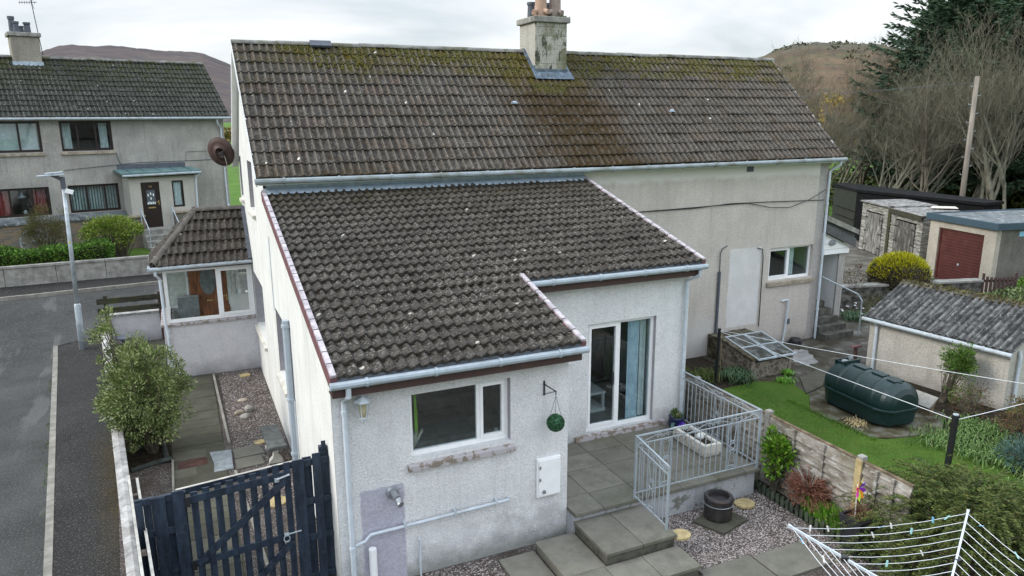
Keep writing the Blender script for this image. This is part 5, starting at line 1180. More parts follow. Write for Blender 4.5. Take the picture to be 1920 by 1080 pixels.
# ================================================================== PATIO, STEPS, GARDEN ON THE RIGHT
t = thing('patio_terrace', 'raised slabbed patio terrace outside the sliding door, on painted block walls', 'patio', (7,10,0))
mb = MB(); mb.box(5.085,8.70,8.97,11.175,-.1,.44); build('block_wall', mb, M['block'], t)
mb = MB(); xs = [5.085,5.60,6.35,7.10,7.85,8.45,8.76]; ys = [8.90,9.42,10.17,10.70,11.175]
for i in range(len(xs)-1):
    for j in range(len(ys)-1):
        g = .006; mb.box(xs[i]+g,xs[i+1]-g,ys[j]+g,ys[j+1]-g,.455,.505+R.uniform(-.002,.002))
mb.box(5.09,8.74,8.92,11.17,.44,.492); build('paving', mb, M['slab'], t)
def slabstep(lab, x0, x1, y0, y1, z, joints):
    t = thing('garden_step', lab, 'step', ((x0+x1)/2,(y0+y1)/2,0)); mb = MB(); mb.box(x0+.03,x1-.03,y0+.04,y1,-.1,z-.052); build('riser', mb, M['block_dark'], t)
    mb = MB(); js = [x0,*joints,x1]
    for a, b in zip(js[:-1], js[1:]): mb.box(a+.005,b-.005,y0,y1,z-.05,z+R.uniform(-.002,.002))
    build('tread', mb, M['slab'], t, bevel=.004)
M['block_dark'] = simple('dark_mossy_riser', (.12,.115,.095), .9, .15, var=.35, scale=6, bump=.6, dirt=((.04,.04,.02), 6, .5, .65, .7))
slabstep('upper slabbed step directly below the patio edge', 5.085, 6.33, 7.99, 8.965, .36, [5.72])
slabstep('lower wide slabbed step at the bottom of the garden steps', 4.42, 6.34, 7.42, 7.985, .18, [5.05,5.68])
mb = MB(); mb.box(4.42,5.08,7.99,8.96,.13,.18); mb.box(4.45,5.08,8.0,8.96,-.1,.128); o = tag(build('garden_step', mb, M['slab']), 'single slab step against the base of the front wall', 'step')
sheet('garden_gravel', [(-1.0,-14.0),(8.84,-14.0),(8.84,9.2),(8.7,9.2),(8.7,8.97),(5.08,8.97),(5.08,9.18),(1.6,9.18)], .0, M['gravel'], 0)
mb = MB()
for (x0,x1,y0,y1) in (*[(2.2+.75*i,2.95+.75*i,-6+.75*j,-5.25+.75*j) for i in range(6) for j in range(16)],(3.82,4.41,8.2,8.98),(3.0,3.8,7.4,8.1),(3.82,4.41,7.42,8.18),(4.42,5.1,6.6,7.4),(5.12,5.8,6.6,7.4),(5.82,6.5,6.6,7.4),(6.36,7.30,6.62,7.52),(7.32,8.27,6.85,7.48),(6.4,7.3,5.7,6.6),(5.5,6.38,5.7,6.58)): mb.box(x0+.006,x1-.006,y0+.006,y1-.006,-.03,.032+R.uniform(-.003,.003))
struct('garden_paving', mb, M['slab'])
# loose pebbles on top of the gravel
def pebbles(name, n, f, z, s=(.008,.02)):
    mb = MB()
    for k in range(n):
        x, y = f(); r = R.uniform(*s); a = R.random()*6; q = R.uniform(.5,.9)
        pts = [(x+math.cos(a+i*PI/2.5)*r, y+math.sin(a+i*PI/2.5)*r*q, z+R.uniform(0,.006)) for i in range(5)]
        i0 = mb.add(pts); tp = mb.add([(x,y,z+r*.8)])
        for i in range(5): mb.f.append((i0+i, i0+(i+1)%5, tp))
    return mb
M['pebble'] = foliage('pebbles', [(.12,.10,.09),(.22,.18,.165),(.32,.27,.25),(.46,.42,.40),(.24,.18,.165)], rough=.8, clump=2, dark=.2)
def fg():
    while True:
        x, y = R.uniform(5.8,8.8), R.uniform(6.6,8.95)
        if x < 6.4 or (y < 7.5 and x < 8.3) : continue
        return x, y
tag(build('loose_gravel', pebbles('g', 7000, fg, .0), M['pebble']), kind='stuff')
tag(build('loose_gravel', pebbles('g', 4500, lambda: (R.uniform(.5,1.53), R.uniform(12,19.5)), .03), M['pebble']), kind='stuff')
tag(build('loose_gravel', pebbles('g', 600, lambda: (R.uniform(2.2,3.8), R.uniform(8.6,9.15)), .0), M['pebble']), kind='stuff')

# railing
t = thing('patio_railing', 'pale grey wrought iron patio railing with scrollwork, stepping down beside the steps', 'railing', (7.4,8.95,.5))
RM = 'rail_metal'
def post(x, y, z0, z1, w=.016):
    mb = MB(); mb.box(x-w,x+w,y-w,y+w,z0,z1); build('post', mb, M[RM], t)
A0 = (6.19,8.95); A1 = (8.71,8.95); A2 = (8.71,11.13); A3 = (6.25,8.17)
post(*A0,.50,1.59); post(*A1,.50,1.59,.018); post(*A2,.50,1.59); post(*A3,.36,1.40)
def scroll(mb, c, ex, ez, s=.045, r=.0075):
    s = s*1.3
    """S-shaped pair of curls"""
    ex = Vector(ex); ez = Vector(ez); c = Vector(c)
    for sg in (1,-1):
        pts = []
        for k in range(9):
            a = PI*1.5*k/8; rr = s*(.55-.04*k*.6); pts.append(c+ex*sg*(s*.55-math.cos(a)*rr)+ez*math.sin(a)*rr)
        mb.tube(pts, r, 5, caps=False)
def section(P, Q, z0P, z0Q, z1P, z1Q, n, motifs=(), bottom=True):
    P = Vector((*P,0)); Q = Vector((*Q,0)); d = Q-P; L = d.length; ex = d.normalized()
    at = lambda f, h: P.lerp(Q, f)+Vector((0,0,(z0P+(z0Q-z0P)*f)*(1-h)+(z1P+(z1Q-z1P)*f)*h))
    hh = lambda f, dz: at(f,1)-Vector((0,0,dz))
    for nm, fn in (('top_rail', lambda f: at(f,1)), ('middle_rail', lambda f: hh(f,.14)), ('bottom_rail', lambda f: at(f,0))):
        mb = MB(); mb.bar(fn(0), fn(1), .026 if nm == 'top_rail' else .018, .022 if nm == 'top_rail' else .014); build(nm, mb, M[RM], t)
    for k in range(1, n):
        f = k/n
        if any(abs(f-m) < .55/n for m in motifs): continue
        mb = MB(); mb.bar(at(f,0), hh(f,.14), .012, .012, (ex.x,ex.y,0)); build('baluster', mb, M[RM], t)
    nz = max(2, int(round(L/.5)))
    mb = MB()
    for k in range(nz):
        f0, f1 = (k+.08)/nz, (k+.92)/nz; a, b = (hh(f0,.135), hh(f1,.02)) if k % 2 == 0 else (hh(f0,.02), hh(f1,.135)); mb.bar(a, b, .009, .009, (0,1,0))
        scroll(mb, hh(f0+.02/L,.075), ex, (0,0,1), .04); scroll(mb, hh(f1-.02/L,.075), ex, (0,0,1), .04)
    build('scrollwork', mb, M[RM], t)
    for m in motifs:
        mb = MB(); w = .085/L; mid = (at(m,0)+hh(m,.14))/2; H_ = (hh(m,.14)-at(m,0)).length
        for s in (-1,1): 
            mb.bar(hh(m+s*w,.14), mid+ex*s*.02+Vector((0,0,.05)), .009,.009,(0,1,0)); mb.bar(at(m+s*w,0), mid+ex*s*.02-Vector((0,0,.05)), .009,.009,(0,1,0))
            mb.bar(at(m+s*w*1.1,0), hh(m+s*w*1.1,.14), .011,.011,(0,1,0))
        n_ = 14
        for k in range(n_):
            a0, a1 = 2*PI*k/n_, 2*PI*(k+1)/n_; mb.bar(mid+ex*math.cos(a0)*.06+Vector((0,0,math.sin(a0)*.06)), mid+ex*math.cos(a1)*.06+Vector((0,0,math.sin(a1)*.06)), .013,.013,(0,1,0))
        for z_ in (hh(m,.18), at(m,.05), mid+Vector((0,0,.08)), mid-Vector((0,0,.08))): scroll(mb, z_, ex, (0,0,1), .045)
        build('scroll_panel', mb, M[RM], t)
section(A0, A1, .60, .60, 1.58, 1.58, 22, (5/22, 17/22)); section(A2, A1, .60, .60, 1.58, 1.58, 19, (.5,))
section(A0, A3, .55, .42, 1.58, 1.40, 8, (.5,))
# things on the patio
t = thing('stone_trough', 'long weathered stone trough planter on the patio behind the railing', 'planter', (8.3,10.1,.5))
mb = MB(); mb.box(8.12,8.46,9.62,10.52,.508,.56); mb.box(8.10,8.17,9.60,10.54,.56,.74); mb.box(8.41,8.48,9.60,10.54,.56,.74); mb.box(8.17,8.41,9.60,9.67,.56,.74); mb.box(8.17,8.41,10.47,10.54,.56,.74); build('trough', mb, M['sill_pale'], t, bevel=.012)
mb = MB(); mb.box(8.165,8.415,9.665,10.475,.56,.69); build('soil', mb, M['soil'], t)
mb = MB()
for k in range(6):
    y = 9.72+k*.14
    for xx in (8.095,8.485):
        mb.tube([(xx,y-.045,.59),(xx,y,.70),(xx,y+.045,.59)], .008, 4)
build('relief', mb, M['sill_stone'], t)
t = thing('white_stone', 'smooth white stone lying in the stone trough', 'stone', (8.3,9.95,.7)); mb = MB(); mb.lathe((8.29,9.98,.69), [(.02,0),(.07,.02),(.08,.06),(.05,.1),(.01,.115)], 14); build('stone', mb, M['interior_light'], t, smooth=True)
t = thing('blue_flowerpot', 'round dark blue glazed flowerpot with green plant beside the patio downpipe', 'flowerpot', (8.42,10.85,.5))
M['blueglaze'] = simple('blue_glaze', (.012,.018,.06), .25, .6); M['purple'] = simple('purple_ribbon', (.16,.05,.55), .4, .4)
mb = MB(); mb.lathe((8.40,10.83,.508), [(.09,0),(.14,.06),(.165,.16),(.15,.25),(.16,.28),(.145,.29),(.13,.24)], 22); build('pot', mb, M['blueglaze'], t, smooth=True)
mb = MB(); clumpy(mb, (8.38,10.83,.84), (.11,.11,.09), 14, 420, .05, .014, .4, .05, .6); build('plant', mb, M['weed'], t)
mb = MB(); mb.lathe((8.45,10.85,.77), [(.05,0),(.055,.05),(.04,.055)], 10); build('small_pot', mb, M['terracotta'], t)
t = thing('purple_bow', 'shiny purple ribbon bow tied to the blue flowerpot', 'bow', (8.36,10.66,.68))
mb = MB(); c = Vector((8.36,10.655,.70))
for k in range(16):
    a = 2*PI*k/16+.2; q = Vector((math.cos(a),-.35,math.sin(a)*.8)); s = Vector((-math.sin(a),0,math.cos(a)))*.02; e1 = c+q*.07
    mb.face([c, e1-s+Vector((0,-.02,0)), e1+q*.012, e1+s+Vector((0,-.02,0))])
for sx in (-1,1): mb.obox(c+Vector((sx*.03,.0,-.10)), (.012,0,.0), (0,.003,0), (sx*.012,0,.05))
build('ribbon', mb, M['purple'], t)
t = thing('plant_label', 'small pale green tag hanging on the side of the blue flowerpot', 'label', (8.24,10.75,.66)); mb = MB(); mb.obox((8.235,10.73,.67), (.03,-.012,0), (.001,.002,0), (.008,0,.05)); build('tag', mb, M['patina'], t)
# wheel-rim fire pit
M['rustblack'] = simple('rusty_black_steel', (.028,.024,.024), .5, .4, var=.35, scale=9, bump=.3, dirt=((.07,.035,.02), 5, .55, .7, .6))
t = thing('concrete_base', 'square concrete slab base under the black wheel-rim fire pit', 'slab', (7.6,8.65,0))
mb = MB(); mb.prism([(7.12,8.62,-.02),(7.34,8.12,-.02),(7.98,8.30,-.02),(7.80,8.86,-.02)], (0,0,.07)); build('slab', mb, M['slab_old'], t, bevel=.005)
t = thing('fire_pit', 'round rusty black steel wheel-rim fire pit standing on the slab', 'fire pit', (7.57,8.56,.05))
mb = MB(); mb.lathe((7.57,8.56,.053), [(.215,0),(.225,.02),(.225,.24),(.235,.25),(.235,.262),(.23,.27),(.235,.36),(.22,.38),(.17,.385),(.165,.36),(.16,.30),(.05,.29)], 36); build('rim', mb, M['rustblack'], t)
mb = MB(); mb.lathe((7.57,8.56,.31), [(.2375,0),(.239,.004),(.2375,.008)], 36); build('band', mb, M['galv'], t)

# picket edging and bed
sheet('flower_bed', [(8.85,4.0),(9.14,4.0),(9.14,9.3),(8.85,9.3)], .02, M['soil'], 0)
t = thing('picket_edging', 'low green stained picket edging along the gravel in front of the flower bed', 'edging', (8.83,7,0))
M['edging'] = simple('green_stained_edging', (.07,.085,.06), .8, .2, var=.4, scale=7, bump=.3)
y = 9.22; k = 0
while y > 5.6 and k < 40:
    h = .19+R.uniform(-.015,.015); mb = MB(); x = 8.83+R.uniform(-.01,.01); mb.prism([(x,y,-.02),(x,y-.065,-.02),(x,y-.065,h-.03),(x,y-.033,h),(x,y,h-.03)], (.025,0,0)); build('picket', mb, M['edging'], t); y -= .108; k += 1
mb = MB(); mb.box(8.862,8.875,5.6,9.2,.06,.10); build('batten', mb, M['edging'], t)
# concrete post / timber panel fence
def waney():
    s = NT('flaking_lap_boards')
    x = s.xyz(); st = (1,1.2,7)
    c = s.mix(s.rng(s.noise(2.2,6,stretch=(1,1,3.5),rough=.6), .36, .60), (.10,.082,.06), (.29,.265,.23))
    c = s.mix(s.rng(s.noise(5,6,stretch=(1,1,4),rough=.7,off=(3,1,2)), .52, .62, 0, .8), c, (.42,.41,.39))
    c = s.mix(s.rng(s.noise(1.7,5,off=(8,1,2)), .52, .68, 0, .55), c, (.10,.09,.045))
    s.bump(s.noise(22,5,stretch=(1,1,5)), .4, .01); return s.fin(c, .88, .15)
M['waney'] = waney(); M['fence_rust'] = simple('stained_board_edge', (.16,.12,.08), .9, .1, var=.4, scale=6)
t = thing('panel_fence', 'weathered whitish lapped timber fence with concrete posts between the two gardens', 'fence', (9.15,9,0))
FX = 9.17; top = lambda y: 1.37 if y < 9.3 else 1.33
pys = [15.0,13.2,11.22,9.22,7.25,6.3]
for i, y in enumerate(pys[:-1]):
    mb = MB(); mb.box(FX-.05,FX+.06,y-.055,y+.055,-.1,top(y)+.02); build('post', mb, M['concrete'] if i != 4 else M['concrete'], t, bevel=.008)
mb = MB(); mb.box(FX-.085,FX-.053,7.18,7.29,-.02,1.34); build('post_facing', mb, M['log'], t)
for a, b in zip(pys[:-1], pys[1:]):
    y1, y0 = a-.058, b+.058; mb = MB(); n = 9; z = .0
    for k in range(n):
        h = 1.30/n; w = R.uniform(-.012,.012); segs = 8
        for s_i in range(segs):
            ya = y0+(y1-y0)*s_i/segs; yb = y0+(y1-y0)*(s_i+1)/segs; wa = .012*math.sin(ya*5+k*2)+w; wb = .012*math.sin(yb*5+k*2)+w; fa = z-.02+wa if k else -.05; fb = z-.02+wb if k else -.05
            mb.face([(FX-.065,ya,fa),(FX-.012,ya,z+h),(FX-.012,yb,z+h),(FX-.065,yb,fb)]); mb.face([(FX-.065,ya,fa),(FX-.065,yb,fb),(FX-.012,yb,fb),(FX-.012,ya,fa)]); mb.face([(FX-.012,yb,fb),(FX+.012,yb,z+h),(FX+.012,ya,z+h),(FX-.012,ya,fa)])
        z += h
    pn = build('panel', mb, M['waney'], t)
    mb = MB(); mb.box(FX-.03,FX+.025,y0,y1,1.303,1.325); build('capping', mb, M['fence_rust'], pn)
    for f in (.33,.67):
        mb = MB(); ym = y0+(y1-y0)*f; mb.box(FX-.085,FX-.055,ym-.022,ym+.022,.0,1.30); build('batten', mb, M['waney'], pn)
# plants in the bed
M['laurel'] = foliage('glossy_green_leaf', [(.04,.11,.01),(.08,.19,.015),(.14,.27,.02),(.22,.34,.05)], rough=.4, clump=4, dark=.35)
t = thing('green_shrub', 'fresh green leafy shrub in the bed just below the patio corner', 'shrub', (8.98,8.75,0))
mb = MB(); cl = clumpy(mb, (8.98,8.78,.78), (.24,.3,.42), 34, 1500, .085, .045, .4, .12, .3); build('leaves', mb, M['laurel'], t); mb = MB(); branches(mb, (8.98,8.8,0), [c[0] for c in cl], .012); build('stem', mb, M['twig'], t)
M['deadred'] = foliage('dead_russet_twig', [(.12,.045,.03),(.20,.08,.05),(.28,.13,.09),(.16,.08,.05)], clump=4, dark=.4)
t = thing('dead_conifer', 'dead russet brown dwarf conifer in the bed against the fence', 'shrub', (8.98,8.0,0))
mb = MB(); base = Vector((8.98,8.02,.25))
for k in range(420):
    a = R.random()*2*PI; el = R.uniform(-.35,1.1); d = Vector((math.cos(a)*math.cos(el)*.7, math.sin(a)*math.cos(el), math.sin(el)*.9)); L = R.uniform(.28,.5)
    p = base+Vector((0,0,.15))+d*L*R.uniform(.1,.5); q = base+Vector((0,0,.18))+d*L+Vector((0,0,R.uniform(-.08,.02))); s = d.cross(Vector((0,0,1)))*.004
    mb.tube([p,(p+q)/2+Vector((0,0,.03)),q],[.006,.005,.002],3,caps=False)
    for j in range(7): mb.leaf(p.lerp(q,R.uniform(.3,1)), d+Vector((R.uniform(-1,1),R.uniform(-1,1),R.uniform(-.9,.4))), R.uniform(.04,.1), .012)
build('twigs', mb, M['deadred'], t)
mb = MB()
for k in range(16): 
    a = R.random()*2*PI; mb.tube([base+Vector((0,0,.2)), base+Vector((math.cos(a)*.22,math.sin(a)*.25,.45+R.random()*.2))], [.006,.002], 3, caps=False)
build('bare_stem', mb, M['pale_edge'], t)
M['iris'] = foliage('iris_blade', [(.05,.15,.01),(.09,.24,.015),(.15,.33,.03),(.20,.38,.05)], rough=.5, clump=3, dark=.25)
t = thing('iris_clump', 'bright green upright sword-shaped leaves behind the picket edging', 'plant', (8.98,7.5,0))
mb = MB()
for k in range(900):
    x = R.uniform(8.87,9.1); y = R.uniform(7.1,8.05); h = R.uniform(.26,.50); l = Vector((R.uniform(-.12,.05),R.uniform(-.1,.1),0)); w = Vector((R.uniform(-.4,.4),1,0)).normalized()*.009; p = Vector((x,y,0)); q = p+Vector((0,0,h*.6))+l*.4; r = p+Vector((0,0,h))+l
    mb.face([p-w,p+w,q+w,r,q-w])
build('blades', mb, M['iris'], t)
t = thing('tall_planter', 'tall tapered black square planter with a dead brown plant by the fence', 'planter', (8.98,7.02,0))
M['blackplanter'] = simple('black_planter', (.022,.024,.028), .4, .4, var=.1)
mb = MB(); a, b, h = .13, .195, .62; c = (8.84,6.93)
lo = [(c[0]-a,c[1]-a,.03),(c[0]+a,c[1]-a,.03),(c[0]+a,c[1]+a,.03),(c[0]-a,c[1]+a,.03)]; hi = [(c[0]-b,c[1]-b,h),(c[0]+b,c[1]-b,h),(c[0]+b,c[1]+b,h),(c[0]-b,c[1]+b,h)]; hi2 = [(c[0]-b+.03,c[1]-b+.03,h),(c[0]+b-.03,c[1]-b+.03,h),(c[0]+b-.03,c[1]+b-.03,h),(c[0]-b+.03,c[1]+b-.03,h)]; dn = [(p[0],p[1],h-.06) for p in hi2]
i0 = mb.add(lo+hi+hi2+dn); mb.f.append((i0,i0+3,i0+2,i0+1)); mb.f.append((i0+12,i0+13,i0+14,i0+15))
for q in (0,4,8):
    for k in range(4): mb.f.append((i0+q+k, i0+q+(k+1)%4, i0+q+4+(k+1)%4, i0+q+4+k))
build('planter_box', mb, M['blackplanter'], t)
M['deadbrown'] = foliage('dead_brown_leaf', [(.10,.05,.03),(.17,.09,.05),(.22,.13,.08)], dark=.2)
mb = MB(); clumpy(mb, (c[0]+.02,c[1]+.02,.66), (.15,.15,.08), 20, 700, .09, .008, .2, .07, .1); build('dead_plant', mb, M['deadbrown'], t)
mb = MB()
for k in range(14): 
    p0 = Vector((8.98+R.uniform(-.05,.1),7.0,.5)); mb.tube([p0, p0+Vector((R.uniform(-.1,.15),R.uniform(-.2,.1),.25)), p0+Vector((R.uniform(-.25,.25),R.uniform(-.3,.2),.42))], [.003,.002,.001], 3, caps=False)
build('bare_stem', mb, M['twig'], t)
t = thing('garden_windmill', 'rainbow coloured foil windmill on a thin white stick in the black planter', 'windmill', (8.86,6.98,.5))
mb = MB(); mb.tube([(8.82,6.98,.5),(8.80,6.98,1.12)], .006, 6); build('stick', mb, M['upvc'], t)
cols = [('purple',(.22,.04,.55)),('yellow',(.75,.60,.03)),('orange',(.75,.22,.03)),('red',(.65,.03,.08)),('pink',(.65,.08,.35)),('lime',(.45,.60,.05)),('orange2',(.8,.3,.03)),('violet',(.3,.05,.5))]
cw = Vector((8.80,6.955,1.06))
for k, (nm, cl_) in enumerate(cols):
    mm = M.get('w'+nm) or simple('foil_'+nm, cl_, .3, .5, var=.02); M['w'+nm] = mm
    a = 2*PI*k/8+.35; q = Vector((math.cos(a)*.55,-.15,math.sin(a))); s = Vector((-math.sin(a)*.55,-.35,math.cos(a))); mb = MB(); mb.prism([cw, cw+q*.15, cw+q*.18+s*.06, cw+s*.07+q*.07], (0,-.004,0)); build('sail', mb, mm, t)
# big juniper
M['juniper'] = foliage('juniper_spray', [(.022,.04,.008),(.045,.07,.013),(.08,.11,.022),(.125,.145,.032),(.08,.075,.025)], rough=.8, clump=1.8, dark=.45)
t = thing('juniper_bush', 'big feathery olive green juniper with arching sprays behind the rotary airer', 'bush', (10.15,5.7,0))
mb = MB(); c0 = Vector((9.88,5.86,.15)); rj = (1.45,1.62,1.20)
for k in range(1500):
    a = R.random()*2*PI; el = R.uniform(.0,1.5); s = R.uniform(.6,1.04); d = Vector((math.cos(a)*math.cos(el)*rj[0], math.sin(a)*math.cos(el)*rj[1], math.sin(el)*rj[2]))
    q = c0+d*s; tang = (Vector((math.cos(a),math.sin(a),.2+R.uniform(-.2,.45)))).normalized(); L = R.uniform(.3,.62)*(1.35 if R.random() < .15 else 1); side = tang.cross(Vector((0,0,1))).normalized()
    for j in range(20):
        f = j/20; p = q+tang*L*f+Vector((0,0,-.3*L*f*f*2))
        for sg in (-1,1): mb.leaf(p, tang*.7+side*sg*.8+Vector((0,0,R.uniform(-.3,.2))), .085*(1-f*.6), .018)
build('sprays', mb, M['juniper'], t)
mb = MB()
for k in range(26):
    a = R.random()*2*PI; r = R.uniform(.5,1.1); mb.tube([c0-Vector((0,0,.25)), c0+Vector((math.cos(a)*r*.5,math.sin(a)*r*.5,.6)), c0+Vector((math.cos(a)*r,math.sin(a)*r,1.0))], [.03,.015,.004], 4, caps=False)
build('stem', mb, M['twig'], t)
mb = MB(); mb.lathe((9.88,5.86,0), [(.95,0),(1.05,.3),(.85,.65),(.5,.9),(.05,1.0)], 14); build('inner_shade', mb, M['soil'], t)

# rotary airer
t = thing('rotary_airer', 'silver rotary clothes airer with white lines, opened at the bottom right', 'rotary airer', (6.76,4.19,0))
Cc = Vector((6.76,4.19,1.45)); tipA = Vector((6.01,5.58,1.9)); tipB = Vector((8.15,4.94,1.9)); tipC = Cc*2-tipA; tipC.z = 1.9; tipD = Cc*2-tipB; tipD.z = 1.9
mb = MB(); mb.tube([(6.76,4.19,0),(6.76,4.19,1.62)], .024, 12); build('pole', mb, M['alu'], t)
arms = (tipA,tipB,tipC,tipD)
for p in arms:
    mb = MB(); d = (p-Cc).normalized(); mb.bar(Cc+d*.05, p, .022, .030); mb.bar(p-d*.01, p+d*.03, .03,.036); build('arm', mb, M['alu'], t)
    mb = MB(); m = Cc.lerp(p,.42); mb.bar(Vector((6.76,4.19,1.05)), m, .014,.018); build('strut', mb, M['alu'], t)
mb = MB(); mb.lathe((6.76,4.19,1.38), [(.05,0),(.07,.03),(.07,.12),(.04,.15)], 16); mb.obox(Cc.lerp(tipB,.52)+Vector((0,-.02,-.02)), (.04,0,0),(0,.03,0),(0,0,.028)); mb.obox(Cc.lerp(tipA,.62), (.03,-.02,0),(.015,.022,0),(0,0,.028)); build('joint', mb, M['rubber'], t)
fr = [.985,.895,.81,.725,.64,.56,.48,.40]
M['line'] = simple('white_line', (.70,.72,.74), .5, .3, var=.02)
for k, f in enumerate(fr):
    for i in range(4):
        a = Cc.lerp(arms[i], f); b = Cc.lerp(arms[(i+1)%4], f); L = (b-a).length; mb = MB(); mb.tube([a, a.lerp(b,.25)-Vector((0,0,.028*L)), a.lerp(b,.5)-Vector((0,0,.038*L)), a.lerp(b,.75)-Vector((0,0,.028*L)), b], .0032, 5, caps=False); build('line', mb, M['line'], t)
M['peg_w'] = simple('white_peg', (.72,.70,.68), .5); M['peg_b'] = simple('blue_peg', (.20,.48,.66), .5); M['peg_g'] = simple('aqua_peg', (.33,.60,.58), .5); M['peg_y'] = simple('yellow_peg', (.62,.50,.2), .5)
def peg(i, f, u, mt, lab, tilt=0):
    a = Cc.lerp(arms[i], f); b = Cc.lerp(arms[(i+1)%4], f); L = (b-a).length; p = a.lerp(b, u)-Vector((0,0,.038*L*(1-(2*u-1)**2))); ex = (b-a).normalized(); up = (Vector((0,0,1))*math.cos(tilt)+ex*math.sin(tilt)); s = ex.cross(up)
    o = thing('clothes_peg', lab, 'clothes peg', tuple(p), 'clothes pegs on the rotary airer'); mb = MB()
    for sg in (-1,1): mb.obox(p+s*sg*.006+up*.005, ex*.007, s*.0035, up*.036)
    mb.obox(p-up*.005, ex*.008, s*.008, up*.004); build('peg_leg', mb, M[mt], o)
cn = {'peg_w':'white','peg_b':'blue','peg_g':'aqua','peg_y':'yellow'}
PG = [(0,fr[0],.10,'peg_w',.05,'outer line near its left tip, first of the row'),(0,fr[0],.20,'peg_w',-.3,'outer line near its left tip, second of the row'),(0,fr[1],.42,'peg_w',-.4,'second line directly in front of the black planter'),(0,fr[0],.50,'peg_b',1.3,'outer line, lying flat beside the planter'),(0,fr[0],.56,'peg_w',-.25,'outer line just right of the planter'),(0,fr[1],.66,'peg_g',.05,'second line in front of the juniper, upright'),(0,fr[0],.80,'peg_b',-.1,'outer line, upright, close to the right arm'),(0,fr[0],.88,'peg_g',.9,'outer line, tilted, nearest the right arm'),(0,fr[4],.68,'peg_w',-.45,'middle line in front of the juniper'),(0,fr[5],.32,'peg_g',.1,'inner line above the picket edging'),(1,fr[0],.10,'peg_b',1.0,'outer line just past the right arm'),(1,fr[0],.34,'peg_g',-.9,'outer line on the right side, between two blue ones'),(1,fr[0],.42,'peg_b',.6,'outer line on the right side, farther from the arm'),(1,fr[0],.58,'peg_y',.35,'outer line at the right edge of the photo'),(3,fr[0],.90,'peg_b',1.0,'outer line hanging over the paving slab'),(3,fr[1],.80,'peg_w',.6,'second line over the gravel at the bottom')]
for (i, f, u, mt, tl, lb) in PG: peg(i, f, u, mt, cn[mt]+' clothes peg on the '+lb, tl)

# ------------------------------------------------------------------ neighbour's garden
sheet('neighbour_lawn', [(9.2,2.0),(13.2,2.0),(13.3,6.6),(13.55,7.6),(13.95,8.6),(13.9,9.3),(13.0,9.55),(12.55,9.7),(12.45,11.2),(13.2,12.05),(13.4,12.9),(12.7,13.3),(11.4,13.2),(9.2,13.4)], .0, M['lawn'], 0)
sheet('shrub_bed', [(9.2,13.4),(11.4,13.2),(12.7,13.3),(12.7,15.45),(9.2,15.45)], -.005, M['soil'], 0)
sheet('mossy_paving', [(12.7,13.3),(13.4,12.9),(13.2,12.05),(13.6,11.9),(14.6,12.75),(16.1,12.9),(17.2,13.1),(24,14.8),(24,17.0),(18.3,18.2),(16.9,15.46),(12.7,15.46)], -.002, M['mosspave'], 0)
mb = MB(); mb.prism([(13.15,12.1,-.05),(13.85,13.0,-.05),(15.2,13.35,-.05),(14.7,12.55,-.05)], (0,0,.08)); struct('concrete_path', mb, M['slab_old'])
M['wetpatch'] = simple('pale_wet_concrete', (.27,.265,.26), .35, .5, var=.3, scale=5)
def blobsheet(name, c, rx, ry, rot, z, mt, n=40, amp=.35, kind='structure', f=2.5):
    pts = []
    for k in range(n):
        a = 2*PI*k/n; r = 1+amp*mnoise.noise(Vector((math.cos(a)*f, math.sin(a)*f, c[0]))); x = math.cos(a)*rx*r; y = math.sin(a)*ry*r; pts.append((c[0]+x*math.cos(rot)-y*math.sin(rot), c[1]+x*math.sin(rot)+y*math.cos(rot)))
    return sheet(name, pts, z, mt, 0, kind=kind)
blobsheet('worn_patch', (15.15,14.15), .7, .3, .8, .004, M['wetpatch'], amp=.7, f=2)
sheet('plant_border', [(13.2,2.0),(18,2.0),(16.5,9.4),(15.9,12.8),(15.0,12.6),(14.9,10.0),(13.98,9.25),(14.0,8.6),(13.6,7.6),(13.35,6.6)], -.005, M['soil'], 0)
M['tankbase'] = simple('mossy_tank_base', (.085,.075,.045), .9, .15, var=.4, scale=3, bump=.6, bscale=20, dirt=((.14,.14,.125), 3, .5, .62, .7))
mb = MB(); mb.prism([(13.15,12.0,-.05),(12.45,11.3,-.05),(12.5,9.72,-.05),(12.75,9.55,-.05),(14.0,9.25,-.05),(15.0,9.9,-.05),(15.2,12.6,-.05)], (0,0,.075)); struct('tank_base', mb, M['tankbase'])
# oil tank
t = thing('oil_tank', 'dark green ribbed plastic oil tank lying on a mossy base by the low shed', 'oil tank', (13.6,10.75,.05))
M['tank'] = simple('green_polyethylene', (.006,.022,.022), .38, .45, var=.12, scale=3)
TM = Matrix.Translation((13.55,10.72,.03)) @ Matrix.Rotation(math.radians(-4), 4, 'Z') @ Matrix.Scale(.88, 4)      # length along local y
def tankring(y, s, g=0):
    pts = []
    for k in range(29):
        a = -.25+(PI+.5)*k/28; x = math.cos(a); z = math.sin(a)
        pts.append((.60*s*x*(1+.0*g)+(g if x > 0 else -g)*0, y, .56+ (.52 if z > 0 else .35)*s*z + (g*.0)))
    pts = [(p[0]*(1+g), p[1], .56+(p[2]-.56)*(1+g)) for p in pts]
    # belly below the seam
    pts = [(-.50*s,y,.12)]+pts[::-1]+[(.50*s,y,.12)]
    return pts
mb = MB(TM); Lh = 1.12; rings = []
prof = [(-Lh,.30),(-Lh+.02,.55),(-Lh+.08,.78),(-Lh+.18,.93),(-Lh+.27,.99)]
ys_ = []
for yy, s in prof: ys_.append((yy,s,0))
for c in (-.55,0,.55):
    for q in (-.075,-.05): ys_.append((c+q,1,0 if q < -.06 else .035))
    for q in (.05,.075): ys_.append((c+q,1,.035 if q < .06 else 0))
ys_ += [(-yy,s,0) for yy, s in prof[::-1]]; ys_ = [ys_[i] for i in range(len(ys_))]
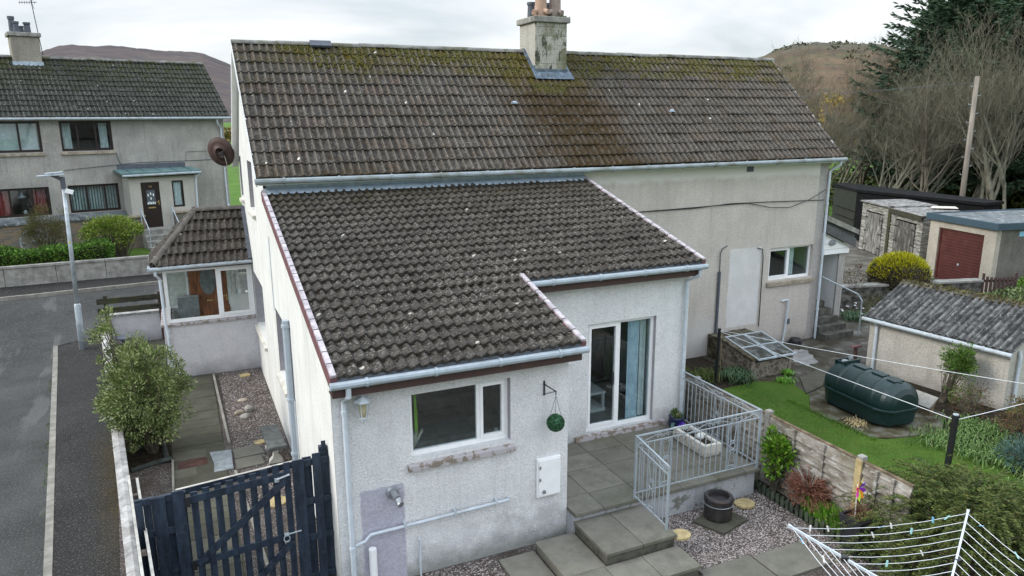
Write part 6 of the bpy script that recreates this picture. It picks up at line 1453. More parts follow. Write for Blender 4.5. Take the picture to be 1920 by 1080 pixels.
for (yy,s,g) in ys_: rings.append(mb.add(tankring(yy,s,g)))
m = 31
for a, b in zip(rings[:-1], rings[1:]):
    for k in range(m): mb.f.append((a+k, a+(k+1)%m, b+(k+1)%m, b+k))
mb.f.append(tuple(rings[0]+k for k in range(m))); mb.f.append(tuple(rings[-1]+k for k in range(m))[::-1]); build('tank_shell', mb, M['tank'], t, smooth=False, bevel=.01)
mb = MB(TM); fl = [(.66*math.cos(a)*(1 if abs(math.cos(a)) < .8 else .98), 1.16*math.sin(a)) for a in [2*PI*k/40 for k in range(40)]]
fl = [(max(-.655,min(.655,x*1.25)), max(-1.14,min(1.14,y*1.12))) for x,y in fl]
mb.prism([(x,y,.40) for x,y in fl], (0,0,.075)); build('seam_flange', mb, M['tank'], t, bevel=.015)
mb = MB(TM); mb.prism([(x*.93,y*.93,.06) for x,y in fl], (0,0,.338)); mb.prism([(x*.75,y*.75,.0) for x,y in fl], (0,0,.06)); build('tank_belly', mb, M['tank'], t, bevel=.02)
mb = MB(TM); mb.box(-.26,.26,.62,.66,1.05,1.16); mb.box(-.26,.26,.92,.96,.99,1.12); mb.box(-.22,-.18,.66,.92,1.0,1.1); mb.box(.18,.22,.66,.92,1.0,1.1); mb.box(-.12,.12,.1,.5,1.06,1.11); mb.box(-.12,.12,-.45,-.1,1.06,1.11); mb.box(-.16,.16,-.85,-.6,1.05,1.10); mb.box(-.05,.05,-.9,.6,1.06,1.085); build('top_moulding', mb, M['tank'], t, bevel=.012)
mb = MB(TM); mb.lathe((-.08,.79,1.06), [(.09,0),(.09,.05),(.07,.06)], 16); mb.lathe((.10,.79,1.06), [(.045,0),(.045,.09),(.06,.09),(.05,.14),(.02,.15)], 14); build('filler_cap', mb, M['slab_pale'], t)
t = thing('wood_box', 'small brown wooden box with a grey lid on the ground between oil tank and shed', 'box', (14.9,10.2,0))
mb = MB(); mb.prism([(14.55,9.95,.0),(14.66,9.95,.0),(14.66,9.95,.2),(14.75,9.95,.36),(14.55,9.95,.2)], (0,.5,0)); build('box_body', mb, M['fence_rust'], t); mb = MB(); mb.prism([(14.5,9.93,.2),(14.75,9.93,.40),(14.75,9.93,.43),(14.48,9.93,.23)], (0,.54,0)); build('lid', mb, M['concrete'], t)
# low outhouse with corrugated roof
t = thing('low_outhouse', 'low cream rendered outhouse with a grey lichened corrugated roof', 'outhouse', (16.5,11,0))
aS = math.atan2(.40, 3.30); MS = Matrix.Translation((15.97,12.83,0)) @ Matrix.Rotation(aS, 4, 'Z')   # local -y runs towards the camera along the eave
LS = 3.34; WS = 3.0
mb = MB(MS); mb.box(0,.15,-LS,0,-.1,1.42); mb.prism([(.151,-LS,-.1),(WS,-LS,-.1),(WS,-LS,1.42),(WS/2,-LS,2.05),(.151,-LS,1.46)], (0,.15,0)); mb.prism([(.151,-.15,-.1),(WS,-.15,-.1),(WS,-.15,1.42),(WS/2,-.15,2.05),(.151,-.15,1.46)], (0,.15,0)); mb.box(WS-.15,WS,-LS+.151,-.151,-.1,1.42); build('outhouse_wall', mb, M['wall_shed'], t)
def corr():
    s = NT('lichened_corrugated_sheet'); c = s.mix(s.rng(s.noise(2.5,6,stretch=(1,2,1),rough=.75), .42, .62), (.045,.045,.045), (.19,.19,.185))
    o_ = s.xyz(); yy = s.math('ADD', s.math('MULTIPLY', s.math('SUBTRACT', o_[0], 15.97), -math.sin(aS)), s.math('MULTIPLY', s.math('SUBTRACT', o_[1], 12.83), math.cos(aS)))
    wv = s.math('COSINE', s.math('MULTIPLY', s.math('ADD', yy, 3.46), 2*PI/.14917)); corrw = s.rng(wv, -.7, .5); c = s.mix(s.rng(s.noise(9,6,rough=.8,off=(2,2,0)), .54, .66, 0, .8), c, (.32,.32,.31)); c = s.mix(s.math('MULTIPLY', s.math('SUBTRACT', 1, corrw), .5), c, (.022,.022,.020)); c = s.mix(s.rng(s.noise(6,5,rough=.8,off=(7,2,0)), .52, .62, 0, .9), c, (.03,.03,.028)); s.bump(s.noise(60,3), .4, .01); return s.fin(c, .92, .12)  # dirt in the troughs; its dark tint also stands in for ridge shading
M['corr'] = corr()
for side in (0,1):
    mb = MB(MS); n = 150; y0 = -LS-.12; L_ = LS+.24
    xe, xr_ = (-.12, WS/2) if side == 0 else (WS+.12, WS/2)
    rows = ((xe,1.40),(xr_,2.14)); v0 = []
    for (x, z) in rows: v0.append(mb.add([(x, y0+L_*k/n, z+.034*math.cos(2*PI*k/6.25)) for k in range(n+1)]))
    for k in range(n): mb.f.append((v0[0]+k, v0[0]+k+1, v0[1]+k+1, v0[1]+k))
    for j in range(1,4):
        yj = y0+L_*j/4; b0 = mb.add([(x, yj+.1*k/6, z+.03+.026*math.cos(2*PI*(k*n/L_*.1/6+j*n/4)/6.25)) for (x,z) in rows for k in range(7)])
        for k in range(6): mb.f.append((b0+k, b0+k+1, b0+7+k+1, b0+7+k))
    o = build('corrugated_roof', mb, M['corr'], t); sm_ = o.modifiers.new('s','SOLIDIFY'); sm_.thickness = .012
for j in range(1,4):
    yj = -LS-.12+(LS+.24)*j/4; mb = MB(MS); mb.prism([(-.12,yj,1.455),(WS/2,yj,2.195),(WS/2,yj,2.175),(-.12,yj,1.435)], (0,.035,0)); build('sheet_joint', mb, M['rubber'], t)
M['mossridge'] = simple('mossy_ridge', (.12,.11,.08), .95, .1, var=.5, scale=9, bump=.8, bscale=25, dirt=((.04,.03,.015), 8, .45, .6, .8))
mb = MB(MS); 
for k in range(10):
    a, b = -LS-.12+k*(LS+.24)/10, -LS-.12+(k+1)*(LS+.24)/10+.02; mb.prism([(WS/2-.16,a,2.10),(WS/2,a,2.20),(WS/2+.16,a,2.10),(WS/2+.14,a,2.07),(WS/2,a,2.16),(WS/2-.14,a,2.07)], (0,b-a,0))
build('ridge', mb, M['mossridge'], t); 
mb = MB()
for k in range(900):
    p = MS @ Vector((WS/2+R.gauss(-.03,.09), R.uniform(-LS-.1,.1), 2.17+R.uniform(-.03,.03))); mb.leaf(p, (R.uniform(-1,1),R.uniform(-1,1),R.uniform(0,1)), R.uniform(.03,.07), .03)
build('moss', mb, M['moss'], t)
gutter(t, MS @ Vector((-.18,-LS-.1,1.34)), MS @ Vector((-.18,.12,1.36)), 'gutter', .05, 1.1)
pipe(t, [MS @ Vector((-.16,-.22,1.33)), MS @ Vector((-.06,-.22,1.2)), MS @ Vector((-.06,-.22,0))], .04)
pipe(t, [MS @ Vector((.32,-LS-.02,1.35)), MS @ Vector((.32,-LS-.06,1.2)), MS @ Vector((.32,-LS-.06,0))], .04, 'pipe_white')
mb = MB(MS); mb.tube([(-.02,-LS+.9,1.38),(-.02,-LS+.88,1.1),(-.03,-LS+1.0,.9)], .008, 4); build('cable', mb, M['dark_metal'], t)
t = thing('washing_prop', 'dark red post with a short cross arm beside the left corner of the outhouse', 'post', (15.75,13.0,0)); mb = MB(); mb.box(15.72,15.79,12.97,13.04,-.05,.55); build('post', mb, M['dishbrown'], t); mb = MB(); mb.box(15.60,15.92,12.96,13.05,.553,.60); build('cross_arm', mb, M['verge_red'], t)
# cold frame against the neighbour's wall
t = thing('cold_frame', 'old brick cold frame with broken glass lights in white frames', 'cold frame', (13.3,14.3,0))
mb = MB(); mb.prism([(12.66,13.45,-.1),(12.66,14.7,-.1),(12.66,14.7,.72),(12.66,13.45,.48)], (.12,0,0)); mb.prism([(13.9,13.45,-.1),(13.9,14.7,-.1),(13.9,14.7,.66),(13.9,13.45,.42)], (.10,0,0)); mb.box(12.781,13.899,13.47,13.56,-.1,.40); mb.box(12.781,13.899,14.62,14.7,-.1,.66)
s_ = NT('lichened_brick'); c = s_.mix(s_.rng(s_.voro(9), .15, .35), (.09,.075,.06), (.22,.19,.155)); c = s_.mix(s_.rng(s_.noise(7,5,rough=.7), .5, .62, 0, .8), c, (.05,.04,.025)); s_.bump(s_.voro(9), .8, .03); M['oldbrick'] = s_.fin(c, .95, .1)
build('brick_side', mb, M['oldbrick'], t)
mb = MB(); mb.prism([(12.64,13.42,.482),(12.80,13.42,.482),(12.80,14.72,.725),(12.64,14.72,.725)], (0,0,.05)); build('coping', mb, M['mossridge'], t)
for (x0,x1,zz) in ((12.80,13.42,0),(13.44,14.06,.0)):
    mb = MB(); za = lambda y: .50+(y-13.4)*.19
    for (a,b,c,d) in ((x0,x0+.04,13.36,14.66),(x1-.04,x1,13.36,14.66),(x0+.041,x1-.041,13.36,13.40),(x0+.041,x1-.041,14.62,14.66),(x0+.041,x1-.041,14.0,14.04)): mb.prism([(a,c,za(c)),(b,c,za(c)),(b,d,za(d)),(a,d,za(d))], (0,0,.035))
    fo = build('light_frame', mb, M['galv'], t)
    for (c, d) in ((13.4,14.0),(14.04,14.62)):
        mb = MB(); mb.prism([(x0+.04,c,za(c)+.012),(x1-.04,c,za(c)+.012),(x1-.04,d,za(d)+.012),(x0+.04,d,za(d)+.012)], (0,0,.006)); 
        if 'dirtyglass' not in M: M['dirtyglass'] = simple('dirty_glass', (.10,.105,.10), .15, .6, var=.5, scale=4, dirt=((.03,.028,.02), 6, .48, .58, .9))
        build('pane', mb, M['dirtyglass'], fo)
mb = MB(); mb.box(12.9,14.2,14.95,15.44,-.1,.62); build('moss_ledge', mb, M['mossridge'], t)
t = thing('black_bucket', 'overturned black bucket on the ground by the neighbour wall', 'bucket', (15.85,15.2,0)); mb = MB(); mb.lathe((15.95,15.25,.0), [(.19,0),(.17,.10),(.14,.15),(.05,.16)], 16); build('bucket', mb, M['rubber'], t)
M['strap'] = foliage('strap_leaf', [(.03,.07,.03),(.06,.11,.05),(.10,.16,.07)], dark=.3)
def strappy(name, lab, c, n, L, mt, cat='plant', spread=.3, lean=1):
    t = thing(name, lab, cat, (c[0],c[1],0)); mb = MB()
    for k in range(n):
        a = R.random()*2*PI; p = Vector((c[0]+R.gauss(0,spread*.5),c[1]+R.gauss(0,spread*.5),c[2])); d = Vector((math.cos(a),math.sin(a),0)); l = R.uniform(.6,1)*L; w = Vector((-d.y,d.x,0))*.009
        q = p+d*l*.3*lean+Vector((0,0,l*.6)); r = p+d*l*.8*lean+Vector((0,0,l*.35)); mb.face([p-w,p+w,q+w,q-w]); mb.face([q-w,q+w,r])
    build('leaves', mb, M[mt], t); return t
strappy('strap_leaf_plant', 'grey-green arching strap-leaved plant at the foot of the cold frame', (12.35,13.55,0), 260, .5, 'strap', spread=.35)
strappy('bedding_plant', 'dull olive clump under the dark clothes pole', (11.5,14.0,0), 260, .4, 'juniper', spread=.5)
strappy('bedding_plant', 'dark green clump beside the patio downpipe, behind the fence', (10.2,14.2,0), 300, .45, 'strap', spread=.5)
strappy('green_weed', 'bright green weed at the front corner of the cold frame', (13.75,13.3,0), 90, .25, 'iris', spread=.12)
strappy('grass_tuft', 'green tuft at the far edge of the neighbour lawn', (13.3,12.95,0), 140, .18, 'iris', spread=.2)
strappy('grass_tuft', 'pale tuft of dry grass beside the oil tank', (12.75,10.3,0), 120, .2, 'log', spread=.2)
# dark clothes poles and lines
P1 = Vector((11.62,13.5,1.45)); P2 = Vector((12.74,8.2,1.05)); P3 = Vector((15.7,7.89,1.2))
t = thing('clothes_pole', 'slim black clothes pole with white lines near the patio railing corner', 'clothes pole', (11.62,13.5,0)); mb = MB(); mb.tube([(11.6,13.5,-.1),P1], .04, 10); build('pole', mb, M['rubber'], t); mb = MB(); mb.tube([P1+Vector((.045,-.03,-.06)),(11.68,13.46,.7),(11.66,13.44,.1)], .004, 4); build('cord_end', mb, M['log'], t)
t = thing('clothes_pole', 'thick black clothes pole standing in the neighbour lawn', 'clothes pole', (12.74,8.2,0)); mb = MB(); mb.tube([(12.70,8.2,-.1),P2], .058, 12); build('pole', mb, M['rubber'], t); mb = MB(); mb.tube([P2,P2+Vector((0,0,.02))], .05, 12); build('cap', mb, M['galv'], t)
mb = MB(); mb.tube([(15.7,7.89,-.1),(15.7,7.89,1.22)], .05, 10); tag(build('clothes_pole', mb, M['rubber']), 'black clothes pole at the outer end of the white washing lines', 'clothes pole')
def sag(a, b, s): return [a.lerp(b, k/10)-Vector((0,0,s*4*(k/10)*(1-k/10))) for k in range(11)]
for a, b, s, lb in ((P1-Vector((0,0,.06)),P2-Vector((0,0,.10)),.02,'white washing line between the two black poles above the oil tank'),(P1-Vector((0,0,.04)),P3-Vector((0,0,.05)),.05,'white washing line running from the slim pole across the outhouse wall'),(P2-Vector((0,0,.10)),P3-Vector((0,0,.06)),.01,'short white washing line running right from the thick black pole')):
    mb = MB(); mb.tube(sag(a,b,s), .0065, 5); tag(build('washing_line', mb, M['line']), lb, 'washing line', 'white washing lines')
# border plants
M['climber'] = foliage('rose_leaf', [(.04,.09,.015),(.07,.15,.02),(.12,.22,.03),(.10,.13,.04)], clump=4, dark=.3); M['reddish'] = foliage('reddish_leaf', [(.06,.07,.02),(.12,.08,.03),(.14,.045,.03),(.08,.11,.03)], clump=4, dark=.3); M['bluejun'] = foliage('blue_juniper', [(.03,.07,.06),(.06,.12,.10),(.10,.17,.15)], clump=4, dark=.4); M['border'] = foliage('border_leaf', [(.035,.085,.015),(.07,.14,.025),(.12,.20,.05),(.20,.26,.10)], clump=3, dark=.3)
t = thing('climbing_rose', 'green climbing rose growing up the cream outhouse wall', 'climber', (15.6,10.3,0)); mb = MB()
cl = clumpy(mb, (15.75,10.2,1.0), (.16,.45,.40), 44, 3000, .055, .035, .2, .15, .2); clumpy(mb, (15.7,10.0,.35), (.2,.5,.3), 24, 600, .05, .03, .3, .12, .2); build('leaves', mb, M['climber'], t); mb = MB(); branches(mb, (15.6,10.4,0), [c[0] for c in cl], .012); build('stem', mb, M['twig'], t)
def shrub(name, lab, c, rad, n, L, w, mt, ncl=40, crad=.15, cat='shrub', stem=True, low=-1, shell=.5):
    t = thing(name, lab, cat, (c[0],c[1],0)); mb = MB(); cl = clumpy(mb, c, rad, ncl, n, L, w, shell, crad, .3, low=low); build('leaves', mb, M[mt], t)
    if stem: mb = MB(); branches(mb, (c[0],c[1],0), [q[0] for q in cl], .012); build('stem', mb, M['twig'], t)
    return t
shrub('brown_shrub', 'brownish leggy shrub at the foot of the climbing rose', (15.3,9.6,.42), (.35,.45,.35), 700, .06, .02, 'reddish'); shrub('berberis_shrub', 'reddish green shrub in the border at the right edge, below the outhouse corner', (15.2,8.35,.45), (.6,.7,.4), 2600, .05, .03, 'reddish', 50, .2)
shrub('blue_juniper', 'low spreading blue-green juniper at the right edge of the border', (14.25,7.3,.2), (.75,.85,.22), 5200, .07, .018, 'bluejun', 70, .17, low=-.2)
for i, (x, y, n_, lb) in enumerate(((13.6,9.0,'a','bright green strappy clump at the near end of the tank base'),(14.1,8.9,'b','bright green strappy clump between tank base and climbing rose'),(13.75,8.35,'c','pale green strappy clump right of the thick black pole'),(14.2,8.1,'d','pale green strappy clump in front of the reddish shrub'),(13.75,7.9,'e','fresh green clump touching the blue juniper'),(14.8,9.2,'f','green clump under the climbing rose'))):
    strappy('border_plant', lb, (x,y,0), 260, .28, 'border', spread=.5)
for i in range(3): strappy('border_plant', ('green tuft in the border behind the blue juniper, nearest the outhouse','green tuft in the border behind the blue juniper, middle one','green tuft in the border below the blue juniper')[i], ((14.9,8.8,0),(14.7,7.9,0),(13.6,6.9,0))[i], 200, .3, 'border', spread=.45)

# short grass standing on the lawns
mb = MB()
import itertools
def inlawn(x, y): return 9.25 < x < 12.45+.0*y and 6.6 < y < 13.2 or (12.4 < x < 13.3 and 6.8 < y < 9.4)
for k in range(26000):
    x, y = R.uniform(9.25,13.9), R.uniform(5.5,13.2)
    if not inlawn(x,y) and not (x < 13.4 and y < 9.2): continue
    p = Vector((x,y,-.002)); h = R.uniform(.012,.035); a = R.random()*6; w = Vector((math.cos(a),math.sin(a),0))*.006; mb.face([p-w,p+w,p+Vector((R.uniform(-.015,.015),R.uniform(-.015,.015),h))])
for k in range(1500):       # ragged edge tufts
    y = R.uniform(9.6,12); x = 12.48+R.gauss(0,.05)
    p = Vector((x,y,0)); h = R.uniform(.03,.07); a = R.random()*6; w = Vector((math.cos(a),math.sin(a),0))*.006; mb.face([p-w,p+w,p+Vector((R.uniform(-.03,.03),R.uniform(-.03,.03),h))])
tag(build('lawn_grass', mb, M['grasscol']), kind='stuff')
# ================================================================== GARAGES, POLE, WOODS AND HILLS
sheet('garage_yard', [(18.3,18.2),(24,17.0),(24,14.8),(27,13.5),(60,14),(60,34),(31,34),(20,26)], -.004, M['yard'], 0)
mb = MB(); mb.prism([(27.3,17.9,-.05),(27.6,20.0,-.05),(26.6,20.0,-.05),(26.2,18.0,-.05)], (0,0,.07)); struct('concrete_apron', mb, M['slab_old'])
def poly_prism(mb, pts, z0, z1): mb.prism([(x,y,z0) for x,y in pts], (0,0,z1-z0)); return mb
# red door garage
t = thing('red_door_garage', 'cream rendered garage with dark red up-and-over door and blue-grey flat roof', 'garage', (29.5,18.5,0))
a0, a1 = Vector((27.66,19.95)), Vector((27.05,16.86)); ux = (a1-a0).normalized(); L0 = (a1-a0).length; ny = Vector((-ux.y, ux.x)); DG = 6.0
MG = Matrix(((ux.x,ny.x,0,a0.x),(ux.y,ny.y,0,a0.y),(0,0,1,0),(0,0,0,1)))
mb = MB(); wall(mb, (a0.x,a0.y,0), (ux.x,ux.y,0), L0, -.1, 2.42, .2, [(.48,.48+2.15,-.1,2.08)]); build('front_wall', mb, M['wall_garage'], t)
mb = MB(MG); mb.box(L0-.2,L0,.201,DG,-.1,2.42); build('side_wall', mb, M['wall_garage_side'], t); mb = MB(MG); mb.box(0,.2,.201,DG,-.1,2.42); mb.box(.2,L0-.2,DG-.2,DG,-.1,2.42); build('side_wall', mb, M['wall_garage'], t)
M['reddoor'] = simple('dark_red_door', (.075,.020,.017), .5, .35, var=.1, scale=3, stretch=(1,1,.5), dirt=((.16,.07,.06), 3, .55, .75, .3)); M['bluetrim'] = simple('blue_grey_trim', (.045,.075,.10), .5, .3, var=.1)
mb = MB(MG); mb.box(.55,2.56,.10,.12,0,2.0)
for k in range(17): mb.box(.56,2.55,.085,.0995,.01+.118*k,.01+.118*k+.10)
dr = build('garage_door', mb, M['reddoor'], t)
mb = MB(MG); mb.box(.481,.549,.06,.13,0,2.07); mb.box(2.561,2.629,.06,.13,0,2.07); mb.box(.55,2.56,.06,.13,2.001,2.07); build('door_frame', mb, M['reddoor'], dr); mb = MB(MG); mb.box(1.5,1.58,.06,.084,.72,.80); build('handle', mb, M['galv'], dr)
mb = MB(MG); mb.box(-.12,L0+.14,-.14,-.02,2.36,2.60); mb.box(L0+.02,L0+.14,-.0199,DG+.1,2.36,2.60); mb.box(-.12,0-.02,-.0199,DG+.1,2.36,2.60); build('roof_trim', mb, M['bluetrim'], t); mb = MB(MG); mb.box(-.02,L0+.02,-.02,DG+.1,2.43,2.56); build('flat_roof', mb, M['slate'], t)
mb = MB(MG); mb.box(L0+.001,L0+.012,1.0,1.32,2.08,2.26); build('blue_sign', mb, simple('small_blue_sign', (.25,.50,.65), .5), t)
mb = MB(MG); mb.box(L0+.001,L0+.03,3.2,3.9,.2,1.5); build('side_door', mb, M['reddoor'], t)
# old wooden garages
t = thing('wooden_garages', 'pair of old weathered timber garages with peeling plank doors', 'garage', (31,23,0))
b0, b1 = Vector((30.55,25.75)), Vector((28.05,20.55)); ux = (b1-b0).normalized(); L1 = (b1-b0).length; ny = Vector((-ux.y, ux.x))
MW = Matrix(((ux.x,ny.x,0,b0.x),(ux.y,ny.y,0,b0.y),(0,0,1,0),(0,0,0,1)))
def planks(name, a, b, stretch, cut=(.45,.6)):
    s = NT(name); c = s.mix(s.rng(s.noise(5,6,stretch=stretch,rough=.75), *cut), a, b); c = s.mix(s.rng(s.noise(2,4), .5, .7, 0, .4), c, tuple(k*.5 for k in a)); s.bump(s.noise(14,4,stretch=stretch), .4, .01); return s.fin(c, .9, .15)
M['peel'] = planks('peeling_plank', (.10,.095,.082), (.34,.33,.30), (3,3,.4)); M['peeldark'] = planks('dark_peeling_plank', (.075,.07,.06), (.27,.26,.235), (3,3,.4), (.5,.62)); M['clap'] = planks('peeling_clapboard', (.13,.122,.105), (.38,.37,.335), (.5,.5,4))
def garage_wd(u0, u1, zt0, zt1, dmat, lab):
    mb = MB(MW); n = 14
    for k in range(n):
        z = 2.3*k/n
        for (p, q) in ((u0,u0+.45),(u1-.5,u1)): mb.prism([(p,0,z),(p,.03,z+2.3/n),(p,.05,z+2.3/n),(p,.05,z)], (q-p,0,0))
    for k in range(3):
        z = 1.96+.11*k; mb.prism([(u0+.451,0,z),(u0+.451,.03,z+.11),(u0+.451,.05,z+.11),(u0+.451,.05,z)], (u1-u0-.952,0,0))
    f = build('clapboard_front', mb, M['clap'], t)
    for (p, q) in ((u0+.47,(u0+u1)/2-.02),((u0+u1)/2+.0,u1-.52)):
        mb = MB(MW); m = 9
        for k in range(m): a = p+(q-p)*k/m; mb.box(a+.004,a+(q-p)/m-.004,-.02+R.uniform(-.004,.004),.01,.05+R.uniform(-.03,.02),1.90+R.uniform(-.01,.01))
        d = build('door', mb, M[dmat], t); d['label'] = lab
        mb = MB(MW); e = p if p < (u0+u1)/2-.3 else q; sg = 1 if e == p else -1
        for z in (.35,1.0,1.65): mb.box(min(e,e+sg*.28),max(e,e+sg*.28),-.032,-.021,z-.025,z+.025)
        build('hinge', mb, M['dark_metal'], d)
garage_wd(.05,2.75,2.3,2.3,'peel','pale peeling plank door'); garage_wd(3.0,5.72,2.3,2.3,'peeldark','dark peeling plank door')
mb = MB(MW); mb.box(2.76,2.99,-.03,.1,0,2.42); build('black_post', mb, M['old_wood'], t)
mb = MB(MW); mb.box(.05,.1,.051,2,0,2.3); mb.box(5.67,5.72,.051,2,0,2.3); mb.box(.1,5.67,1.95,2,0,2.3); build('side_wall', mb, M['clap'], t)
M['felt'] = planks('peeling_roof_felt', (.09,.085,.08), (.34,.335,.32), (.6,2,2), (.42,.6))
mb = MB(MW); mb.prism([(0,-.1,2.33),(2.9,-.1,2.36),(2.9,2.1,2.42),(0,2.1,2.38)], (0,0,.05)); mb.prism([(2.91,-.1,2.30),(5.8,-.1,2.32),(5.8,2.1,2.40),(2.91,2.1,2.36)], (0,0,.05)); build('felt_roof', mb, M['felt'], t)
mb = MB(MW); mb.box(2.99,5.8,-.12,-.101,2.16,2.36); build('fascia', mb, M['old_wood'], t)
t = thing('white_roof_sheet', 'loose white sheet lying on the roof beside the red door garage', 'sheet', (29.5,21,2.6)); mb = MB(); mb.prism([(29.95,21.7,2.46),(30.6,22.1,2.46),(31.0,21.3,2.5),(30.5,20.8,2.5)], (0,0,.02)); build('sheet', mb, M['sill_pale'], t)
# long black shed
t = thing('black_shed', 'long low black timber building with flat felt roof behind the garages', 'shed', (33,26,0))
pp = [(32.34,27.67),(32.44,20.95),(33.6,21.0),(34.9,30.6),(33.94,30.59)]
M['blackboard'] = planks('black_boarding', (.006,.006,.007), (.022,.021,.02), (1,1,6), (.5,.7)); M['greenblack'] = planks('dark_green_boarding', (.028,.030,.024), (.042,.045,.036), (1,1,6))
mb = MB(); i = 0
mb.prism([(x,y,-.1) for x,y in (pp[0],(32.44,20.95),(32.7,20.95),(32.6,27.6))], (0,0,2.62)); build('boarded_wall', mb, M['blackboard'], t)
mb = MB(); mb.prism([(x,y,-.1) for x,y in (pp[0],(32.601,27.6),(34.2,30.5),pp[4])], (0,0,2.62)); wl = build('end_wall', mb, M['greenblack'], t)
mb = MB(); mb.prism([(x,y,-.1) for x,y in ((32.7,20.95),(33.6,21.0),(34.9,30.6),(34.2,30.5),(32.6,27.6))], (0,0,2.60)); build('building_core', mb, M['blackboard'], t)
for z in (.5,1.0,1.45): 
    mb = MB(); mb.bar((32.30,27.72,z+.05),(33.6,30.05,z+.05), .02,.03); build('cover_strip', mb, M['blackboard'], t)
mb = MB(); mb.prism([(x,y,2.525) for x,y in ((32.25,27.6),(32.35,20.85),(33.7,20.9),(35.0,30.7),(33.9,30.7))], (0,0,.13)); build('flat_roof', mb, M['blackboard'], t)
# telegraph pole
t = thing('telegraph_pole', 'bare weathered wooden pole with climbing pegs leaning beside the garages', 'pole', (37.3,25.1,0))
pa, pb = Vector((37.05,25.13,-.1)), Vector((36.96,25.15,8.3)); M['polewood'] = simple('grey_pole_wood', (.24,.21,.18), .85, .15, var=.2, scale=3, stretch=(4,4,.4), bump=.4)
mb = MB(); mb.tube([pa,pb], [.145,.105], 14); build('pole', mb, M['polewood'], t, smooth=True)
for k in range(11):
    f = .42+k*.052; p = pa.lerp(pb, f); sx = 1 if k % 2 else -1; mb = MB(); mb.tube([p, p+Vector((.9*sx*.26,-.4*sx*.26,0)), p+Vector((.9*sx*.27,-.4*sx*.27,.07))], .014, 5); build('step_peg', mb, M['galv'], t)
# stone walls, little gate, shrubs by the garages
M['darkstone'] = simple('dark_wall_stone', (.10,.095,.085), .95, .12, var=.5, scale=6, bump=.9, bscale=9, dirt=((.18,.17,.15), 6, .5, .65, .7))
t = thing('stone_garden_wall', 'low dark stone garden wall between the yellow shrub and the picket gate', 'wall', (22,16.5,0))
mb = MB(); mb.prism([(19.2,17.9,-.1),(25.15,15.95,-.1),(25.15,15.95,.78),(19.2,17.9,.70)], (.08,.28,0)); build('stonework', mb, M['darkstone'], t); mb = MB(); mb.prism([(19.18,17.84,.703),(25.17,15.90,.783),(25.17,15.90,.86),(19.18,17.84,.78)], (.12,.36,0)); build('coping', mb, M['concrete'], t, bevel=.01)
t = thing('picket_gate', 'small dark brown picket gate in front of the red door garage', 'gate', (25.5,15.9,0))
g0, g1 = Vector((25.25,15.98,0)), Vector((26.35,15.55,0)); dg = (g1-g0)
for k in range(9):
    p = g0+dg*k/8; mb = MB(); h = .98-.06*math.sin(PI*k/8)+(.1 if k in (0,8) else 0); mb.obox(p+Vector((0,0,h/2)), dg.normalized()*.04, (.01,.02,0), (0,0,h/2)); build('picket', mb, M['fascia'], t)
for z in (.25,.8): mb = MB(); mb.bar(g0+Vector((.015,.04,z)), g1+Vector((.015,.04,z)), .03,.08); build('cross_rail', mb, M['fascia'], t)
mb = MB(); mb.bar(g0+Vector((-.01,-.04,.25)), g1+Vector((-.01,-.04,.8)), .03,.07); build('brace', mb, M['fascia'], t)
M['goldgreen'] = foliage('golden_conifer', [(.20,.22,.012),(.40,.38,.015),(.58,.52,.02),(.70,.60,.025),(.30,.34,.02)], clump=5, dark=.3)
t = thing('golden_shrub', 'domed bright yellow-green shrub on the dark wall in front of the wooden garages', 'shrub', (22.3,17.3,0))
mb = MB(); c = Vector((22.75,17.35,.95))
for k in range(5200):
    a = R.random()*2*PI; el = math.asin(R.random()); d = Vector((math.cos(a)*math.cos(el)*1.02, math.sin(a)*math.cos(el)*.95, math.sin(el)*.78)); q = c+d*R.uniform(.75,1.0)*(1+.08*mnoise.noise(d*4)); mb.leaf(q, d+Vector((R.gauss(0,.35),R.gauss(0,.35),R.uniform(.2,1.0))), R.uniform(.08,.18), .03)
build('leaves', mb, M['goldgreen'], t)
mb = MB(); mb.lathe((22.75,17.35,.2), [(.3,0),(.7,.2),(.98,.5),(1.0,.8),(.9,1.1),(.3,1.4)], 16); build('woody_base', mb, M['twig2'] if 'twig2' in M else M['soil'], t)
mb = MB()
for k in range(1200): 
    a = R.random()*2*PI; z = R.uniform(.3,.95); mb.leaf((22.75+math.cos(a)*(.7+z*.35),17.35+math.sin(a)*(.75+z*.3),z), (R.gauss(0,1),R.gauss(0,1),R.uniform(-.3,.6)), .2, .015)
build('dry_twigs', mb, M['shrub_br'], t)
shrub('rose_bush', 'sparse reddish rose bush left of the golden shrub', (20.9,17.6,.95), (.45,.45,.55), 700, .07, .035, 'reddish', 30, .14, low=-1); shrub('rose_bush', 'low thorny dark bush at the foot of the stone garden wall', (20.8,16.3,.3), (.8,.5,.35), 1100, .08, .02, 'shrub_br', 30, .2)
strappy('daffodil_clump', 'green clump with white flowers beside the side entrance wall', (19.6,16.4,0), 260, .4, 'strap', spread=.45)
mb = MB()
for k in range(9): 
    x, y = 19.7+R.uniform(-.6,.8), 16.3+R.uniform(-.4,.4); z = R.uniform(.25,.45); a_ = R.random()*6
    for j in range(5): mb.leaf((x,y,z), (math.cos(a_+j*1.26),math.sin(a_+j*1.26),.3), .05, .035)
tag(build('white_flowers', mb, M['upvc']), 'little white flowers scattered in the clump beside the side entrance', 'flowers')
M['hedge2'] = foliage('pale_hedge', [(.06,.10,.03),(.11,.16,.05),(.17,.22,.08),(.22,.26,.11)], clump=3, dark=.35)
t = thing('pale_green_hedge', 'flat-topped pale green hedge behind the outhouse, at the right edge', 'hedge', (24.6,13.5,0)); mb = MB()
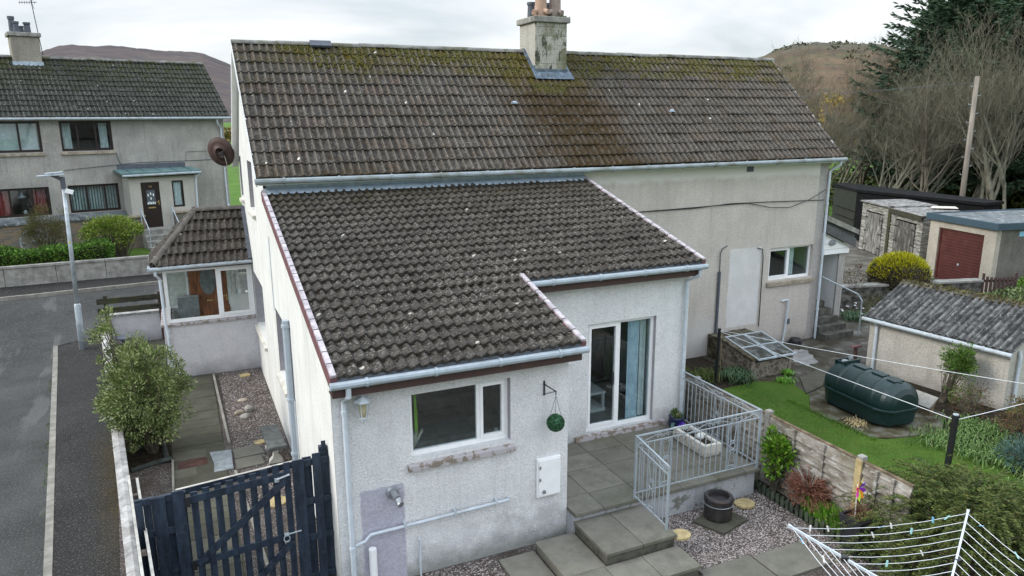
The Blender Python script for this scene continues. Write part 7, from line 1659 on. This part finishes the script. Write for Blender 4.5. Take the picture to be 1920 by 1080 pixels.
for k in range(6500):
    x, y = R.uniform(23.1,29), R.uniform(11,14.9); 
    if x-23 < (14.9-y)*.1: continue
    mb.leaf((x,y,.72+R.gauss(0,.05)+.08*mnoise.noise(Vector((x,y,0)))), (R.gauss(0,.6),R.gauss(0,.6),R.uniform(.1,1)), R.uniform(.08,.16), .06)
for k in range(2500): mb.leaf((23.1+R.gauss(0,.06),R.uniform(11,14.9),R.uniform(0,.75)), (-1,R.gauss(0,.6),R.uniform(-.2,.8)), .12, .06)
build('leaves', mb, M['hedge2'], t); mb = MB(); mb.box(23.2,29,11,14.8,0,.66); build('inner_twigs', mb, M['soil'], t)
shrub('bright_shrub', 'bright green shrub top showing above the pale hedge', (27.6,15.6,.5), (.8,.5,.45), 1200, .1, .06, 'laurel', 30, .2)
# cable crossing behind
mb = MB(); mb.tube([pb+Vector((0,0,-.3)), (30,40,7.0),(20,60,8)], .012, 4); tag(build('overhead_wire', mb, M['pot_grey']), 'thin overhead wire running from the telegraph pole into the woods', 'wire')

# ------------------------------------------------------------------ trees
def P2(az, d): a = math.radians(az); return (d*math.sin(a), d*math.cos(a))
def bare_tree(seed, height, lean=(0,0), stems=3, spread=.5, fine=4):
    r = random.Random(seed); wood = MB(); tw = MB(); ln = Vector((lean[0],lean[1],0))*.25
    def grow(p, d, L, rad, lvl):
        n = 5 if lvl == 0 else 4 if lvl < 3 else 3; pts = [p]; rs = [rad]; q = Vector(p); dd = Vector(d); w = .09+.03*lvl
        for i in range(n):
            dd = (dd+Vector((r.gauss(0,w),r.gauss(0,w),r.gauss(0,.05)+.10))+ln*.2).normalized(); q = q+dd*L/n; pts.append(q.copy()); rs.append(max(.005,rad*(1-.62*(i+1)/n)))
        (wood if lvl < 2 else tw).tube(pts, rs, 6 if lvl < 2 else 3, caps=False)
        if lvl >= fine: return
        nk = (7,6,5,4,0)[lvl]
        for k in range(nk):
            f = .28+.72*(k+r.random()*.8)/nk; f = min(f,.99); i = min(n-1, int(f*n)); pp_ = pts[i].lerp(pts[i+1], f*n-i); a = k*2.4+r.uniform(-.5,.5); o = dd.orthogonal().normalized(); o = (o*math.cos(a)+dd.cross(o)*math.sin(a)); s_ = r.uniform(.45,.95)*spread*1.7
            grow(pp_, (dd+o*s_+ln).normalized(), L*r.uniform(.42,.66)*(1.15-f*.35), max(.0065,rs[i]*.46), lvl+1)
    for s in range(stems):
        a = 2*PI*s/stems+r.random(); sp_ = .04+.25*spread*(s > 0)
        grow(Vector((math.cos(a)*.15,math.sin(a)*.15,-.2)), Vector((math.cos(a)*sp_+lean[0], math.sin(a)*sp_+lean[1], 1)).normalized(), height*(.72 if s == 0 else r.uniform(.5,.68)), .015*height*(1 if s == 0 else .7), 0)
    return wood, tw
M['bark1'] = simple('grey_green_bark', (.175,.17,.13), .9, .1, var=.3, scale=2); M['twig1'] = simple('grey_olive_twigs', (.155,.142,.105), .9, .1, var=.3, scale=.6)
M['bark2'] = simple('brown_bark', (.12,.105,.08), .9, .1, var=.3, scale=2); M['twigred'] = simple('russet_twigs', (.15,.09,.055), .9, .1, var=.3, scale=.6)
PROT = []
for i, (sd_, hh, ln, st, sp_, bk, tk) in enumerate(((1,12.5,(.0,0),3,.42,'bark1','twig1'),(2,11,(.40,-.12),4,.5,'bark1','twig1'),(3,11.5,(-.1,0),2,.55,'bark2','twig1'),(4,11,(.1,0),3,.45,'bark2','twigred'))):
    w_, tw_ = bare_tree(sd_, hh, ln, st, sp_)
    t = thing('bare_tree', 'x', 'tree', (0,0,0), 'bare winter trees behind the garages'); build('trunk', w_, M[bk], t, smooth=True); build('crown', tw_, M[tk], t); PROT.append(t)
spots = []
rr = random.Random(5)
LAB = ['slender grey-green bare tree','many-stemmed bare tree leaning to the right','dark-stemmed bare tree with wide limbs','russet-twigged bare tree']
WH = ['beside the mossy roof end','behind the black shed','left of the leaning pole','at the right edge']
for i in range(26):
    az = 43.6+i*.85+rr.uniform(-.3,.3); d = (50,62,76,56)[i%4]+rr.uniform(-4,6); k = rr.choice((0,1,2,0,1)) if d < 60 else rr.choice((3,0,3))
    s = rr.uniform(.78,.98)*(1.0 if d < 60 else 1.12)*(.82 if az < 46 and d < 58 else 1)
    spots.append((az,d,k,s))
spots += [(58.0,50,0,.88),(47.6,52,2,.72),(51.4,52,1,.85),(53.0,53,1,.85)]
used = set(); cnt = {}
for (az,d,k,s) in spots:
    x, y = P2(az,d); w = 0 if az < 47 else 1 if az < 51.5 else 2 if az < 56 else 3
    lab = LAB[k]+' '+WH[w]+(', front row' if d < 58 else ', back row'); rz = rr.random()*6.28 if k != 1 else rr.uniform(-.6,.6)-.6
    if k not in used: used.add(k); o = PROT[k]; o.location = (x,y,0); o.rotation_euler = (0,0,rz); o.scale = (s,s,s); o['label'] = lab
    else: copy_tree(PROT[k], (x,y,0), rz, s, lab)
# big spruces
M['spruce'] = foliage('spruce_needles', [(.02,.045,.022),(.038,.078,.038),(.065,.11,.06),(.10,.15,.10)], rough=.8, clump=.5, dark=.5); M['cones'] = foliage('brown_cones', [(.12,.05,.03),(.2,.09,.05)], dark=.1)
def spruce(lab, x, y, Ht, Rr, seed, first=True):
    r = random.Random(seed); t = thing('spruce_tree', lab, 'tree', (x,y,0), 'dark spruces above the bare trees'); mb = MB(); mb.tube([(x,y,-.2),(x,y,Ht*.6),(x,y,Ht)], [.4,.25,.03], 8); build('trunk', mb, M['bark2'], t)
    mb = MB(); cn_ = MB(); z = 2.0
    while z < min(Ht-.3, 21):
        f = (z-2)/(Ht-2); rad = Rr*(1-f)**.62*(.8+.25*r.random()); nb = 14
        for b in range(nb):
            a = 2*PI*(b+r.random())/nb; L = rad*r.uniform(.7,1.12); d = Vector((math.cos(a),math.sin(a),0)); n = max(5,int(L*3.6)); side = Vector((-d.y,d.x,0))
            for j in range(n):
                g = (j+.5)/n; 
                if g < .25: continue
                p = Vector((x,y,z))+d*L*g+Vector((0,0,-.55*L*g*.5+.35*L*g*g)); w = .55*(1-g*.55)+.15
                for q in range(8):
                    dd = (d*.7+side*r.uniform(-1,1)+Vector((0,0,r.uniform(-.35,.45)))); mb.leaf(p+side*r.uniform(-w,w)*.6, dd, r.uniform(.35,.65), r.uniform(.09,.16))
            if f > .55 and r.random() < .4:
                p = Vector((x,y,z))+d*L*.95; 
                for q in range(5): cn_.leaf(p+Vector((r.gauss(0,.2),r.gauss(0,.2),r.gauss(0,.15))), (r.gauss(0,1),r.gauss(0,1),-.4), .22, .1)
            tip = Vector((x,y,z))+d*L+Vector((0,0,.08*L)); 
            for q in range(3): mb.leaf(tip, d+Vector((r.gauss(0,.3),r.gauss(0,.3),r.uniform(.1,.8))), .5, .07)
        z += .33*(1.15-f*.4)
    build('crown', mb, M['spruce'], t); build('cones', cn_, M['cones'], t)
x, y = P2(57.0,62); spruce('tallest dark spruce, rising out of the top of the photo at the right', x, y, 25, 10.5, 1)
x, y = P2(53.4,68); spruce('smaller dark spruce at the left end of the group, its top against the sky', x, y, 15.0, 5.6, 2)
x, y = P2(61.0,66); spruce('dark spruce at the far right edge of the photo', x, y, 22, 8.5, 3)
x, y = P2(55.4,78); spruce('dark spruce behind, between the tallest and the leftmost one', x, y, 19.5, 5.5, 4)
# undergrowth under the trees
M['under'] = foliage('undergrowth', [(.02,.035,.008),(.05,.075,.015),(.09,.13,.02),(.10,.08,.03)], clump=.35, dark=.6); M['ivy'] = foliage('dark_ivy', [(.012,.02,.008),(.03,.035,.014),(.05,.05,.02)], clump=.4, dark=.5)
mb = MB(); mb2 = MB()
for k in range(26000):
    az = rr.uniform(43,70); d = rr.uniform(58,86); x, y = P2(az,d); h = 1.2+1.3*abs(mnoise.noise(Vector((x*.15,y*.15,0)))); mb.leaf((x,y,rr.random()**1.3*h*(1.2 if az > 52 else .45)), (rr.gauss(0,1),rr.gauss(0,1),rr.uniform(0,1)), rr.uniform(.3,.6), .22)
for k in range(15000):
    az = rr.uniform(50.5,68); d = rr.uniform(72,84); x, y = P2(az,d); h = 6.8+2.5*mnoise.noise(Vector((x*.1,y*.1,2))); mb2.leaf((x,y,rr.random()*h*min(1,(az-50)/3)), (rr.gauss(0,1),rr.gauss(0,1),rr.gauss(0,.7)), rr.uniform(.5,.9), .3)
tag(build('undergrowth', mb, M['under']), kind='stuff'); tag(build('dark_thicket', mb2, M['ivy']), kind='stuff')
t = thing('field_fence', 'distant post and wire field fence seen between the tree trunks', 'fence', (48,46,0))
for k in range(9):
    x, y = P2(44+k*1.1, 57+k*.2); mb = MB(); mb.tube([(x,y,-.1),(x,y,1.15)], .05, 6); build('post', mb, M['old_wood'], t)
mb = MB(); 
for z in (.5,1.0): mb.tube([(*P2(44+k*1.1,57+k*.2),z) for k in range(9)], .012, 3)
build('wire', mb, M['pot_grey'], t)

# ------------------------------------------------------------------ hills
def hill(name, prof, D, D0, mt, rough, depth=.35, naz=260, nd=60, seed=0, z0=0):
    mb = MB(); a0, a1 = prof[0][0], prof[-1][0]
    def el(a):
        for (p, q) in zip(prof[:-1], prof[1:]):
            if p[0] <= a <= q[0]: u = (a-p[0])/(q[0]-p[0]); return p[1]+(q[1]-p[1])*u
        return 0
    for j in range(nd+1):
        f = j/nd*1.35; d = D0+(D-D0)*f; row = []
        for i in range(naz+1):
            a = a0+(a1-a0)*i/naz; ht = math.tan(math.radians(el(a)))*D*.925+6.5; x, y = P2(a,d)
            if f <= 1: s = math.sin(f*PI/2)**1.4
            else: s = 1-((f-1)/.35)*.5
            n = mnoise.fractal(Vector((x,y,seed))*(6.0/D), 1.0, 2.1, 6)*rough*(.25+.75*min(1,f))*(.6 if .93 < f < 1.07 else 1)+mnoise.fractal(Vector((x,y,seed+9))*(60.0/D), 1.0, 2.1, 4)*rough*.22*min(1,f*1.5)
            row.append((x, y, z0+ht*s+n*ht*s-(.5 if j == 0 else 0)))
        mb.add(row)
    for j in range(nd):
        for i in range(naz): k = j*(naz+1)+i; mb.f.append((k,k+1,k+naz+2,k+naz+1))
    o = struct(name, mb, mt); o.data.polygons.foreach_set('use_smooth', [True]*len(o.data.polygons)); return o
def hillmat(name, a, b, c, d, sc, sc2, top=0):
    s = NT(name); k = s.mix(s.rng(s.noise(sc,6,rough=.6), .38, .62), a, b); k = s.mix(s.rng(s.noise(sc*3.1,6,rough=.7,off=(3,1,1)), .5, .64, 0, .8), k, c); k = s.mix(s.rng(s.noise(sc2,5,rough=.75,off=(7,1,1)), .54, .62, 0, .8), k, d); k = s.mix(s.math('MULTIPLY', s.rng(s.xyz()[2], top-top*.22, top*1.02), .75), k, s.mix(s.rng(s.noise(sc2*1.5,5,rough=.7), .42, .56), (.09,.10,.05), (.055,.055,.06))) if top else k; return s.fin(k, .95, .05)
M['heath'] = hillmat('heather_moor', (.075,.062,.062), (.11,.085,.078), (.055,.055,.062), (.12,.105,.085), .004, .02)  # heather tones kept muted, slight distance haze put into the colour
M['bracken'] = hillmat('bracken_hill', (.085,.062,.042), (.145,.10,.065), (.075,.085,.045), (.042,.042,.042), .05, .25, 36)
hill('far_hill', [(-45,2.4),(-25,2.8),(-14,3.1),(-9.3,3.5),(-7.13,4.01),(-6.07,4.38),(-5.16,4.51),(-3.34,4.48),(-1.79,4.37),(-.19,4.18),(1.13,4.14),(2.47,4.04),(4.31,3.29),(10,2.4),(20,1.8),(35,1.4),(48,1.0)], 2600, 900, M['heath'], .10)
hill('near_hill', [(28,.2),(36,1.6),(40.71,3.32),(42.31,3.9),(43.52,4.44),(44.55,4.69),(45.92,4.82),(46.95,4.74),(48.29,4.66),(49.6,4.64),(50.59,4.32),(51.57,4.01),(53.47,3.47),(58,2.65),(72,2.0)], 430, 150, M['bracken'], .10, seed=3)
M['gorse'] = foliage('gorse_flower', [(.10,.09,.015),(.35,.24,.01),(.50,.34,.015),(.08,.10,.02)], clump=.2, dark=.3)
mb = MB()
for k in range(150):
    az = rr.uniform(42.3,53); d = rr.uniform(150,215); f = (d-150)/(430-150)
    if mnoise.noise(Vector((az*.8,d*.03,1))) < -.02: continue
    zz_ = 38*(math.sin(f*PI/2)**1.4)+1; x, y = P2(az,d)
    for q in range(40): mb.leaf((x+rr.gauss(0,1.3),y+rr.gauss(0,1.3),zz_+rr.uniform(-.5,1.7)), (rr.gauss(0,1),rr.gauss(0,1),rr.uniform(0,1)), rr.uniform(.6,1.1), .5)
tag(build('gorse', mb, M['gorse']), kind='stuff')
nh = bpy.data.objects['near_hill'].data; vv = [v.co.copy() for v in nh.vertices]; mb = MB()
for k in range(1500):
    p = vv[rr.randrange(len(vv))]; dd_ = math.hypot(p.x,p.y); 
    if dd_ > 440 or p.z < 8 or mnoise.noise(p*.03) < .0: continue
    r_ = rr.uniform(.8,2.0)
    for q in range(9): mb.leaf((p.x+rr.gauss(0,r_),p.y+rr.gauss(0,r_),p.z+rr.uniform(-.3,r_*.6)), (rr.gauss(0,1),rr.gauss(0,1),rr.uniform(0,1)), rr.uniform(.8,1.6), .8)
M['hillscrub'] = foliage('hill_scrub', [(.03,.035,.015),(.06,.065,.025),(.09,.07,.035)], clump=.1, dark=.3)
tag(build('hill_scrub', mb, M['hillscrub']), kind='stuff')
M['farshrub'] = foliage('far_shrubs', [(.10,.08,.02),(.20,.14,.03),(.07,.08,.02)], dark=.3)
mb = MB()
for k in range(3500):
    az = rr.uniform(1.5,8); d = rr.uniform(150,190); x, y = P2(az,d); mb.leaf((x,y,1.2+rr.random()*2.6), (rr.gauss(0,1),rr.gauss(0,1),rr.uniform(0,1)), rr.uniform(.5,1.2), .6)
tag(build('far_scrub', mb, M['farshrub']), kind='stuff')
# ------------------------------------------------------------------ world, sun, camera
w = bpy.data.worlds.new("World"); scene.world = w; w.use_nodes = True
nt = w.node_tree; N = nt.nodes; L = nt.links; bg = N['Background']
SUN_EL, SUN_AZ = math.radians(34), math.radians(-78)     # azimuth clockwise from +Y
sky = N.new('ShaderNodeTexSky'); sky.sky_type = 'NISHITA'; sky.sun_disc = False
sky.sun_elevation = SUN_EL; sky.sun_rotation = SUN_AZ
tc = N.new('ShaderNodeTexCoord'); nm = N.new('ShaderNodeVectorMath'); nm.operation = 'NORMALIZE'; L.new(tc.outputs['Generated'], nm.inputs[0])
sp = N.new('ShaderNodeSeparateXYZ'); L.new(nm.outputs[0], sp.inputs[0])
def wm(op, a, b=0, clamp=False):
    n = N.new('ShaderNodeMath'); n.operation = op; n.use_clamp = clamp
    for i, v in ((0,a),(1,b)):
        if isinstance(v, bpy.types.NodeSocket): L.new(v, n.inputs[i])
        else: n.inputs[i].default_value = v
    return n.outputs[0]
zz = wm('MAXIMUM', sp.outputs[2], 0); den = wm('ADD', zz, .16)
cb = N.new('ShaderNodeCombineXYZ'); L.new(wm('DIVIDE', sp.outputs[0], den), cb.inputs[0]); L.new(wm('DIVIDE', sp.outputs[1], den), cb.inputs[1])
n1 = N.new('ShaderNodeTexNoise'); L.new(cb.outputs[0], n1.inputs['Vector']); n1.inputs['Scale'].default_value = .75; n1.inputs['Detail'].default_value = 6; n1.inputs['Roughness'].default_value = .5
n1.inputs['Distortion'].default_value = .4
cr = N.new('ShaderNodeValToRGB'); L.new(n1.outputs[0], cr.inputs[0]); e = cr.color_ramp.elements
e[0].position = .38; e[0].color = (.70,.77,.81,1); e[1].position = .62; e[1].color = (1.14,1.14,1.13,1)
gain = wm('MULTIPLY', wm('ADD', 1.0, wm('MULTIPLY', wm('MULTIPLY', wm('SUBTRACT', zz, .16), 3.2, True), SKY_Z)), SKY_G*10)
tm = N.new('ShaderNodeMix'); tm.data_type = 'RGBA'; tm.blend_type = 'MULTIPLY'; tm.inputs['Factor'].default_value = 1; L.new(cr.outputs[0], tm.inputs[6])
tn = N.new('ShaderNodeMix'); tn.data_type = 'RGBA'; L.new(wm('MULTIPLY', zz, 1.6, True), tn.inputs['Factor']); tn.inputs[6].default_value = (1,1,1,1); tn.inputs[7].default_value = (.90,.97,1.08,1); L.new(tn.outputs[2], tm.inputs[7])
vm = N.new('ShaderNodeVectorMath'); vm.operation = 'SCALE'; L.new(tm.outputs[2], vm.inputs[0]); L.new(gain, vm.inputs['Scale'])
mx = N.new('ShaderNodeMix'); mx.data_type = 'RGBA'; mx.inputs['Factor'].default_value = .9; L.new(sky.outputs[0], mx.inputs[6]); L.new(vm.outputs[0], mx.inputs[7])
L.new(mx.outputs[2], bg.inputs[0]); bg.inputs[1].default_value = .1
sd = bpy.data.lights.new('sun', 'SUN'); sd.energy = SUN_E; sd.angle = math.radians(20); sd.color = (1,.95,.87)
so = bpy.data.objects.new('sun', sd); COL.objects.link(so)
dv = Vector((math.sin(SUN_AZ)*math.cos(SUN_EL), math.cos(SUN_AZ)*math.cos(SUN_EL), math.sin(SUN_EL)))
so.rotation_euler = dv.to_track_quat('Z','Y').to_euler(); so.location = dv*60
cd = bpy.data.cameras.new('camera'); cd.sensor_width = 36; cd.lens = 1377.389/1920*36; cd.clip_start = .1; cd.clip_end = 9000
co = bpy.data.objects.new('camera', cd); COL.objects.link(co)
yaw, pitch, roll = -YAW_, PITCH_, ROLL_
fw = Vector((math.sin(yaw)*math.cos(pitch), math.cos(yaw)*math.cos(pitch), math.sin(pitch)))
rt = Vector((math.cos(yaw), -math.sin(yaw), 0)); up = rt.cross(fw)
r2 = rt*math.cos(roll)+up*math.sin(roll); u2 = up*math.cos(roll)-rt*math.sin(roll)
co.matrix_world = Matrix(((r2.x,u2.x,-fw.x,0),(r2.y,u2.y,-fw.y,0),(r2.z,u2.z,-fw.z,6.5),(0,0,0,1)))
scene.camera = co
scene.view_settings.view_transform = 'Standard'; scene.view_settings.look = 'None'
scene.view_settings.exposure = EXPO; scene.view_settings.gamma = 1; scene.view_settings.use_curve_mapping = False
scene.render.engine = 'CYCLES'
scene.cycles.max_bounces = 6; scene.cycles.transparent_max_bounces = 16; scene.cycles.use_denoising = True
